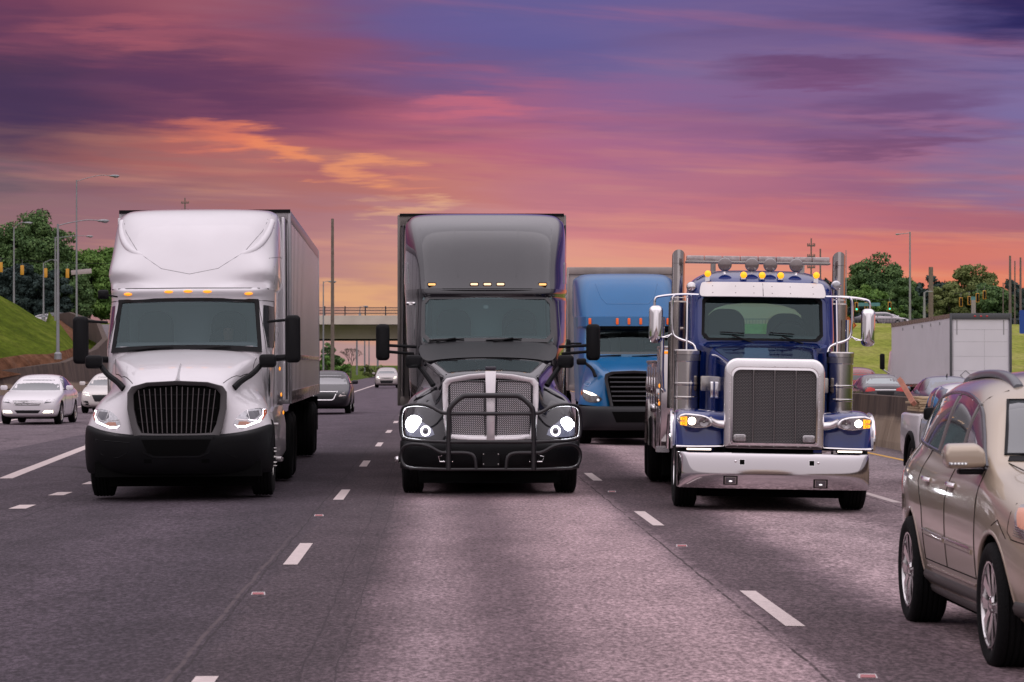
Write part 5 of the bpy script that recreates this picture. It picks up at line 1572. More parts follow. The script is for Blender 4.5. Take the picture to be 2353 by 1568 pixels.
    def weave(nt, b_, sx, sz, ang, c0, c1, bw=.5):
        N_, L_ = nt.nodes, nt.links
        tc = N_.new('ShaderNodeTexCoord'); sp = N_.new('ShaderNodeSeparateXYZ'); L_.new(tc.outputs['Object'], sp.inputs[0])
        cb = N_.new('ShaderNodeCombineXYZ'); L_.new(sp.outputs[0], cb.inputs[0]); L_.new(sp.outputs[2], cb.inputs[1])
        mp = N_.new('ShaderNodeMapping'); mp.inputs['Rotation'].default_value = (0, 0, math.radians(ang)); L_.new(cb.outputs[0], mp.inputs[0])
        br = N_.new('ShaderNodeTexBrick'); br.inputs['Scale'].default_value = 1.0; br.inputs['Brick Width'].default_value = sx; br.inputs['Row Height'].default_value = sz
        br.inputs['Mortar Size'].default_value = sz * bw; br.inputs['Mortar Smooth'].default_value = .3
        br.inputs['Color1'].default_value = c0; br.inputs['Color2'].default_value = c0; br.inputs['Mortar'].default_value = c1
        L_.new(mp.outputs[0], br.inputs['Vector'])
        return br
    br = weave(nt, b_, .044, .02, 45, (.55, .51, .53, 1), (.005, .005, .005, 1), .26)
    L_.new(br.outputs['Color'], b_.inputs['Base Color'])
    b_.inputs['Metallic'].default_value = .3
    b_.inputs['Roughness'].default_value = .35
    ou = [(-.60, 1.60), (-.30, 1.655), (0, 1.68), (.30, 1.655), (.60, 1.60), (.655, 1.54), (.655, 1.3), (.635, 1.0), (.60, .77), (.3, .76), (0, .755), (-.3, .76), (-.60, .77), (-.635, 1.0), (-.655, 1.3), (-.655, 1.54)]
    g = G()
    inner = [(x * .87, 1.2 + (z - 1.2) * .84) for x, z in ou]
    g.ring([kp(x, z, -.02) for x, z in ou], [kp(x, z, -.0) for x, z in inner], (0, .14, 0)); gr_ = g.build('grille', GRC, bt, bevel=.015)
    g = G(); g.loops([[kp(x, z, -.045) for x, z in ((-.075, 1.70), (.075, 1.70), (.06, 1.3), (.055, .76), (-.055, .76), (-.06, 1.3))], [kp(x, z, .05) for x, z in ((-.075, 1.70), (.075, 1.70), (.06, 1.3), (.055, .76), (-.055, .76), (-.06, 1.3))]])
    g.build('grille_center_bar', GRC, gr_, bevel=.008)
    for s in (-1, 1):
        g = G()
        g.grid([[kp(s * (.06 + (.50 if z > 1.3 else .47) * t), z, .025) for t in (0, .33, .66, 1)] for z in (.80, 1.1, 1.35, 1.575)], False)
        g.build('mesh_panel', MESH, gr_)
        rim_ = [kp(s * x, z, .005) for x, z in ((.085, 1.56), (.3, 1.57), (.53, 1.55), (.565, 1.50), (.56, 1.3), (.53, .80), (.075, .80), (.08, 1.3))]
        g = G(); g.tube(rim_ + [rim_[0]], .009, 6); g.build('mesh_rim', BLKG, gr_)
    g = G(); g.rbox((0, .10, 1.735), (.15, .06, .05), .015, 'y', edge=.01); g.build('emblem_base', mat('emblem_purple', (.02, .016, .03), .3, coat=.5), gr_)
    # headlights with bright lamp and ring
    for s in (-1, 1):
        base = [(.75, .80), (1.13, .80), (1.17, .86), (1.16, .98), (1.08, 1.09), (1.0, 1.075), (.90, .985), (.80, .93)]
        h = patch(TH, [(s * x, z) for x, z in base], 'y+', 'headlight', mat('glowing_lamp_housing', (.10, .10, .115), .1, .4, coat=1, var=.4, vscale=30, emit=(.65, .68, 1.0), es=.16), bt, .008, .02, sm=1, res=.03)  # housing itself glows faintly, standing in for lamp light scattered in the cover
        a = proj(TH, s * 1.04, .975, 'y+', .02); r = .12 if s < 0 else .095
        g = G(); g.ell(tuple(a), (r, .05, r), 20, 12); g.build('lamp', HEAD, h)
        a = proj(TH, s * .885, .885, 'y+', .02)
        g = G(); pts = [(a.x + .058 * math.cos(t), a.y - .01, a.z + .062 * math.sin(t)) for t in [i * math.pi / 10 for i in range(21)]]
        g.tube(pts, .010, 8); g.build('light_ring', LED, h)
        g = G(); g.ell(tuple(a), (.045, .02, .05), 16, 8); g.build('lamp_lens', mat('projector_lens', (.16, .16, .19), .08, .6, coat=1), h); g = G(); g.ell((a.x, a.y - .015, a.z), (.016, .01, .016), 10, 6); g.build('lens_core', mat('lens_core_black', (.01, .01, .012), .1, coat=1), h)
        g = G(); g.ell(tuple(proj(TH, s * 1.145, .96, 'y+', .012)), (.008, .01, .05)); g.build('side_light', LED, h)
    # bumper
    rows = []
    for z, dy in ((.745, .10), (.70, .02), (.60, .0), (.46, .01), (.385, .06), (.36, .16)):
        rows.append([(0, -.10 + dy, z), (.4, -.09 + dy, z), (.72, -.06 + dy, z), (.95, .02 + dy, z), (1.12, .14 + dy, z), (1.22, .34 + dy, z), (1.235, .6 + dy * .5, z)])
    g = G(); g.grid(rows); bump = g.build('bumper', BLK, bt, sub=2, solid=.02)
    # guard: all tubes are one welded guard
    GT = mat('satin_black_tube', (.022, .02, .022), .33, .1, coat=.25, bump=.04, bscale=120)
    gy = -.24
    root_g = None
    g = G()
    up = [(-.575, gy, .37), (-.575, gy, 1.12), (-.55, gy - .01, 1.22), (-.40, gy - .01, 1.355), (-.33, gy - .01, 1.37), (.33, gy - .01, 1.37), (.40, gy - .01, 1.355), (.55, gy - .01, 1.22), (.575, gy, 1.12), (.575, gy, .37)]
    g.tube(up, .036, 14, sm=1)
    gd = g.build('grille_guard', GT, bt, sharp=80)
    g = G(); g.tube([(-.56, gy, 1.125), (.56, gy, 1.125)], .026, 12); g.build('cross_tube', GT, gd)
    g = G(); g.tube([(-.56, gy, .745), (.56, gy, .745)], .026, 12); g.build('cross_tube', GT, gd)
    g = G(); g.tube([(-1.1, gy + .12, .385), (-.6, gy, .375), (.6, gy, .375), (1.1, gy + .12, .385)], .02, 12); g.build('bottom_tube', GT, gd)
    for s in (-1, 1):
        g = G(); g.tube([(s * .60, gy, 1.13), (s * .68, gy, 1.14), (s * .85, gy + .02, 1.245), (s * 1.13, gy + .14, 1.25), (s * 1.22, gy + .24, 1.17), (s * 1.225, gy + .24, .86), (s * 1.17, gy + .18, .76), (s * .60, gy, .745)], .024, 12, sm=2); g.build('side_loop', GT, gd)
        g = G(); g.tube([(s * .60, gy, .60), (s * .69, gy, .60), (s * .86, gy + .02, .705), (s * 1.13, gy + .14, .72), (s * 1.23, gy + .24, .60), (s * 1.19, gy + .2, .41), (s * 1.05, gy + .12, .385)], .023, 12, sm=2); g.build('side_loop', GT, gd)
        g = G(); g.tube([(s * .54, gy, .60), (s * .30, gy, .60), (s * .215, gy, .55), (s * .20, gy, .38)], .023, 12, sm=2); g.build('lower_loop', GT, gd)
        g = G(); g.tube([(s * .62, gy - .01, .48), (s * .69, gy - .01, .48)], .008, 6); g.tube([(s * .69, gy - .01, .48), (s * .71, gy - .01, .55), (s * .66, gy - .01, .56)], .005, 5); g.ell((s * .63, gy - .03, .48), (.012, .012, .012))
        g.ell((s * .52, gy - .03, .48), (.009, .01, .009)); g.build('latch_pin', CHR, gd)
    g = G(); g.rbox((-.0, -.13, .505), (.235, .015, .19), .02, 'y'); pl = g.build('plate_bracket', BLK, bump)
    g = G()
    for sx in (-.1, .1):
        for sz in (.44, .575): g.ell((sx, -.14, sz), (.011, .006, .011))
    g.build('bolt', STEEL, pl)
    # marker lights
    CREAM = mat('cream_lit', (.9, .7, .5), .3, emit=(1, .62, .36), es=1.3)
    for x in (-.80, -.19, 0, .19, .80):
        p = proj(TF, x, 2.945, 'y+', 0)
        g = G(); g.rbox((x, p.y, 2.945), (.13, .05, .055), .02, 'y', edge=.008); mb_ = g.build('marker_light', BLK, bt)
        g = G(); g.rbox((x, p.y - .026, 2.945), (.105, .012, .03), .012, 'y'); g.build('marker_lens', CREAM if abs(x) < .5 else mat('cream_amber', (.9, .5, .2), .3, emit=(1, .5, .16), es=1.2), mb_)
    g = G()
    for x0, x1 in ((-.84, -.34), (-.03, .48)):
        g.tube([bpane(2.115, x0 + .1, -.06), bpane(2.165, x1 - .12, -.06)], .013, 6); g.tube([bpane(2.135, x0, -.045), bpane(2.155, x1, -.045)], .009, 6)
    g.build('wiper', BLK, bt)
    g = G(); g.rbox((-.02, 2.52, 2.62), (.07, .03, .05), .02, 'y'); g.build('dash_camera', mat('pale_plastic', (.5, .6, .6), .4), bt)
    for s in (-1, 1):
        mo = box_mirror(bt, (s * 1.50, 2.0, 2.105), (.195, .17, .52), 'side_mirror', BLK)
        g = G(); g.tube([(s * 1.42, 2.02, 2.06), (s * 1.02, 2.15, 2.04)], .022, 8); g.tube([(s * 1.42, 2.02, 1.97), (s * 1.06, 2.15, 1.94)], .022, 8); g.build('mirror_arm', BLK, mo)
        mo = box_mirror(bt, (s * 1.05, .70, 1.83), (.22, .14, .18), 'hood_mirror', BLK, r=.05)
        g = G(); g.tube([(s * .98, .72, 1.77), (s * .86, .58, 1.62), (s * .78, .50, 1.50)], .028, 8, sm=1, r2=.04); g.build('mirror_arm', BLK, mo)
    box_mirror(bt, (-1.10, 2.15, 2.66), (.14, .2, .045), 'spot_mirror', CHR, r=.02)
    g = G(); g.bx(-.95, .95, 3.3, 3.34, 1.9, 2.85); g.build('curtain', mat('teal_curtain', (.36, .50, .51), .95), bt, smooth=False)
    g = G(); g.bx(-.92, -.80, 2.6, 2.8, 2.1, 2.75); g.build('pillar_trim', DARK, bt, smooth=False)
    dashboard(bt, 2.1, 2.6, 2.16, .92); steering(bt, .48, 2.62, 2.24); seat(bt, .48, 3.15, 1.9, .7); seat(bt, -.48, 3.15, 1.9, .7)
    g = G()
    for s in (-1, 1): g.lathe([(-1.1, .30), (1.1, .30), (1.12, .02), ], (s * .88, 3.4, .72), 'y', 24); g.lathe([(-1.1, .30), (-1.12, .02)], (s * .88, 3.4, .72), 'y', 24)
    g.build('fuel_tank', CHR, bt)
    g = G(); g.ell((-1.27, .9, .47), (.06, .12, .05)); g.build('step', CHR, bt)
    for s in (-1, 1): wheel(bt, s * 1.06, 1.2, .52, .30, s)
    chassis_and_light_blocker(bt, .3, 8.6); drive_wheels(bt, (6.5, 7.85), 1.0)
    g = G()
    for s in (-1, 1): g.tube([(s * 1.07, 5.15, 1.2), (s * 1.07, 5.15, 3.3)], .09, 12)
    g.build('exhaust_stack', CHR, bt)
    trailer(bt, 5.45, 15.2, 1.30, 1.15, 4.09, mat('dusty_trailer_skin', (.30, .27, .26), .4, .4, var=.2), mat('dusty_trailer_frame', (.26, .23, .21), .5, .4, var=.25, vscale=2), None, dx=-.03)
    g = G(); g.bx(-1.3, 1.24, 5.42, 5.46, 4.08, 4.12); g.build('roof_lip', BLK, bt, smooth=False)
# ================================================================== BLUE TOW TRUCK
BP = mat('deep_blue_paint', (.003, .024, .18), .08, .1, coat=1.0, var=.06, vscale=1.5)
pt = empty('tow_truck', (4.13, 35.3, gz(4.13)), rz=math.radians(-2.3), ry=math.radians(.95), label='dark blue tow truck with wide chrome bumper, tall square grille and twin exhaust stacks', cat='tow truck')
if True:
    # hood
    def hs(y, hw, zt, zs, zb, r=.12):
        return [(0, y, zt), (hw * .5, y, zt - .004), (hw - r, y, zt - .02), (hw - r * .3, y, zt - .05), (hw, y, zs), (hw, y, (zs + zb) / 2), (hw, y, zb)]
    g = G(); g.grid([hs(.28, .60, 1.89, 1.74, .8), hs(.34, .60, 1.90, 1.74, .8), hs(.9, .63, 1.95, 1.80, .8), hs(1.6, .68, 2.02, 1.86, .8), hs(2.05, .725, 2.065, 1.9, .8), hs(2.12, .73, 2.075, 1.9, .8)])
    hood = g.build('hood', BP, pt, sub=2)
    g = G(); g.grid([[(0, 2.05, 2.065), (.5, 2.05, 2.06), (.78, 2.08, 2.03)], [(0, 2.25, 2.10), (.5, 2.26, 2.095), (.84, 2.3, 2.07)], [(0, 2.42, 2.125), (.5, 2.42, 2.12), (.86, 2.44, 2.10)]])
    cw = g.build('cowl', BP, pt, sub=1)
    g = G()
    for i in range(14): g.ell((-.78 + i * .12, 2.38, 2.135 - .02 * abs(-.78 + i * .12)), (.008, .008, .006), 6, 4)
    g.build('rivets', BP, cw)
    # grille shell
    def rrect(hw, z0, z1, r, y, n=5, top=.0):
        pts = []
        for cx, cz, a0, q in ((hw - r, z1 - r, 0, 1), (-(hw - r), z1 - r, 90, 1), (-(hw - .03), z0 + .03, 180, 0), (hw - .03, z0 + .03, 270, 0)):
            rad = r if q else .03
            for t in range(n + 1):
                a = math.radians(a0 + 90 * t / n); x = cx + rad * math.cos(a)
                pts.append((x, y, cz + rad * math.sin(a) + (top * (1 - (x / hw) ** 2) if q else 0)))
        return pts
    g = G(); g.ring(rrect(.622, .765, 1.88, .15, .21, top=.03), rrect(.522, .835, 1.755, .09, .19, top=.012), (0, .12, 0))
    CHR2 = mat('polished_grille_shell', (.85, .83, .83), .2, 1.0, var=.05, vscale=3)
    shell = g.build('grille_shell', CHR2, pt, bevel=.03, seg=4, sharp=70)
    g = G(); g.ring(rrect(.535, .822, 1.768, .10, .176, top=.012), rrect(.515, .842, 1.748, .09, .172, top=.012), (0, .03, 0)); g.build('trim', CHR, shell)
    PM = bpy.data.materials.new('punched_mesh'); PM.use_nodes = True
    b_ = PM.node_tree.nodes['Principled BSDF']; br = weave(PM.node_tree, b_, .036, .0175, 0, (.17, .16, .16, 1), (.004, .004, .004, 1), .24)
    br.offset = .5
    PM.node_tree.links.new(br.outputs['Color'], b_.inputs['Base Color']); b_.inputs['Roughness'].default_value = .5; b_.inputs['Metallic'].default_value = .3
    g = G(); g.add(rrect(.53, .83, 1.76, .09, .215, top=.012), [tuple(range(24))]); g.build('mesh_panel', PM, shell, smooth=False)
    for x in (-.262, 0, .262):
        g = G(); g.tube([(x, .195, .85), (x, .195, 1.745)], .008, 8); g.lathe([(1.70, .012), (1.755, .012)], (x, .19, 0), 'z', 8); g.build('grille_bar', mat('bar_metal', (.35, .33, .33), .25, 1), shell)
    bo = G()
    for x in [-.45 + i * .15 for i in range(7)]:
        bo.ell((x, .19, .800), (.008, .006, .008), 6, 4); bo.ell((x, .19, 1.80 - abs(x) * .03), (.008, .006, .008), 6, 4)
    for z in [.92 + i * .11 for i in range(8)]:
        for s in (-1, 1): bo.ell((s * .555, .19, z), (.008, .006, .008), 6, 4)
    bo.build('shell_bolts', CHR, shell)
    for x in (-.425, .425):
        g = G(); g.rbox((x, .16, .905), (.16, .06, .10), .03, 'y', edge=.02); l = g.build('grille_lamp', mat('lamp_chrome', (.5, .48, .48), .2, .8), shell)
        g = G()
        for k in range(4): g.bx(x - .055, x + .055, .122, .13, .873 + k * .018, .882 + k * .018)
        g.build('lamp_lens', LENS, l, smooth=False)
    # bumper
    g = G(); rows = []
    for z, dy in ((.725, .03), (.715, .0), (.6, -.02), (.45, -.03), (.32, -.02), (.285, 0.0)):
        rows.append([(0, -.06 + dy, z), (.5, -.055 + dy, z), (.9, -.035 + dy, z), (1.08, 0 + dy, z), (1.165, .07 + dy, z), (1.19, .22 + dy, z), (1.19, .55, z)])
    g.grid(rows)
    BCH = mat('bumper_chrome', (.66, .63, .64), .07, 1.0, bump=.25, bscale=.9, detail=0)
    bump = g.build('bumper', BCH, pt, sub=3, solid=.012)
    TB = bvh(bump)
    for x, z in ((-.405, .612), (.45, .612)):
        patch(TB, [(x - .036, z - .035), (x + .036, z - .035), (x + .036, z + .035), (x - .036, z + .035)], 'y+', 'tow_hole', CHR, bump, .002, .004)
        patch(TB, [(x - .03, z - .03), (x + .03, z - .03), (x + .03, z + .03), (x - .03, z + .03)], 'y+', 'tow_hole', DARK, bump, .004, .006)
    for x, z in ((-.485, .62), (.53, .615)): 
        g = G(); g.ell(tuple(proj(TB, x, z, 'y+', 0)), (.016, .012, .016)); g.build('bolt', CHR, bump)
    for x, z in ((-.545, .385), (.56, .36)):
        f = patch(TB, [(x - .088, z - .055), (x + .088, z - .055), (x + .088, z + .055), (x - .088, z + .055)], 'y+', 'fog_light', DARK, bump, .004, .008)
        patch(TB, [(x - .07, z - .043), (x + .07, z - .043), (x + .07, z + .043), (x - .07, z + .043)], 'y+', 'lamp_rim', STEEL, f, .010, .010)
        patch(TB, [(x - .06, z - .035), (x + .06, z - .035), (x + .06, z + .035), (x - .06, z + .035)], 'y+', 'lamp_lens', mat('fog_lens', (.12, .11, .12), .1, .5, coat=1), f, .014, .010)
        g = G(); p = proj(TB, x, z - .01, 'y+', .022); g.ell(tuple(p), (.022, .006, .010)); g.build('bulb', mat('soft_lit', (1, 1, 1), .4, emit=(1, .95, .95), es=.7), f)
    g = G(); g.bx(-1.1, 1.1, .2, .5, .40, .70); g.build('bumper_brace', DARK, bump, smooth=False)
    # front fenders
    for s in (-1, 1):
        def X(r): return [(s * x, y, z) for x, y, z in r]
        g = G(); g.grid([X(r) for r in (
            [(.60, .34, .80), (.85, .25, .80), (1.05, .20, .80), (1.17, .24, .80), (1.235, .36, .80), (1.245, .45, .80)],
            [(.60, .36, .92), (.85, .27, .92), (1.05, .22, .92), (1.17, .25, .92), (1.235, .37, .92), (1.245, .47, .92)],
            [(.60, .38, 1.06), (.85, .30, 1.06), (1.05, .24, 1.06), (1.17, .28, 1.06), (1.23, .40, 1.05), (1.24, .50, 1.04)],
            [(.60, .42, 1.17), (.85, .34, 1.18), (1.05, .29, 1.19), (1.16, .34, 1.18), (1.215, .46, 1.16), (1.235, .55, 1.12)],
            [(.60, .60, 1.22), (.85, .50, 1.245), (1.05, .48, 1.25), (1.14, .52, 1.24), (1.20, .60, 1.21), (1.23, .66, 1.16)],
            [(.60, .95, 1.22), (.85, .95, 1.26), (1.05, .95, 1.27), (1.14, .95, 1.26), (1.20, .95, 1.23), (1.235, .95, 1.18)],
            [(.60, 1.35, 1.16), (.85, 1.38, 1.20), (1.05, 1.40, 1.21), (1.14, 1.40, 1.20), (1.20, 1.36, 1.17), (1.235, 1.33, 1.12)],
            [(.60, 1.60, .98), (.85, 1.64, 1.0), (1.05, 1.66, 1.0), (1.14, 1.64, 1.0), (1.20, 1.60, .98), (1.235, 1.56, .96)],
            [(.60, 1.70, .72), (.85, 1.74, .72), (1.05, 1.76, .72), (1.14, 1.74, .72), (1.20, 1.70, .72), (1.235, 1.66, .72)])], False)
        f = g.build('fender', BP, pt, sub=2)
        g = G(); g.tube([(s * 1.245, .40, .76), (s * 1.25, .40, .95), (s * 1.25, .47, 1.08), (s * 1.245, .62, 1.18), (s * 1.245, .95, 1.21), (s * 1.245, 1.32, 1.15), (s * 1.245, 1.56, .98), (s * 1.245, 1.66, .72)], .032, 8, sm=2)
        g.build('fender_trim', CHR, f)
        g = G(); g.tube([(s * .62, .30, .79), (s * .9, .20, .785), (s * 1.1, .17, .785), (s * 1.2, .22, .785)], .018, 8, sm=1); g.build('bottom_trim', CHR, f)
        g = G(); g.tube([(s * .78, .10, .757), (s * 1.08, .10, .757)], .011, 8); g.build('light_strip', mat('strip_lit', (1, .9, .8), .3, emit=(1, .83, .72), es=2.2), f)
        g = G(); g.tube([(s * .76, .12, .757), (s * 1.10, .12, .757)], .016, 6); g.build('strip_holder', BLK, f)
        # headlight pod
        pod = [(1.185, 1.175), (1.10, 1.205), (.90, 1.185), (.795, 1.15), (.755, 1.08), (.79, 1.035), (.95, 1.015), (1.10, 1.035), (1.175, 1.06), (1.20, 1.12)]
        g = G(); g.prism([(s * x, z) for x, z in [(p.x, p.y) for p in chaikin([(a, b, 0) for a, b in pod], 1)]], .06, .34, 'y')
        p_ = g.build('headlight', CHR2, pt, bevel=.02, sharp=50)
        g = G(); inn = [(1.17, 1.165), (1.10, 1.185), (.91, 1.17), (.82, 1.14), (.785, 1.085), (.81, 1.05), (.95, 1.035), (1.09, 1.052), (1.16, 1.075), (1.18, 1.12)]
        g.prism([(s * x, z) for x, z in inn], .048, .07, 'y'); g.build('lens', mat('headlight_bowl', (.35, .33, .34), .18, .7, coat=1, var=.3, vscale=25), p_)
        for k, z0 in ((0, 1.125), (1, 1.067)):
            g = G(); g.prism([(s * 1.085, z0 - .02), (s * 1.165, z0 - .012), (s * 1.17, z0 + .028), (s * 1.085, z0 + .033)], .038, .05, 'y'); q_ = g.build('turn_signal', mat('amber_bright', (.95, .35, .02), .3, emit=(1, .36, .01), es=1.6), p_)
            g = G(); a = (s * 1.125, .034, z0 + .006); pts = [(a[0] + .017 * math.cos(t), a[1], a[2] + .017 * math.sin(t)) for t in [i * math.pi / 6 for i in range(13)]]; g.tube(pts, .003, 5); g.build('bulb_ring', mat('amber_dark', (.3, .07, 0), .4), q_)
        g = G(); g.lathe([(.02, .001), (.025, .03), (.04, .046), (.055, .05)], (s * 1.025, 0, 1.105), 'y', 24); g.build('low_beam', HEADW, p_)
        g = G(); g.lathe([(.03, .048), (.03, .054), (.055, .056)], (s * 1.025, 0, 1.105), 'y', 24); g.build('beam_rim', CHR, p_)
        g = G(); g.lathe([(.05, .001), (.045, .02), (.04, .045), (.035, .058), (.055, .062)], (s * .875, 0, 1.098), 'y', 24); h_ = g.build('high_beam', mat('beam_bowl', (.3, .28, .29), .1, .9, coat=.5, var=.3, vscale=30), p_)
        g = G(); g.ell((s * .875, .03, 1.10), (.012, .012, .012)); g.tube([(s * .875, .035, 1.10), (s * .875, .035, 1.145)], .004, 5); g.build('bulb', STEEL, h_)
        g = G(); g.tube([(s * .80, .22, 1.11), (s * .72, .26, 1.07), (s * .62, .27, 1.06)], .055, 12, sm=1); g.build('headlight_arm', CHR2, p_)
        # air cleaner
        g = G(); g.lathe([(1.15, .17), (1.35, .17), (1.36, .176), (1.38, .176), (1.39, .17), (1.53, .17), (1.54, .176), (1.56, .176), (1.57, .17), (1.84, .17), (1.85, .174), (1.93, .174), (1.935, .182), (1.985, .182), (2.0, .17), (2.0, .001)], (s * .995, 2.15, 0), 'z', 36)
        ac = g.build('air_cleaner', CHRD, pt, sharp=14)
        g = G()
        for k in range(7): g.lathe([(1.855 + k * .011, .1755), (1.86 + k * .011, .1755)], (s * .995, 2.15, 0), 'z', 36)
        g.build('intake_holes', mat('fine_mesh_metal', (.16, .15, .15), .5, .6), ac)
        g = G(); g.rbox((s * .76, 2.0, 1.56), (.14, .1, .2), .02, 'y', edge=.01); g.build('bracket', STEEL, ac)
        g = G(); g.rbox((s * .70, 1.6, 1.48), (.05, .2, .22), .02, 'x', edge=.01); g.build('latch', CHR, hood)
        # stacks
        st = G(); R_ = .088
        st.lathe([(2.65, .10), (2.72, .10), (2.73, R_)], (s * 1.10 + .05, 4.1, 0), 'z', 28)
        st.tube([(s * 1.10 + .05, 4.1, 2.7), (s * 1.10 + .05, 4.1, 3.2)], R_, 28)
        # turnout: slanted top ring
        lo = []; hi = []
        for i in range(28):
            a = 2 * math.pi * i / 28; lo.append((s * 1.10 + .05 + R_ * math.cos(a), 4.1 + R_ * math.sin(a), 3.19)); hi.append((s * 1.10 + .05 + R_ * math.cos(a), 4.1 + R_ * math.sin(a), 3.30 - .085 * math.sin(a)))
        st.loops([lo, hi], cap=False)
        sk = st.build('exhaust_stack', CHRD, pt, sharp=20)
        g = G(); g.lathe([(1.2, .125), (2.66, .125), (2.68, .10)], (s * 1.10 + .05, 4.1, 0), 'z', 28); g.build('muffler', mat('muffler_steel', (.40, .36, .33), .2, 1.0, var=.15, vscale=4), sk, sharp=20)
        g = G(); g.tube([(s * 1.10 + .05 - s * .1, 4.0, 2.3), (s * .95, 3.9, 2.3)], .02, 6); g.build('stack_bracket', CHR, sk)
        g = G(); g.tube([(s * 1.26, 3.9, 2.45), (s * 1.26, 3.9, 1.5), (s * 1.22, 3.9, 1.42)], .03, 10, sm=1); g.build('grab_rail', CHR, pt)
    # cab
    def pl(z, yf, hc, hw, yr=4.0): 
        return (z, [(0, yf), (hc * .5, yf + .012), (hc * .9, yf + .045), (hc, yf + .08), (hw, yf + .20), (hw, yf + .6), (hw, yr - .1), (hw - .08, yr), (0, yr)])
    lv = [pl(.85, 2.42, .86, .98), pl(2.05, 2.42, .86, .98), pl(2.12, 2.42, .86, .98), pl(2.45, 2.50, .85, .975), pl(2.72, 2.57, .845, .965), pl(2.86, 2.60, .84, .955), (2.95, [(0, 2.68), (.4, 2.69), (.74, 2.74), (.80, 2.80), (.87, 2.95), (.90, 3.2), (.90, 3.9), (.84, 3.98), (0, 3.98)]),
          (3.04, [(0, 2.95), (.35, 2.96), (.6, 3.0), (.66, 3.06), (.72, 3.16), (.74, 3.35), (.74, 3.8), (.68, 3.9), (0, 3.9)]), (3.09, [(0, 3.2), (.3, 3.2), (.45, 3.22), (.5, 3.26), (.54, 3.32), (.55, 3.45), (.55, 3.7), (.5, 3.8), (0, 3.8)])]
    g = G(); g.loops(vloft(lv)); cab = g.build('cab', BP, pt)
    bm = bmesh.new(); bm.from_mesh(cab.data); cl = bm.edges.layers.float.new('crease_edge')
    for e in bm.edges:
        if abs(e.verts[0].co.z - e.verts[1].co.z) < 1e-4 and e.verts[0].co.z < .86: e[cl] = 1
    bm.to_mesh(cab.data); bm.free()
    md = cab.modifiers.new('s', 'SUBSURF'); md.levels = md.render_levels = 2; bake(cab); cab.data.shade_smooth(); cab.data.set_sharp_from_angle(angle=math.radians(35))
    def sp(z, x, yo=0.0):
        t = (z - 2.1) / .6; return (x, 2.42 + .15 * t + .05 * (abs(x) / .86) ** 3 + yo, z)
    cut = G(); cut.prism([(-.78, 2.17), (-.76, 2.15), (.76, 2.15), (.78, 2.17), (.775, 2.69), (.755, 2.71), (-.755, 2.71), (-.775, 2.69)], 2.0, 3.86, 'y'); boolcut(cab, cut, INT)
    cut = G(); cut.prism([(p.x, p.y) for p in chaikin([(-.66, 2.24, 0), (.66, 2.24, 0), (.62, 2.66, 0), (-.62, 2.66, 0)], 2)], 3.7, 4.3, 'y'); boolcut(cab, cut, INT)
    cut = G(); cut.prism([(2.72, 2.18), (3.5, 2.18), (3.5, 2.62), (2.85, 2.62)], -1.3, 1.3, 'x'); boolcut(cab, cut, INT)
    def frm(hb, ht, z0, z1, yo):
        pts = []
        base = [(-hb, z0), (hb, z0), (ht, z1), (-ht, z1)]; r = .07
        for i in range(4):
            a, b = Vector(base[i]), Vector(base[(i + 1) % 4]); L1 = (b - a).length; d = (b - a) / L1
            for k in range(7): pts.append(a + d * (r + (L1 - 2 * r) * k / 6))
        return [sp(p.y, p.x, yo) for p in pts]
    g = G(); g.ring(frm(.80, .79, 2.135, 2.735, -.02), frm(.765, .755, 2.165, 2.70, -.015), (0, .06, 0)); g.build('windshield_frame', BLK, cab)
    GP = glass('windshield_glass_tow', (.5, .72, .70), refl=1.0)
    g = G(); g.grid([[sp(2.15 + .57 * j / 4, x * .785, .01) for x in [-1 + i / 5 for i in range(11)]] for j in range(5)], False); g.build('windshield', GP, cab)
    g = G(); g.bx(-.67, .67, 3.98, 3.99, 2.22, 2.68); g.build('rear_window', glass('rear_glass_tow', (.45, .68, .66), refl=.6), cab, smooth=False)
    g = G(); g.bx(-.76, .76, 2.66, 2.72, 2.64, 2.74); g.build('header_trim', DARK, cab, smooth=False)
    for s in (-1, 1):
        g = G(); g.prism([(2.72, 2.18), (3.5, 2.18), (3.5, 2.62), (2.85, 2.62)], s * .955, s * .965, 'x'); g.build('door_window', glass('side_glass_tow', (.25, .32, .32)), cab, smooth=False)
        g = G(); g.tube([(s * .99, 2.55, .95), (s * .99, 2.55, 2.2), (s * .985, 2.68, 2.75)], .012, 6); g.build('door_edge', CHR, cab)
    # visor
    VIS = mat('white_metal_visor', (.72, .68, .66), .32, .35, coat=.3, var=.05, vscale=3)
    g = G(); vr = []
    for z, yo, w in ((2.71, -.12, .845), (2.86, .0, .815), (2.905, .06, .80)):
        vr.append([(0, 2.52 + yo, z + .005), (w * .6, 2.525 + yo, z + .003), (w * .92, 2.56 + yo, z), (w, 2.62 + yo, z)])
    g.grid(vr); vis = g.build('sun_visor', VIS, pt, sub=1, solid=.012)
    TV = bvh(vis); g = G()
    for x in (-.66, -.36, -.12, .12, .36, .66):
        for z in (2.76, 2.85): g.ell(tuple(proj(TV, x, z, 'y+', 0)), (.008, .006, .008), 6, 4)
    g.build('rivets', STEEL, vis)
    g = G(); g.tube([tuple(proj(TV, 0, z, 'y+', 0)) for z in (2.72, 2.8, 2.89)], .004, 4); g.build('visor_joint', BLK, vis)
    # roof lights
    TC = bvh(cab)
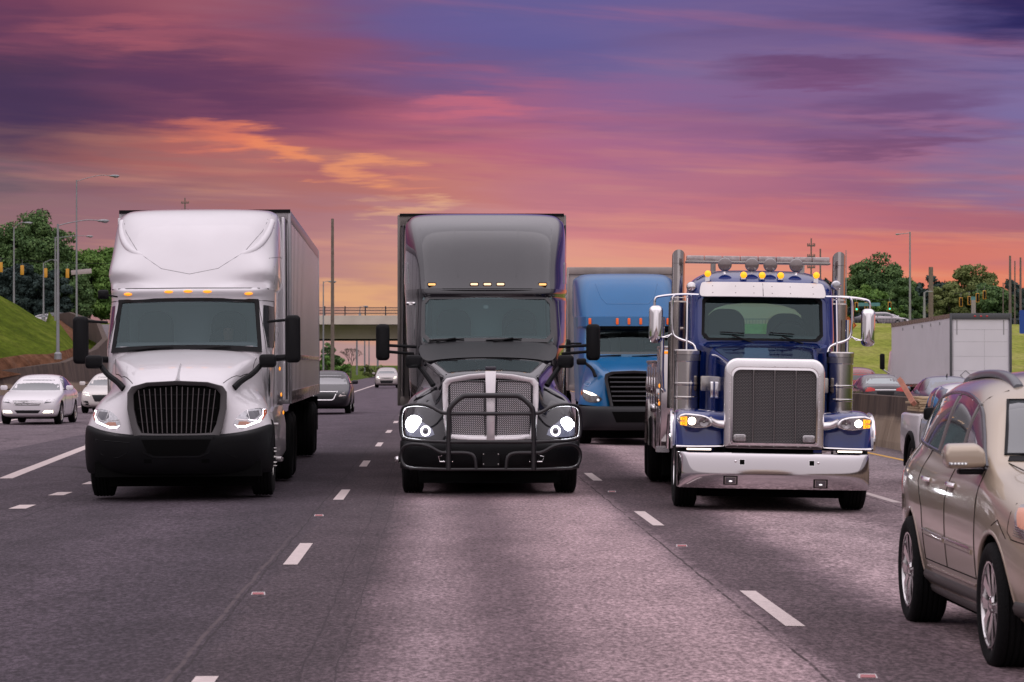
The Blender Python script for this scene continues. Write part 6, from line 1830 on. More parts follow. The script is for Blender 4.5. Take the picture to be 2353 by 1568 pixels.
    for x in (-.72, -.245, 0, .245, .715):
        z = 3.005 if abs(x) < .5 else 3.015
        g = G(); g.lathe([(-.07, .045), (.0, .048), (.05, .036), (.12, .012)], (x, 2.74, z), 'y', 20); b1 = g.build('marker_light', CHR, pt)
        g = G(); g.lathe([(-.095, .001), (-.09, .025), (-.075, .04), (-.068, .044)], (x, 2.74, z), 'y', 20); g.build('marker_lens', mat('amber_roof', (.95, .4, .02), .25, emit=(1, .40, .01), es=1.2, var=.3, vscale=40), b1)
        g = G(); g.bx(x - .03, x + .03, 2.72, 2.82, 2.9, z - .02); g.build('lamp_foot', CHR, b1)
    for x in (-.48, -.12, .125, .47):
        g = G(); g.lathe([(-.06, .001), (-.056, .05), (-.045, .08), (-.02, .093), (.0, .093), (.06, .07), (.08, .02)], (x, 2.95, 3.15), 'y', 28); w1 = g.build('work_light', mat('smoked_cover', (.22, .18, .17), .12, .3, coat=1.0), pt)
        g = G(); g.tube([(x, 2.97, 3.08), (x, 2.97, 2.95)], .02, 8); g.lathe([(0, .06), (.03, .03)], (x, 2.97, 2.93), 'z', 12); g.build('light_foot', CHR, w1)
    # light bar
    lb = G(); lb.bx(-.975, .975, 3.45, 3.75, 3.185, 3.215); lbm = lb.build('light_bar', STEEL, pt, bevel=.006)
    SM = mat('smoky_lens', (.48, .41, .39), .15, .2, coat=1, var=.25, vscale=18)
    for i in range(8):
        x0 = -.965 + i * .2425
        g = G(); g.rbox((x0 + .117, 3.6, 3.25), (.232, .26, .07), .012, 'y', edge=.01); g.build('light_bar_lens', SM, lbm)
    for x in (-.6, .6):
        g = G(); g.bx(x - .03, x + .03, 3.5, 3.7, 3.0, 3.19); g.build('light_bar_foot', STEEL, lbm)
    for x, z in ((-.93, 2.84), (.985, 2.885)):
        g = G(); g.lathe([(-.06, .001), (-.05, .05), (-.03, .063), (0, .068), (.05, .055), (.08, .02)], (x, 2.75, z), 'y', 22); w1 = g.build('spot_lamp', CHR, pt)
        if x > 0:
            g = G(); g.ell((x, 2.70, z), (.052, .012, .052)); g.build('lamp_lens', LENS, w1)
    # wipers
    g = G()
    for s0 in (-.12, .53):
        g.tube([(s0, 2.33, 2.10), sp(2.20, s0 - .28, -.05)], .012, 6); g.tube([sp(2.225, s0 - .02 - .1, -.05), sp(2.24, s0 - .44, -.045)], .009, 6)
    g.build('wiper', BLK, pt)
    # mirrors
    for s in (-1, 1):
        zt = 2.72; x = s * 1.42
        g = G(); g.rbox((x - s * .02, 2.6, 2.33), (.185, .13, .50), .07, 'y', 6, edge=.06); mo = g.build('side_mirror', CHR, pt, sharp=80)
        g = G(); g.tube([(x, 2.6, 2.57), (x, 2.6, 2.66), (x - s * .03, 2.6, 2.70), (s * 1.1, 2.6, 2.735), (s * .84, 2.6, 2.73)], .016, 8, sm=2)
        g.tube([(s * 1.15, 2.6, 2.73), (s * 1.19, 2.6, 2.68), (s * 1.19, 2.6, 2.24), (s * 1.13, 2.6, 2.15), (s * .9, 2.55, 2.09), (s * .86, 2.52, 1.98)], .018, 8, sm=2)
        g.tube([(s * 1.18, 2.6, 2.2), (s * 1.34, 2.6, 2.15)], .01, 6); g.tube([(s * 1.18, 2.6, 2.22), (s * 1.24, 2.58, 2.16), (s * 1.34, 2.6, 2.16)], .007, 6)
        g.build('mirror_arm', CHR, mo)
    # interior
    for x in (-.42, .40): seat(pt, x, 3.6, 1.85 if x < 0 else 1.8, .72, .52)
    dashboard(pt, 2.5, 2.9, 2.17, .77); steering(pt, .4, 2.9, 2.2)
    # rack behind cab with orange strips
    RK = mat('black_rack', (.012, .014, .014), .45, .2)
    g = G()
    for s in (-1, 1):
        g.bx(s * .98, s * 1.16, 4.35, 4.4, 1.3, 2.66)
    rk = g.build('headache_rack', RK, pt, smooth=False)
    g = G(); g.bx(.985, 1.012, 4.32, 4.34, 2.05, 2.6)
    for i in range(7): g.ell((1.10, 4.335, 2.1 + i * .08), (.018, .01, .025), 8, 5)
    g.build('orange_strip', mat('orange_safety', (.85, .16, .01), .5, emit=(1, .2, .02), es=.05), rk, smooth=False)
    g = G()
    for i in range(12):
        for s in (-1, 1): g.ell((s * (1.04 + .05 * (i % 2)), 4.345, 2.04 + i * .05), (.012, .006, .018), 6, 4)
    g.build('rack_slots', mat('slot_grey', (.12, .14, .13), .6), rk)
    # tow body: bright boxes along the side
    BODY = mat('polished_body', (.66, .62, .62), .13, 1.0, var=.12, vscale=1.6)
    for s in (-1, 1):
        def q(y0, y1, z0, z1, x0=.55, x1=1.24):
            g = G(); g.bx(s * x0, s * x1, y0, y1, z0, z1); return g
        b1 = q(4.75, 6.3, .62, 2.02).build('tool_box', BODY, pt, bevel=.02)
        g = q(4.72, 6.33, 2.02, 2.06, .5, 1.25); g.build('box_lid', ALU, b1, bevel=.01)
        g = G(); g.bx(s * 1.0, s * 1.24, 4.70, 4.72, 1.965, 1.985); g.build('amber_strip', AMBER, b1, smooth=False)
        b2 = q(6.35, 10.9, 1.12, 1.82).build('tool_box', BODY, pt, bevel=.02)
        q(6.35, 10.9, 1.82, 1.86, .5, 1.25).build('box_lid', ALU, b2, bevel=.01)
        b3 = q(6.35, 8.6, .55, 1.10).build('tool_box', BODY, pt, bevel=.02)
        for b_0, ys_, z0, z1 in ((b1, (4.85, 5.5, 6.2), .7, 1.95), (b2, (6.45, 7.5, 8.6, 9.7, 10.8), 1.2, 1.76)):
            for a_, c_ in zip(ys_, ys_[1:]):
                g = G(); g.bx(s * 1.24, s * 1.248, a_ + .03, c_ - .03, z0, z1); d_ = g.build('box_door', BODY, b_0, bevel=.006)
                g = G(); g.ell((s * 1.255, (a_ + c_) / 2, (z0 + z1) / 2), (.02, .06, .13)); g.build('handle', CHR, d_)
        g = G(); pts = [(s * 1.235, 9.35 + .66 * math.cos(a), .56 + .66 * math.sin(a)) for a in [math.pi * (i / 14) for i in range(15)]]; g.tube(pts, .055, 8); g.build('rear_fender', STEEL, pt)
        for k, (yy, zz) in enumerate(((7.0, 1.15), (7.3, 1.15), (7.6, 1.15))):
            g = G(); g.lathe([(1.24, .06), (1.28, .06), (1.285, .05), (1.285, .001)] if s > 0 else [(-1.24, .06), (-1.28, .06), (-1.285, .05), (-1.285, .001)], (0, yy - 1.0 if 0 else yy, zz), 'x', 16); g.build('gauge', CHR, b2)
        g = G(); g.rbox((s * 1.22, 4.4, .62), (.18, .35, .07), .01, 'y'); g.bx(s * 1.14, s * 1.3, 4.25, 4.6, .655, .665); g.build('step', ALU, pt)
        for yy in (8.75, 10.1): wheel(pt, s * .99, yy, .52, .56, s)
        wheel(pt, s * 1.06, 1.05, .52, .30, s, rimmat=CHR)
        for zz in (1.25, 1.5): 
            g = G(); g.ell((s * 1.255, 4.9, zz), (.012, .03, .03)); g.build('side_marker', AMBER, b1)
    g = G(); g.bx(-1.0, 1.0, 4.5, 4.7, .6, 1.9); g.bx(-.5, .5, 4.7, 11, .9, 1.5); g.build('bed', BP, pt, bevel=.02)
    g = G(); g.bx(-.12, .12, 6, 10, 1.5, 1.9); g.build('boom', BP, pt, bevel=.02)
    chassis_and_light_blocker(pt, .3, 10.5); 
    g = G(); g.lathe([(.45, .02), (.5, .18), (.62, .2)], (.72, .75, -.2), 'z', 12); g.build('spring_pack', DARK, pt)

# ================================================================== BLUE SEMI
SB = mat('bright_blue_paint', (.0, .135, .35), .3, .0, coat=.35, var=.05, vscale=1.5)
st = empty('semi_truck', (4.36, 64.0, gz(4.3)), rz=math.radians(-.6), label='bright blue semi truck half hidden between the black truck and the blue tow truck', cat='truck', group='semi trucks driving towards the camera')
if True:
    rows = [
        [(0, .22, .86), (.46, .22, .86), (.57, .06, .86), (.80, .08, .88), (1.04, .20, .90), (1.19, .42, .92), (1.23, .6, .92), (1.235, .62, .85)],
        [(0, .22, 1.05), (.5, .22, 1.05), (.62, .06, 1.05), (.82, .10, 1.05), (1.05, .24, 1.05), (1.18, .46, 1.05), (1.22, .66, 1.04), (1.225, .68, .95)],
        [(0, .22, 1.28), (.54, .22, 1.28), (.66, .09, 1.28), (.80, .18, 1.26), (1.00, .34, 1.25), (1.13, .58, 1.23), (1.17, .82, 1.2), (1.18, .84, 1.08)],
        [(0, .13, 1.56), (.54, .14, 1.54), (.69, .16, 1.50), (.76, .36, 1.46), (.90, .58, 1.42), (1.07, .84, 1.37), (1.15, 1.02, 1.30), (1.155, 1.05, 1.15)],
        [(0, .20, 1.66), (.5, .22, 1.64), (.70, .30, 1.59), (.78, .55, 1.57), (.86, .85, 1.52), (1.00, 1.1, 1.46), (1.12, 1.25, 1.36), (1.13, 1.3, 1.15)],
        [(0, .9, 1.84), (.55, .92, 1.82), (.83, .96, 1.77), (.90, 1.15, 1.69), (.96, 1.35, 1.60), (1.03, 1.52, 1.47), (1.10, 1.65, 1.25), (1.12, 1.7, .95)],
        [(0, 1.60, 2.0), (.60, 1.63, 1.98), (.96, 1.72, 1.93), (1.02, 1.8, 1.83), (1.05, 1.9, 1.66), (1.09, 1.95, 1.45), (1.11, 2.0, 1.2), (1.12, 2.0, .9)]]
    g = G(); g.grid(rows); hood = g.build('hood', SB, st, sub=2)
    TH = bvh(hood)
    lv = [wl(.95, 1.75, 1.04, 1.14), wl(1.9, 1.70, 1.045, 1.17), wl(2.0, 1.74, 1.04, 1.17), wl(2.4, 2.0, 1.02, 1.17), wl(2.66, 2.15, .98, 1.17), wl(2.70, 2.0, .99, 1.17), wl(2.92, 2.05, .99, 1.18), wl(2.93, 2.4, .99, 1.19)]
    g = G(); g.loops(vloft(lv)); cab = g.build('cab', SB, st, sharp=35)
    g = G(); g.prism([(-.98, 2.05), (.98, 2.05), (.95, 2.64), (-.95, 2.64)], 1.2, 3.9); boolcut(cab, g, INT)
    def bp2(z, x, yo=0.0):
        t = (z - 1.96) / .70; return (x, 1.73 + .42 * t + .10 * (abs(x) / 1.0) ** 2 + yo, z)
    g = G(); g.grid([[bp2(1.98 + .68 * j / 4, x, -.02) for x in [-1 + i / 5 for i in range(11)]] for j in range(5)], False); g.build('windshield', glass('windshield_glass_blue', (.66, .76, .76), refl=.8), cab)
    g = G(); g.bx(-.98, .98, 3.85, 3.87, 2.0, 2.66); g.build('bright_rear_panel', mat('pale_interior', (.42, .44, .44), .9), cab, smooth=False)
    for x in (-.62, .62): seat(st, x, 3.0, 1.75, .75)
    g = G(); g.bx(-.12, .30, 3.4, 3.6, 1.95, 2.66); g.build('cabin_post', INT, st, smooth=False)
    dashboard(st, 1.9, 2.4, 2.07, .97, mat('pink_papers', (.25, .16, .16), .9)); steering(st, .6, 2.42, 2.15)
    fr2 = [
        [(0, 2.35, 2.92), (.5, 2.36, 2.92), (.85, 2.42, 2.92), (1.02, 2.55, 2.92), (1.10, 2.75, 2.92), (1.17, 3.2, 2.92), (1.2, 4.95, 2.92)],
        [(0, 2.55, 3.2), (.5, 2.56, 3.2), (.86, 2.62, 3.2), (1.04, 2.75, 3.2), (1.12, 2.95, 3.2), (1.18, 3.4, 3.2), (1.2, 4.95, 3.2)],
        [(0, 2.85, 3.55), (.5, 2.87, 3.55), (.86, 2.95, 3.55), (1.03, 3.08, 3.54), (1.11, 3.3, 3.53), (1.18, 3.7, 3.52), (1.2, 4.95, 3.52)],
        [(0, 3.25, 3.84), (.5, 3.27, 3.84), (.86, 3.35, 3.83), (1.02, 3.5, 3.80), (1.10, 3.7, 3.76), (1.17, 4.0, 3.74), (1.2, 4.95, 3.74)],
        [(0, 3.8, 3.97), (.5, 3.82, 3.97), (.86, 3.88, 3.96), (1.0, 3.98, 3.93), (1.08, 4.1, 3.88), (1.15, 4.3, 3.85), (1.18, 4.95, 3.85)],
        [(0, 4.95, 4.0), (.5, 4.95, 4.0), (.86, 4.95, 3.99), (1.0, 4.95, 3.97), (1.06, 4.95, 3.93), (1.12, 4.95, 3.9), (1.15, 4.95, 3.88)]]
    g = G(); g.grid(fr2); fair = g.build('roof_fairing', SB, st, sub=2)
    T = bvh(fair); g = G(); seam(g, T, [(-.72, 3.7), (-.60, 3.35), (-.48, 3.22), (.48, 3.22), (.60, 3.35), (.72, 3.7)], 'y+', .018, -.012, n=6); g.build('crease', SB, fair)
    for x in (-.90, -.27, 0, .27, .90):
        g = G(); g.rbox((x, 2.02 + .05 * abs(x) , 2.81), (.06, .08, .15), .02, 'y', edge=.01); g.build('marker_light', mat('red_amber_lens', (.8, .12, .02), .3, emit=(1, .16, .02), es=.3), st)
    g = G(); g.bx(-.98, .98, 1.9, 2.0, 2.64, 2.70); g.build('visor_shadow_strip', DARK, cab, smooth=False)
    # grille
    ou = [(-.64, 1.60), (-.5, 1.66), (0, 1.68), (.5, 1.66), (.64, 1.60), (.66, 1.5), (.52, .82), (.3, .80), (-.3, .80), (-.52, .82), (-.66, 1.5)]
    inn = [(x * .88, 1.24 + (z - 1.24) * .86) for x, z in ou]
    g = G(); g.ring([(x, .02 + .04 * x * x, z) for x, z in ou], [(x, .05 + .04 * x * x, z) for x, z in inn], (0, .12, 0)); gr_ = g.build('grille', mat('grille_plastic_grey', (.035, .036, .04), .45), st, bevel=.01)
    g = G(); g.prism([(x * 1.04, z) for x, z in inn], .13, .14, 'y'); g.build('grille_back', DARK, gr_, smooth=False)
    for i in range(6):
        z = 1.0 + i * .105; hw_ = .50 + (z - 1.0) * .14 - .02
        g = G(); g.rbox((0, .07, z), (hw_ * 2, .06, .032), .01, 'y', edge=.008); g.build('grille_slat', mat('slat_grey', (.06, .062, .068), .4), gr_)
    for s in (-1, 1):
        h = patch(TH, [(s * x, z) for x, z in ((.70, 1.03), (.80, .96), (1.05, .97), (1.14, 1.08), (1.145, 1.25), (1.10, 1.27), (.88, 1.16), (.74, 1.08))], 'y+', 'headlight', mat('blue_truck_lens', (.10, .09, .09), .1, .4, coat=1, var=.4, vscale=20), st, .01, .02, sm=1, res=.04)
        patch(TH, [(s * x, z) for x, z in ((.82, 1.12), (.95, 1.12), (1.10, 1.19), (1.11, 1.24), (.92, 1.18))], 'y+', 'light_bar', mat('cream_drl', (1, .9, .75), .3, emit=(1, .86, .68), es=2.6), h, .016, .01, res=.03)
        g = G(); g.ell(tuple(proj(TH, s * .80, 1.02, 'y+', .02)), (.03, .02, .03)); g.build('lamp', mat('soft_lit', (1, 1, 1), .4), h)
        g = G(); p = proj(TH, s * 1.15, 1.15, 'y+', .01); g.ell(tuple(p), (.015, .02, .08)); g.build('side_marker', AMBERD, h)
        g = G(); seam(g, TH, [(s * 1.0, 1.32), (s * 1.08, 1.36), (s * 1.02, 1.42), (s * .94, 1.40), (s * 1.0, 1.32)], 'y+', .014, 0); g.build('vent_trim', mat('pale_blue_trim', (.25, .35, .55), .3), hood)
        g = G(); seam(g, TH, [(s * .52, .35), (s * .66, .8), (s * .78, 1.4)], 'z-', .02, -.014, n=6); g.build('hood_crease', SB, hood)
    rows = []
    for z, dy in ((.88, .06), (.84, .0), (.7, -.02), (.5, .0), (.38, .06), (.34, .16)):
        rows.append([(0, -.10 + dy, z), (.4, -.09 + dy, z), (.7, -.05 + dy, z), (.95, .05 + dy, z), (1.12, .18 + dy, z), (1.21, .38 + dy, z), (1.235, .62, z)])
    g = G(); g.grid(rows); bump = g.build('bumper', mat('bumper_charcoal', (.014, .015, .018), .5), st, sub=2, solid=.02)
    patch(bvh(bump), [(-.5, .76), (.5, .76), (.4, .52), (-.4, .52)], 'y+', 'lower_intake', DARK, bump, .005, .01)
    for s in (-1, 1):
        mo = box_mirror(st, (s * 1.45, 1.95, 2.1), (.2, .16, .6), 'side_mirror', BLK)
        g = G(); g.tube([(s * 1.4, 1.95, 2.3), (s * 1.1, 2.0, 2.3)], .025, 6); g.build('mirror_arm', BLK, mo)
        mo = box_mirror(st, (s * 1.15, .7, 1.88), (.22, .12, .15), 'hood_mirror', BLK, r=.05)
        g = G(); g.tube([(s * 1.08, .72, 1.86), (s * .9, .6, 1.72), (s * .84, .52, 1.54)], .035, 8, sm=1, r2=.04); g.build('mirror_arm', BLK, mo)
        wheel(st, s * 1.05, 1.25, .52, .3, s)
    g = G()
    for x0, x1 in ((-.85, -.2), (.05, .7)): g.tube([bp2(2.0, x0, -.05), bp2(2.03, x1, -.05)], .014, 5)
    g.build('wiper', BLK, st)
    chassis_and_light_blocker(st, .3, 8.4)
    trailer(st, 5.6, 15, 1.30, 1.18, 4.17, mat('plain_trailer_skin', (.55, .50, .48), .4, .2, var=.1), mat('tan_trailer_frame', (.42, .36, .33), .5, .3, var=.15), None, ribs=True)
# ================================================================== CARS
SED = [(0, .60, .36, .60, .54, .64, .40), (.05, .79, .26, .66, .73, .71, .5), (.32, .89, .20, .76, .83, .81, .60), (.9, .92, .18, .86, .87, .92, .66), (1.40, .92, .18, .92, .88, .99, .70),
       (1.55, .92, .18, .93, .88, 1.02, .70), (2.0, .93, .18, .95, .87, 1.27, .66), (2.4, .93, .18, .96, .86, 1.42, .62), (3.0, .93, .18, .97, .86, 1.46, .60), (3.6, .92, .18, .98, .85, 1.41, .58),
       (4.1, .91, .19, .99, .83, 1.22, .60), (4.45, .89, .2, 1.0, .80, 1.07, .64), (4.8, .84, .25, .98, .76, 1.04, .60), (4.88, .74, .35, .9, .66, .96, .5)]
SEDW = [(1.72, .985), (2.30, 1.34), (2.7, 1.40), (3.1, 1.405), (3.6, 1.34), (4.0, 1.14), (3.95, 1.03), (3.2, 1.0)]
HAT = [(0, .60, .36, .64, .54, .70, .40), (.05, .78, .26, .70, .72, .78, .5), (.3, .87, .20, .82, .80, .90, .58), (.75, .89, .18, .92, .84, 1.0, .64), (1.1, .89, .18, .97, .85, 1.08, .68),
       (1.5, .89, .18, .98, .84, 1.30, .66), (2.0, .89, .18, 1.0, .83, 1.48, .60), (2.7, .89, .18, 1.02, .82, 1.52, .58), (3.4, .88, .18, 1.03, .80, 1.48, .56), (3.9, .86, .2, 1.04, .78, 1.32, .54), (4.2, .82, .28, 1.0, .74, 1.12, .5), (4.28, .72, .38, .9, .64, 1.0, .45)]
HATW = [(1.25, 1.03), (1.85, 1.40), (2.3, 1.46), (3.3, 1.43), (3.75, 1.25), (3.6, 1.08)]
SUVS = [(0, .60, .42, .76, .55, .82, .42), (.06, .82, .32, .84, .76, .93, .56), (.35, .94, .26, .95, .88, 1.03, .68), (.9, .985, .24, 1.04, .93, 1.13, .76), (1.28, .99, .24, 1.09, .94, 1.19, .80),
        (1.45, .99, .24, 1.10, .935, 1.30, .84), (1.80, .99, .24, 1.12, .925, 1.575, .80), (2.15, .99, .24, 1.14, .915, 1.755, .765), (2.8, .99, .24, 1.16, .905, 1.80, .735), (3.5, .985, .24, 1.19, .885, 1.785, .70),
        (4.2, .965, .25, 1.22, .85, 1.765, .66), (4.75, .91, .28, 1.20, .79, 1.65, .59), (5.02, .84, .36, 1.14, .71, 1.34, .54), (5.12, .74, .45, 1.02, .62, 1.12, .45)]
SUVW = [(1.40, 1.165), (1.53, 1.235), (1.80, 1.40), (2.10, 1.56), (2.6, 1.625), (3.2, 1.64), (3.8, 1.625), (4.3, 1.565), (4.54, 1.46), (4.53, 1.34), (4.35, 1.285), (3.6, 1.25), (2.6, 1.215)]

def car_body(root, st, paint, wheels_y, R, arch=.06, sub=2, hw=.6):
    secs = []
    for (y, w, zb, zs, wb, zt, wt_) in st:
        k = zt - zs
        h = [(0, y, zb), (w * .82, y, zb), (w * .95, y, zb + .07), (w, y, zb + (zs - zb) * .55), (w * .98 + .0, y, zs - .08), (wb, y, zs)]
        if st is SUVS and k > .2: h += [(wb + (wt_ - wb) * .45 + .03, y, zs + (k - .17) * .5), (wt_ + .045, y, zt - .15), (wt_ - .09, y, zt - .04), (0, y, zt + .035)]
        elif k > .2: h += [(wb + (wt_ - wb) * .45 + .02, y, zs + k * .5), (wt_ + .04, y, zt - .05), (wt_ * .72, y, zt), (0, y, zt + .02)]
        else: h += [(wb - .05, y, zs + k * .45), (wt_ + .06, y, zs + k * .8), (wt_ * .72, y, zt), (0, y, zt + .015)]
        secs.append(sec_loop(h))
    g = G(); g.loops(secs)
    o = g.build('body', [paint, DARK], root, sub=sub)
    for yy in wheels_y:
        for s in (-1, 1):
            c = G(); c.lathe([(s * hw, .001), (s * hw, R + arch), (s * 1.3, R + arch), (s * 1.3, .001)], (0, yy, R), 'x', 28)
            boolcut(o, c, DARK)
    o.data.shade_smooth(); o.data.set_sharp_from_angle(angle=math.radians(38))
    return o

def car(name, pos, rz, st, paint, label, cat='car', wy=(.95, 3.75), R=.33, win=SEDW, ws=None, rw=None, front=(), rear=(), group=None, trim=True, glassm=None, mir=(1.75, .98), rimst='alloy', sub=2, detail=True, wres=.12, woff=.004):
    root = empty(name, pos, rz=rz, label=label, cat=cat, group=group)
    if st is SED: root.scale = (1.02, 1, 1.065)
    bpy.context.view_layer.update()
    gm = glassm or MGLASS
    b = car_body(root, st, paint, wy, R, sub=sub)
    T = bvh(b)
    for ax, s in (('x+', -1), ('x-', 1)):
        w_ = patch(T, win, ax, 'side_window', DGLASS, root, .007, .012, sm=1, res=.08)
        if trim:
            g = G(); m_ = (min(p[0] for p in win) + max(p[0] for p in win)) / 2
            zb = min(p[1] for p in win); zt = max(p[1] for p in win)
            seam(g, T, [(m_ + .1, zb + .02), (m_ + .15, zt - .02)], ax, .02, .0); g.build('pillar', BLKG, root)
        if detail:
            g = G(); seam(g, T, [(wy[0] + .62, .35), (wy[0] + .62, zb - .02)], ax, .006, 0); seam(g, T, [(m_ + .1, .32), (m_ + .1, zb - .02)], ax, .006, 0); seam(g, T, [(wy[1] - .1, .8), (wy[1] - .3, zb - .02)], ax, .006, 0)
            g.build('door_gap', DARK, root)
    if ws: patch(T, [(-ws[0], ws[1]), (ws[0], ws[1]), (ws[2], ws[3]), (-ws[2], ws[3])], 'y+', 'windshield', gm, root, woff, .01, res=wres)
    if rw: patch(T, [(-rw[0], rw[1]), (rw[0], rw[1]), (rw[2], rw[3]), (-rw[2], rw[3])], 'y-', 'rear_window', gm, root, .004, .01, res=.12)
    for lst, ax in ((front, 'y+'), (rear, 'y-')):
        for nm, m, poly, both in lst:
            for s in ((1, -1) if both else (1,)):
                patch(T, [(s * x, z) for x, z in poly], ax, nm, m, root, .006, .012, res=.08)
    for yy in wy:
        for s in (-1, 1): wheel(root, s * (st[5][1] - .12), yy, R, .22, s, rimmat=ALU, style='alloy' if rimst == 'alloy' else 'steel', rim_r=R * .68)
    for s in (-1, 1):
        g = G(); g.rbox((s * (st[5][1] + .10), mir[0], mir[1] + .08), (.22, .12, .14), .05, 'y', edge=.03); mo = g.build('side_mirror', paint, root)
        g = G(); g.bx(s * (st[5][1] - .1), s * (st[5][1] + .04), mir[0], mir[0] + .06, mir[1] + .02, mir[1] + .05); g.build('mirror_foot', BLK, mo)
    g = G(); g.bx(-.7, .7, .5, wy[1] + .4, .16, .3); g.build('underbody', DARK, root, smooth=False)
    return root, b, T

WC = mat('white_car_paint', (.84, .81, .83), .25, coat=.9)
BC = mat('black_car_paint', (.008, .007, .010), .3, .1, coat=.35)
SC_ = mat('silver_car_paint', (.52, .48, .49), .25, .6, coat=.8)
GC = mat('dark_grey_car_paint', (.07, .065, .07), .2, .4, coat=.9)
BSC = mat('blue_silver_paint', (.20, .23, .29), .22, .5, coat=.9)
RC = mat('red_car_paint', (.28, .02, .02), .22, .2, coat=.9)
DRL = mat('warm_drl', (1, .95, .8), .3, emit=(1, .93, .72), es=3.2)
SLAT = mat('dark_grille', (.01, .01, .012), .4)
# white sedan, left
r_, b_, T_ = car('sedan', (-12.72, 88.4, -.088), math.radians(-1.5), SED, WC, 'white sedan with bright low running lights in front of the retaining wall', ws=(.76, .99, .58, 1.37), group='cars driving towards the camera',
    front=[('grille', SLAT, [(-.46, .70), (.46, .70), (.36, .56), (-.36, .56)], False), ('lower_grille', SLAT, [(-.40, .42), (.40, .42), (.32, .33), (-.32, .33)], False),
           ('headlight', mat('smoked_lens', (.05, .05, .06), .1, .3, coat=1), [(.50, .62), (.86, .66), (.84, .76), (.56, .71)], True), ('running_light', DRL, [(.46, .34), (.76, .34), (.76, .42), (.52, .41)], True)])
g = G()
for z in (.60, .64, .68): seam(g, T_, [(-.42 - (z - .56) * .2, z), (0, z - .01), (.42 + (z - .56) * .2, z)], 'y+', .008, .02)
g.build('grille_bars', CHR, r_)
# white car half hidden by the white truck
car('sedan', (-12.75, 108.5, -.088), math.radians(-1.5), SED, mat('cream_white_paint', (.76, .71, .67), .25, coat=.9), 'cream white car half hidden behind the left side of the white truck', ws=(.76, .99, .58, 1.37), group='cars driving towards the camera',
    front=[('grille', SLAT, [(-.42, .66), (.42, .66), (.30, .42), (-.30, .42)], False), ('headlight', DRL, [(.48, .62), (.82, .70), (.80, .78), (.54, .72)], True), ('air_intake', SLAT, [(.50, .28), (.84, .30), (.84, .46), (.56, .44)], True)])
# black sedan behind white truck
r_, b_, T_ = car('sedan', (-4.12, 102.6, 0), math.radians(-.5), SED, BC, 'black sedan with chrome grille following behind the white truck trailer', ws=(.76, .99, .58, 1.37), group='cars driving towards the camera', glassm=mat('pale_reflecting_window', (.22, .22, .23), .1, coat=1),
    front=[('grille', SLAT, [(-.42, .70), (.42, .70), (.28, .46), (-.28, .46)], False), ('headlight', mat('pink_lens', (.5, .42, .40), .15, .4, coat=1), [(.50, .58), (.84, .62), (.86, .80), (.78, .80), (.56, .66)], True)])
g = G(); seam(g, T_, [(-.46, .76), (-.40, .74), (.40, .74), (.46, .76), (.34, .50), (.26, .46), (-.26, .46), (-.34, .50), (-.46, .76)], 'y+', .022, .01); g.build('grille_trim', CHR, r_)
# silver hatchback
car('hatchback', (-3.90, 212.5, 0), 0, HAT, mat('tan_silver_paint', (.50, .45, .43), .3, .3, coat=.8), 'small silver hatchback in the distance under the overpass', wy=(.85, 3.45), win=HATW, ws=(.72, 1.06, .56, 1.42), mir=(1.3, 1.0), group='cars driving towards the camera',
    front=[('lower_grille', SLAT, [(-.5, .56), (.5, .56), (.42, .34), (-.42, .34)], False), ('grille', SLAT, [(-.5, .76), (.5, .76), (.2, .70), (-.2, .70)], False), ('headlight', DRL, [(.52, .68), (.78, .76), (.76, .88), (.56, .80)], True)])
# oncoming-side traffic (rears)
go = 'cars beyond the median barrier'
r_, b_, T_ = car('sedan', (17.5, 117.0, -.16), math.pi, SED, GC, 'dark grey sedan seen from behind over the median barrier, left of the white pickup', ws=(.76, .99, .58, 1.37), rw=(.68, 1.10, .55, 1.36), group=go, glassm=mat('pale_teal_window', (.30, .36, .36), .08, coat=1),
    rear=[('tail_light', REDL, [(.40, .84), (.78, .80), (.80, .94), (.60, .98), (.42, .93)], True), ('chrome_strip', CHR, [(-.40, .90), (.40, .90), (.40, .86), (-.40, .86)], False), ('number_plate_recess', SLAT, [(-.34, .82), (.34, .82), (.3, .66), (-.3, .66)], False)])
car('suv', (19.2, 135.0, -.16), math.pi, SUVS, RC, 'dark red SUV seen from behind, farther back beside the chrome air cleaner', wy=(.98, 3.98), R=.37, win=SUVW, rw=(.68, 1.22, .55, 1.60), mir=(1.75, 1.14), group=go, glassm=DGLASS, rear=[('tail_light', REDL, [(.60, .95), (.80, .95), (.80, 1.15), (.66, 1.15)], True)])
r_, b_, T_ = car('sedan', (16.55, 96.6, -.16), math.pi, SED, BSC, 'blue grey sedan just beyond the barrier behind the lumber in the pickup', ws=(.76, .99, .58, 1.37), rw=(.68, 1.10, .55, 1.36), group=go, glassm=MGLASS, rear=[('tail_light', REDL, [(.40, .84), (.78, .80), (.80, .94), (.42, .93)], True)])
g = G(); g.loops([[(-.015, 3.35, 1.44), (.015, 3.35, 1.44), (.015, 3.2, 1.44), (-.015, 3.2, 1.44)], [(-.008, 3.42, 1.53), (.008, 3.42, 1.53), (.008, 3.38, 1.53), (-.008, 3.38, 1.53)]]); g.build('roof_antenna', BLK, r_)
car('suv', (16.3, 78.0, -.16), math.pi, SUVS, WC, 'white SUV roof at the right edge beyond the tan SUV roof rack', wy=(.98, 3.98), R=.37, win=SUVW, rw=(.68, 1.22, .55, 1.60), mir=(1.75, 1.14), group=go, glassm=DGLASS)
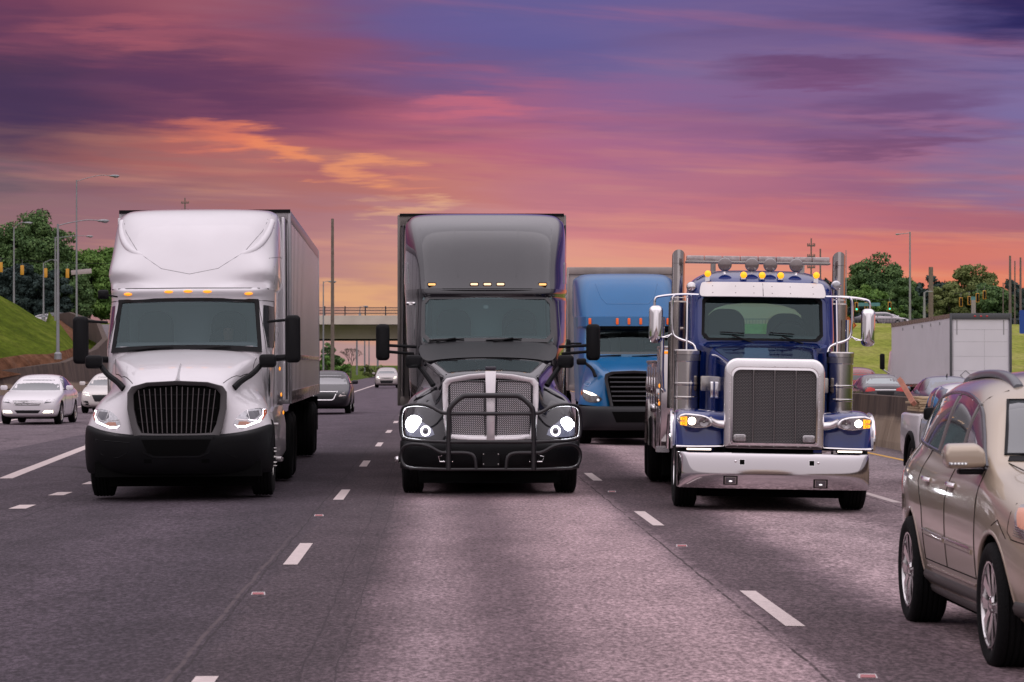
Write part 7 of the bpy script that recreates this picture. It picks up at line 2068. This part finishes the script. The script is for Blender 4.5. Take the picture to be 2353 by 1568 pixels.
# vehicles up on the cross road
gc = 'vehicles on the cross road'
for px, rz_, pm, lab, st_, wn, wy_ in ((142, 1.45, BC, 'dark SUV on the cross road above the end of the retaining wall', SUVS, SUVW, (.98, 3.98)), (112, 1.5, SC_, 'pale car just behind the dark SUV on the left cross road', SED, SEDW, (.95, 3.75)),
                                (2036, 1.57, SC_, 'silver car above the fence left of the white box trailer', SUVS, SUVW, (.98, 3.98)), (2003, 1.57, GC, 'dark car above the fence right of the chrome mirror', SED, SEDW, (.95, 3.75)), (2052, 1.5, WC, 'white car on the cross road half hidden by the white box trailer', SED, SEDW, (.95, 3.75))):
    Yc = 388
    car('suv' if st_ is SUVS else 'sedan', ((px - CX) * Yc / F + 2.4, Yc, 7.0), rz_, st_, pm, lab, wy=wy_, R=.35, win=wn, mir=(1.75, 1.1), group=gc, trim=False, sub=1, detail=False)

# ================================================================== TAN SUV (nearest)
def tan_paint():
    m = mat('champagne_paint', (.48, .395, .30), .28, .3, coat=1.0)
    return m
TP = tan_paint()
sv, b_, T = car('suv', (4.29, 16.27, gz(4.29)), 0.0, SUVS, TP, 'champagne tan SUV with chrome wheels and grey roof rails, nearest at the right edge', cat='car', wy=(.98, 3.98), R=.375, win=SUVW, ws=(.78, 1.27, .66, 1.60), mir=(1.62, 1.17), wres=.06, woff=.009, sub=3, trim=False, rimst='none', detail=False)
for o in [x for x in bpy.data.objects if x.parent == sv and x.name.split('.')[0] in ('wheel', 'side_mirror', 'side_window')]:
    for c in [x for x in bpy.data.objects if x.parent == o]: bpy.data.objects.remove(c)
    bpy.data.objects.remove(o)
PW = mat('polished_wheel', (.68, .66, .66), .14, 1.0)
for yy in (.98, 3.98):
    for s in (-1, 1): wheel(sv, s * .865, yy, .38, .245, s, rimmat=PW, style='alloy', rim_r=.265)
SG = mat('suv_side_glass', (.05, .07, .075), .03, coat=1.0, spec=1.0)
TINT = mat('suv_tinted_glass', (.03, .03, .035), .04, coat=1.0, spec=1.0)
def cutpoly(poly, y0, y1):
    """part of the window outline between two slanted lines: clip by y"""
    def clip(P_, f):
        out = []
        for i in range(len(P_)):
            a, b = P_[i], P_[(i + 1) % len(P_)]
            fa, fb = f(a), f(b)
            if fa >= 0: out.append(a)
            if (fa >= 0) != (fb >= 0):
                t = fa / (fa - fb); out.append((a[0] + (b[0] - a[0]) * t, a[1] + (b[1] - a[1]) * t))
        return out
    P_ = clip(poly, lambda p: (p[0] - y0) - (1.64 - p[1]) * .32); P_ = clip(P_, lambda p: (y1 - p[0]) + (1.64 - p[1]) * .32)
    return P_
SW = [(p.x, p.y) for p in chaikin([(a, b, 0) for a, b in SUVW], 2)]
for ax, s in (('x+', -1), ('x-', 1)):
    for a, c, m_ in ((-3, 2.10, SG), (2.17, 3.02, TINT), (3.08, 9, TINT)):
        patch(T, cutpoly(SW, a, c), ax, 'side_window', m_, sv, .007, .012, res=.045)
    g = G(); seam(g, T, SW, ax, .016, .002, n=6, step=.05, closed=True); g.build('window_trim', mat('dark_chrome_trim', (.10, .10, .11), .2, .8), sv)
    g = G()
    for yt in (2.135, 3.05): seam(g, T, [(yt + (1.64 - 1.23) * .32, 1.235), (yt + .03, 1.575 if yt < 2.5 else 1.61)], ax, .022, -.004, n=8, step=.04)
    g.build('pillar', mat('pillar_grey', (.22, .21, .20), .25, coat=.8), sv)
    # doors, cladding, arches
    g = G()
    seam(g, T, [(1.46, .50), (1.44, .9), (1.46, 1.17)], ax, .005, -.001, step=.05); seam(g, T, [(2.48, .50), (2.50, .95), (2.36, 1.2), (2.13, 1.66)], ax, .005, -.001, step=.05)
    seam(g, T, [(3.35, .50), (3.42, .85), (3.62, 1.02), (3.50, 1.25)], ax, .005, -.001, step=.05); seam(g, T, [(1.46, .50), (3.35, .50)], ax, .005, -.001, step=.1)
    g.build('door_gap', DARK, sv)
    g = G(); seam(g, T, [(1.42, .39), (3.5, .39)], ax, .055, -.036, n=12, step=.1); seam(g, T, [(1.42, .30), (3.5, .30)], ax, .05, -.03, n=10, step=.1); g.build('sill_cladding', mat('dark_cladding', (.05, .045, .042), .45), sv)
    g = G(); seam(g, T, [(1.50, .455), (3.3, .455)], ax, .012, .0, n=6); g.build('sill_trim', mat('sill_line', (.45, .38, .32), .25, .6), sv)
    g = G(); seam(g, T, [(1.55, .66), (2.45, .67)], ax, .02, -.006, n=8); seam(g, T, [(2.52, .672), (3.3, .685)], ax, .02, -.006, n=8); g.build('door_moulding', TP, sv, sharp=80)
    g = G(); seam(g, T, [(1.55, .685), (2.45, .695)], ax, .007, .012, n=6); seam(g, T, [(2.52, .697), (3.3, .71)], ax, .007, .012, n=6); g.build('moulding_chrome', CHR, sv)
    for yy, nm in ((2.30, 1), (3.22, 2)):
        p = proj(T, yy, 1.035, ax, 0)
        g = G(); g.ell((p.x, yy, 1.035), (.012, .085, .04)); hh = g.build('handle_cup', mat('handle_shadow', (.16, .12, .09), .3, .5), sv)
        g = G(); x_ = p.x + s * .03; g.tube([(p.x, yy - .10, 1.045), (x_, yy - .07, 1.05), (x_, yy + .07, 1.055), (p.x, yy + .10, 1.05)], .015, 8, sm=1); g.build('door_handle', CHR, hh)
    for yy in (.98, 3.98):
        g = G(); pts = [(yy + .445 * math.cos(a), .375 + .445 * math.sin(a)) for a in [math.radians(-12 + 204 * i / 20) for i in range(21)]]
        seam(g, T, pts, ax, .018, -.012, n=8, step=.05); g.build('arch_lip', TP, sv, sharp=80)
        g = G()
        for i in range(2): pass
    # roof rail
    pts = []
    for y, x, up in ((2.16, .555, -.01), (2.3, .555, .006), (2.5, .555, .016), (2.9, .55, .022), (3.5, .535, .022), (4.1, .50, .018), (4.4, .47, .018), (4.55, .46, .0)):
        p = proj(T, s * x, y, 'z-', 0); pts.append((p.x, p.y, p.z + up))
    RG = mat('rail_grey', (.13, .14, .155), .35, .4, coat=.3)
    P_ = chaikin(pts, 2, False); secs = []
    for p in P_:
        secs.append([(p.x + a, p.y, p.z + b) for a, b in ((-.036, -.02), (-.034, .014), (-.018, .028), (.018, .028), (.034, .014), (.036, -.02))])
    g = G(); g.loops(secs); g.build('roof_rail', RG, sv, sharp=60)
    # tail lamp wrap, rear bits
    patch(T, [(4.78, 1.05), (5.02, 1.10), (5.02, .82), (4.93, .84)], ax, 'tail_light', REDL, sv, .008, .012, res=.08)
    patch(T, [(4.62, 1.22), (4.95, 1.14), (4.93, 1.07), (4.76, 1.10)], ax, 'tail_chrome', CHR, sv, .006, .01, res=.08)
    # headlight wraps the corner
    h = patch(T, [(.06, .80), (.42, .82), (.58, 1.0), (.50, 1.02), (.25, .985), (.07, .92)], ax, 'headlight', mat('suv_lens', (.40, .38, .38), .1, .5, coat=1, var=.3, vscale=25), sv, .008, .014, sm=1, res=.05)
    patch(T, [(.30, .86), (.42, .88), (.54, .99), (.44, .99), (.36, .96)], ax, 'turn_signal', mat('peach_lens', (.75, .30, .17), .2, coat=.8), h, .014, .012, res=.04)
    g = G(); p = proj(T, .22, .905, ax, .012); g.ell(tuple(p), (.02, .06, .05)); g.build('lamp', HEADW, h)
    g = G()
    for k in range(5): seam(g, T, [(.30, .815 + k * .012), (.46, .83 + k * .014)], ax, .003, .014)
    g.build('lens_ribs', STEEL, h)
    g = G(); seam(g, T, [(.62, 1.01), (.60, .84), (.52, .80), (.1, .77)], ax, .004, -.001, step=.05); seam(g, T, [(.62, .80), (.82, .90), (.95, .86)], ax, .004, -.001, step=.05); g.build('panel_gap', DARK, sv)
    # mirror
    def ms(y, k, dx=0.0): return [(s * (.90 + dx + a), y, 1.18 + z * k) for a, z in ((0, .01), (.22, 0), (.25, .03), (.255, .10), (.23, .145), (.05, .15), (.01, .12))]
    g = G(); g.loops([[(p[0], p[1], 1.255 + (p[2] - 1.255) * .7) for p in ms(1.44, 1.0, .0)], ms(1.47, 1.0), ms(1.54, 1.08), ms(1.60, 1.08)])
    mo = g.build('side_mirror', TP, sv, bevel=.02, seg=4, sharp=60)
    g = G(); g.bx(s * .80, s * 1.06, 1.50, 1.60, 1.145, 1.178); g.build('mirror_foot', BLK, mo, bevel=.01)
    g = G(); g.bx(s * 1.02, s * 1.135, 1.44, 1.475, 1.205, 1.225); mm = g.build('mirror_turn_light', LENS, mo, bevel=.003)
    g = G()
    for k in range(5): g.ell((s * (1.03 + k * .022), 1.438, 1.215), (.006, .005, .006), 8, 5)
    g.build('led_dots', LED if False else mat('soft_white', (.8, .8, .8), .3, emit=(1, 1, 1), es=.4), mm)
g = G(); g.rbox((0, 2.6, 0), (.01, .01, .01), .002); 
patch(T, [(-.78, 1.235), (.78, 1.235), (.76, 1.265), (-.76, 1.265)], 'y+', 'cowl_strip', BLK, sv, .012, .012, res=.08)
g = G(); seam(g, T, [(.78, 1.27), (.66, 1.60), (-.66, 1.60), (-.78, 1.27), (.78, 1.27)], 'y+', .014, .0); g.build('windshield_seal', BLK, sv)
g = G(); seam(g, T, [(.72, .95), (.70, 1.05), (.66, 1.14), (.78, 1.22)], 'y+', .004, -.001); seam(g, T, [(-.72, .95), (-.70, 1.05), (-.66, 1.14), (-.78, 1.22)], 'y+', .004, -.001); g.build('hood_gap', DARK, sv)
patch(T, [(-.62, .66), (.62, .66), (.55, .92), (-.55, .92)], 'y+', 'grille', SLAT, sv, .008, .014, res=.1)
for s in (-1, 1):
    patch(T, [(s * .70, .52), (s * .84, .50), (s * .83, .64), (s * .70, .62)], 'y+', 'fog_recess', BLK, sv, .008, .012, res=.06)
    g = G(); seam(g, T, [(s * .69, .51), (s * .85, .49), (s * .84, .65), (s * .69, .63), (s * .69, .51)], 'y+', .012, .006); g.build('fog_trim', CHR, sv)
patch(T, [(-.85, .46), (.85, .46), (.80, .33), (-.80, .33)], 'y+', 'lower_bumper', mat('dark_cladding', (.05, .045, .042), .45), sv, .01, .02, res=.1)
g = G()
for s in (-1, 1): seam(g, T, [(.10, .40), (.52, .40)], 'x+' if s < 0 else 'x-', .06, -.03, n=10)
g.build('bumper_cladding', mat('dark_cladding', (.05, .045, .042), .45), sv)

# ================================================================== WHITE PICKUP with lumber
pk = empty('pickup_truck', (8.36, 40.9, gz(8.36)), label='white pickup truck carrying lumber, between the barrier and the tan SUV', cat='pickup')
PKS = [(0, .60, .40, .78, .55, .82, .42), (.06, .82, .34, .84, .78, .90, .6), (.3, .88, .30, .92, .85, .98, .70), (.9, .90, .30, .98, .87, 1.04, .76), (1.35, .91, .30, 1.02, .88, 1.08, .80),
       (1.5, .91, .30, 1.03, .88, 1.12, .80), (1.9, .91, .30, 1.04, .87, 1.42, .74), (2.2, .91, .30, 1.05, .87, 1.57, .70), (2.7, .91, .30, 1.05, .87, 1.63, .69), (3.35, .91, .30, 1.05, .87, 1.61, .69), (3.5, .91, .30, 1.05, .87, 1.56, .69), (3.56, .91, .30, 1.05, .86, 1.40, .66), (3.6, .90, .32, 1.0, .84, 1.1, .64)]
b_ = car_body(pk, PKS, WC, (1.0,), .36); T = bvh(b_)
for ax in ('x+', 'x-'):
    patch(T, [(1.75, 1.10), (2.1, 1.42), (2.3, 1.52), (2.75, 1.55), (2.78, 1.10)], ax, 'side_window', mat('blue_dark_window', (.01, .05, .11), .05, coat=1), pk, .008, .012, res=.06)
    patch(T, [(2.95, 1.12), (2.93, 1.54), (3.3, 1.53), (3.42, 1.12)], ax, 'rear_side_window', mat('blue_dark_window', (.01, .05, .11), .05, coat=1), pk, .008, .012, res=.06)
    g = G(); seam(g, T, [(1.5, .4), (1.5, 1.05)], ax, .006, 0); seam(g, T, [(2.85, .4), (2.86, 1.56)], ax, .008, 0); seam(g, T, [(3.5, .4), (3.5, 1.05)], ax, .008, 0); g.build('door_gap', DARK, pk)
patch(T, [(-.76, 1.12), (.76, 1.12), (.66, 1.50), (-.66, 1.50)], 'y+', 'windshield', mat('pinkish_window', (.28, .24, .24), .1, coat=1), pk, .008, .012, res=.08)
for s in (-1, 1):
    sec = [[(s * x, y, z) for x, z in ((.50, .45), (.88, .45), (.915, .55), (.915, .90), (.90, 1.10), (.84, 1.13), (.80, 1.10), (.80, .6), (.50, .6))] for y in (3.64, 5.25, 5.3)]
    g = G(); g.loops(sec); bs = g.build('bed_side', [WC, DARK], pk, bevel=.02, sharp=50)
    c = G(); c.lathe([(s * .5, .001), (s * .5, .45), (s * 1.3, .45), (s * 1.3, .001)], (0, 4.25, .36), 'x', 28); boolcut(bs, c, DARK)
    g = G(); pts = [(s * .925, 4.25 + .46 * math.cos(a), .36 + .46 * math.sin(a)) for a in [math.radians(-10 + 200 * i / 16) for i in range(17)]]; g.tube(pts, .035, 6); g.build('fender_flare', BLK, pk)
    for yy in (1.0, 4.25): wheel(pk, s * .80, yy, .36, .24, s)
    g = G(); g.rbox((s * 1.02, 1.72, 1.16), (.24, .12, .19), .05, 'y', edge=.03); g.build('side_mirror', BLK, pk)
    g = G(); p = (s * .92, 2.7, .95); g.ell(p, (.015, .07, .025)); g.build('door_handle', BLK, pk)
g = G(); g.bx(-.82, .82, 3.64, 5.28, .5, .62); g.bx(-.82, .82, 5.24, 5.3, .5, 1.1); g.build('bed_floor', WC, pk, smooth=False)
g = G(); g.bx(-.7, .7, .5, 4.8, .2, .34); g.build('underbody', DARK, pk, smooth=False)
WD = mat('fresh_lumber', (.55, .42, .26), .8, var=.15, vscale=6); WD2 = mat('reddish_lumber', (.42, .17, .11), .8, var=.15, vscale=6)
rnd = random.Random(3)
for i in range(6):
    g = G(); g.box((0, 0, 0), (.66, 1.15, .034)); o = g.build('board', WD, None, bevel=.004)
    o.location = (7.86 + rnd.uniform(-.03, .03), 45.35, 1.165 + gz(7.86) + .038 * i); o.rotation_euler = (0, 0, rnd.uniform(-.05, .05))
    tag(o, ['lowest pale lumber board in the pickup bed', 'second pale board from the bottom in the pickup bed', 'third pale board from the bottom of the stack in the pickup', 'third board from the top of the lumber stack in the pickup', 'second board from the top of the lumber stack in the pickup', 'topmost pale board of the lumber stack in the pickup bed'][i], 'board', 'pale lumber boards in the pickup bed')
g = G(); a, c = P(2068, 873, 45.9), P(2100, 928, 44.6)
m_ = (a + c) / 2
g.tube([a - m_, c - m_], .05, 4); o = g.build('plank', WD2, None, smooth=False); o.location = m_
tag(o, 'reddish plank leaning diagonally out of the pickup bed', 'plank')

# ================================================================== BOX TRAILER beyond the barrier
bx0 = empty('box_truck', (22.35, 118, -.10), rx=math.radians(-.7), label='long white box truck seen from behind, standing beyond the median barrier', cat='truck')
WSK = mat('white_box_skin', (.80, .78, .80), .4, .1, coat=.2, var=.05, vscale=.6); FRM = mat('box_frame_grey', (.10, .105, .11), .5, .3)
g = G(); g.bx(-1.25, 1.25, .1, 15.4, 1.0, 3.95)
bd = g.build('box', WSK, bx0, smooth=False)
g = G()
for s in (-1, 1): g.bx(s * 1.19, s * 1.275, -.02, .1, .95, 3.98)
g.bx(-1.19, 1.19, -.02, .1, 3.74, 3.98); g.bx(-1.2, 1.2, -.02, .1, .9, 1.02); g.build('rear_frame', FRM, bd, bevel=.01)
g = G(); g.bx(-1.27, -1.24, .1, 15.4, 3.78, 3.96); g.bx(1.24, 1.27, .1, 15.4, 3.78, 3.96); g.build('top_rail', STEEL, bd, smooth=False)
g = G(); g.bx(-1.27, -1.24, .1, 15.4, .98, 1.12); g.build('bottom_rail', STEEL, bd, smooth=False)
g = G(); y = .3
while y < 15.2: g.bx(-1.266, -1.24, y, y + .05, 1.12, 3.78); y += .3
g.build('wall_ribs', mat('rib_white', (.72, .70, .72), .4, .1), bd, smooth=False)
g = G()
for y in (2.4, 4.6, 6.8, 9.0, 12.0): g.bx(-1.28, -1.255, y, y + .14, 3.55, 3.68)
g.build('side_marks', mat('label_grey', (.3, .3, .3), .6), bd, smooth=False)
g = G(); g.bx(-1.13, 1.13, .06, .09, 1.04, 3.72); dr = g.build('rear_door', WSK, bd, smooth=False)
g = G()
for x in (-1.0, .93): g.bx(x, x + .04, .045, .062, 3.1, 3.7)
for z in (1.6, 2.2, 2.8, 3.3): g.bx(-1.12, 1.12, .056, .061, z, z + .008)
g.bx(.15, .156, .054, .06, 1.05, 3.3)
g.build('door_lines', mat('door_line_grey', (.35, .34, .34), .6), dr, smooth=False)
g = G(); q = [(-.62, .05, 1.62), (-.40, .05, 1.42), (-.62, .05, 1.22), (-.84, .05, 1.42), (-.62, .05, 1.62)]; g.tube(q, .014, 4); g.build('placard_frame', mat('placard_grey', (.2, .2, .2), .5), dr)
for x in (-.25, 0, .25):
    g = G(); g.ell((x, -.03, 3.86), (.05, .02, .03)); g.build('marker_light', REDL, bd)
g = G()
for y in (9.5, 10.6, 11.7): g.bx(-1.285, -1.26, y, y + .5, 1.0, 1.06)
g.build('side_reflectors', mat('red_dull', (.35, .05, .04), .4), bd, smooth=False)
g = G(); g.bx(-1.0, 1.0, .5, 15.2, .7, .98); g.build('undercarriage', DARK, bx0, smooth=False)
for yy in (1.8, 3.1, 17.5):
    for s in (-1, 1): wheel(bx0, s * .98, yy, .5, .5 if yy < 5 else .3, s)
g = G(); g.loops(vloft([(.7, [(0, 15.8), (1.1, 15.8), (1.15, 16.0), (1.15, 17.4), (1.05, 18.4), (0, 18.6)]), (1.6, [(0, 15.8), (1.12, 15.8), (1.18, 16.0), (1.18, 17.2), (1.05, 18.2), (0, 18.4)]), (2.7, [(0, 15.8), (1.05, 15.8), (1.1, 16.0), (1.1, 16.9), (.95, 17.4), (0, 17.5)])]))
g.build('cab', WC, bx0, bevel=.05)
for s in (-1, 1):
    g = G(); g.rbox((s * 1.5, 16.6, 2.2), (.22, .2, .75), .08, 'y', edge=.04); mo = g.build('side_mirror', BLK, bx0)
    g = G(); g.tube([(s * 1.5, 16.6, 1.85), (s * 1.3, 16.6, 1.72), (s * 1.1, 16.6, 1.6)], .04, 6); g.build('mirror_arm', CHR, mo)

# ------------------------------------------------------------------ parts that come in pairs become objects of their own
def cluster_split(o, pad=.012, most=12):
    me = o.data; n = len(me.vertices)
    par = list(range(n))
    def find(a):
        while par[a] != a: par[a] = par[par[a]]; a = par[a]
        return a
    for e in me.edges:
        a, b = find(e.vertices[0]), find(e.vertices[1])
        if a != b: par[a] = b
    isl = {}
    for i in range(n): isl.setdefault(find(i), []).append(i)
    if len(isl) < 2 or len(isl) > 60: return
    box = []
    for k, vs in isl.items():
        co = [me.vertices[i].co for i in vs]
        box.append([k, [min(c[j] for c in co) - pad for j in range(3)], [max(c[j] for c in co) + pad for j in range(3)]])
    grp = {b[0]: b[0] for b in box}
    def gf(a):
        while grp[a] != a: a = grp[a]
        return a
    for i in range(len(box)):
        for j in range(i):
            if all(box[i][1][q] <= box[j][2][q] and box[j][1][q] <= box[i][2][q] for q in range(3)):
                a, b = gf(box[i][0]), gf(box[j][0])
                if a != b: grp[a] = b
    roots = sorted({gf(b[0]) for b in box})
    if len(roots) < 2 or len(roots) > most: return
    for r in roots[1:]:
        c = o.copy(); c.data = me.copy(); COL.objects.link(c); c.parent = o.parent
        bm = bmesh.new(); bm.from_mesh(c.data); bm.verts.ensure_lookup_table()
        bmesh.ops.delete(bm, geom=[v for v in bm.verts if gf(find(v.index)) != r], context='VERTS')
        bm.to_mesh(c.data); bm.free()
    bm = bmesh.new(); bm.from_mesh(me); bm.verts.ensure_lookup_table()
    bmesh.ops.delete(bm, geom=[v for v in bm.verts if gf(find(v.index)) != roots[0]], context='VERTS')
    bm.to_mesh(me); bm.free()
SPLIT = {'corner_post', 'top_rail', 'bottom_rail', 'side_fairing', 'side_extender', 'extender_edge', 'step', 'wiper', 'ridge', 'fuel_tank', 'exhaust_stack', 'mud_flap',
         'mirror_arm', 'pillar', 'crease', 'panel_gap', 'side_marker', 'reflector_rib', 'latch_pin', 'hood_gap', 'pillar_trim', 'moulding', 'front_rail', 'door_moulding', 'moulding_chrome', 'bumper_cladding', 'span_wire', 'shell_bolts_', 'light_bar_foot', 'door_gap', 'sill_cladding', 'bolt'}
for o in list(bpy.data.objects):
    if o.type == 'MESH' and o.name.split('.')[0] in SPLIT and not [x for x in o.children] and o.parent is not None: cluster_split(o)
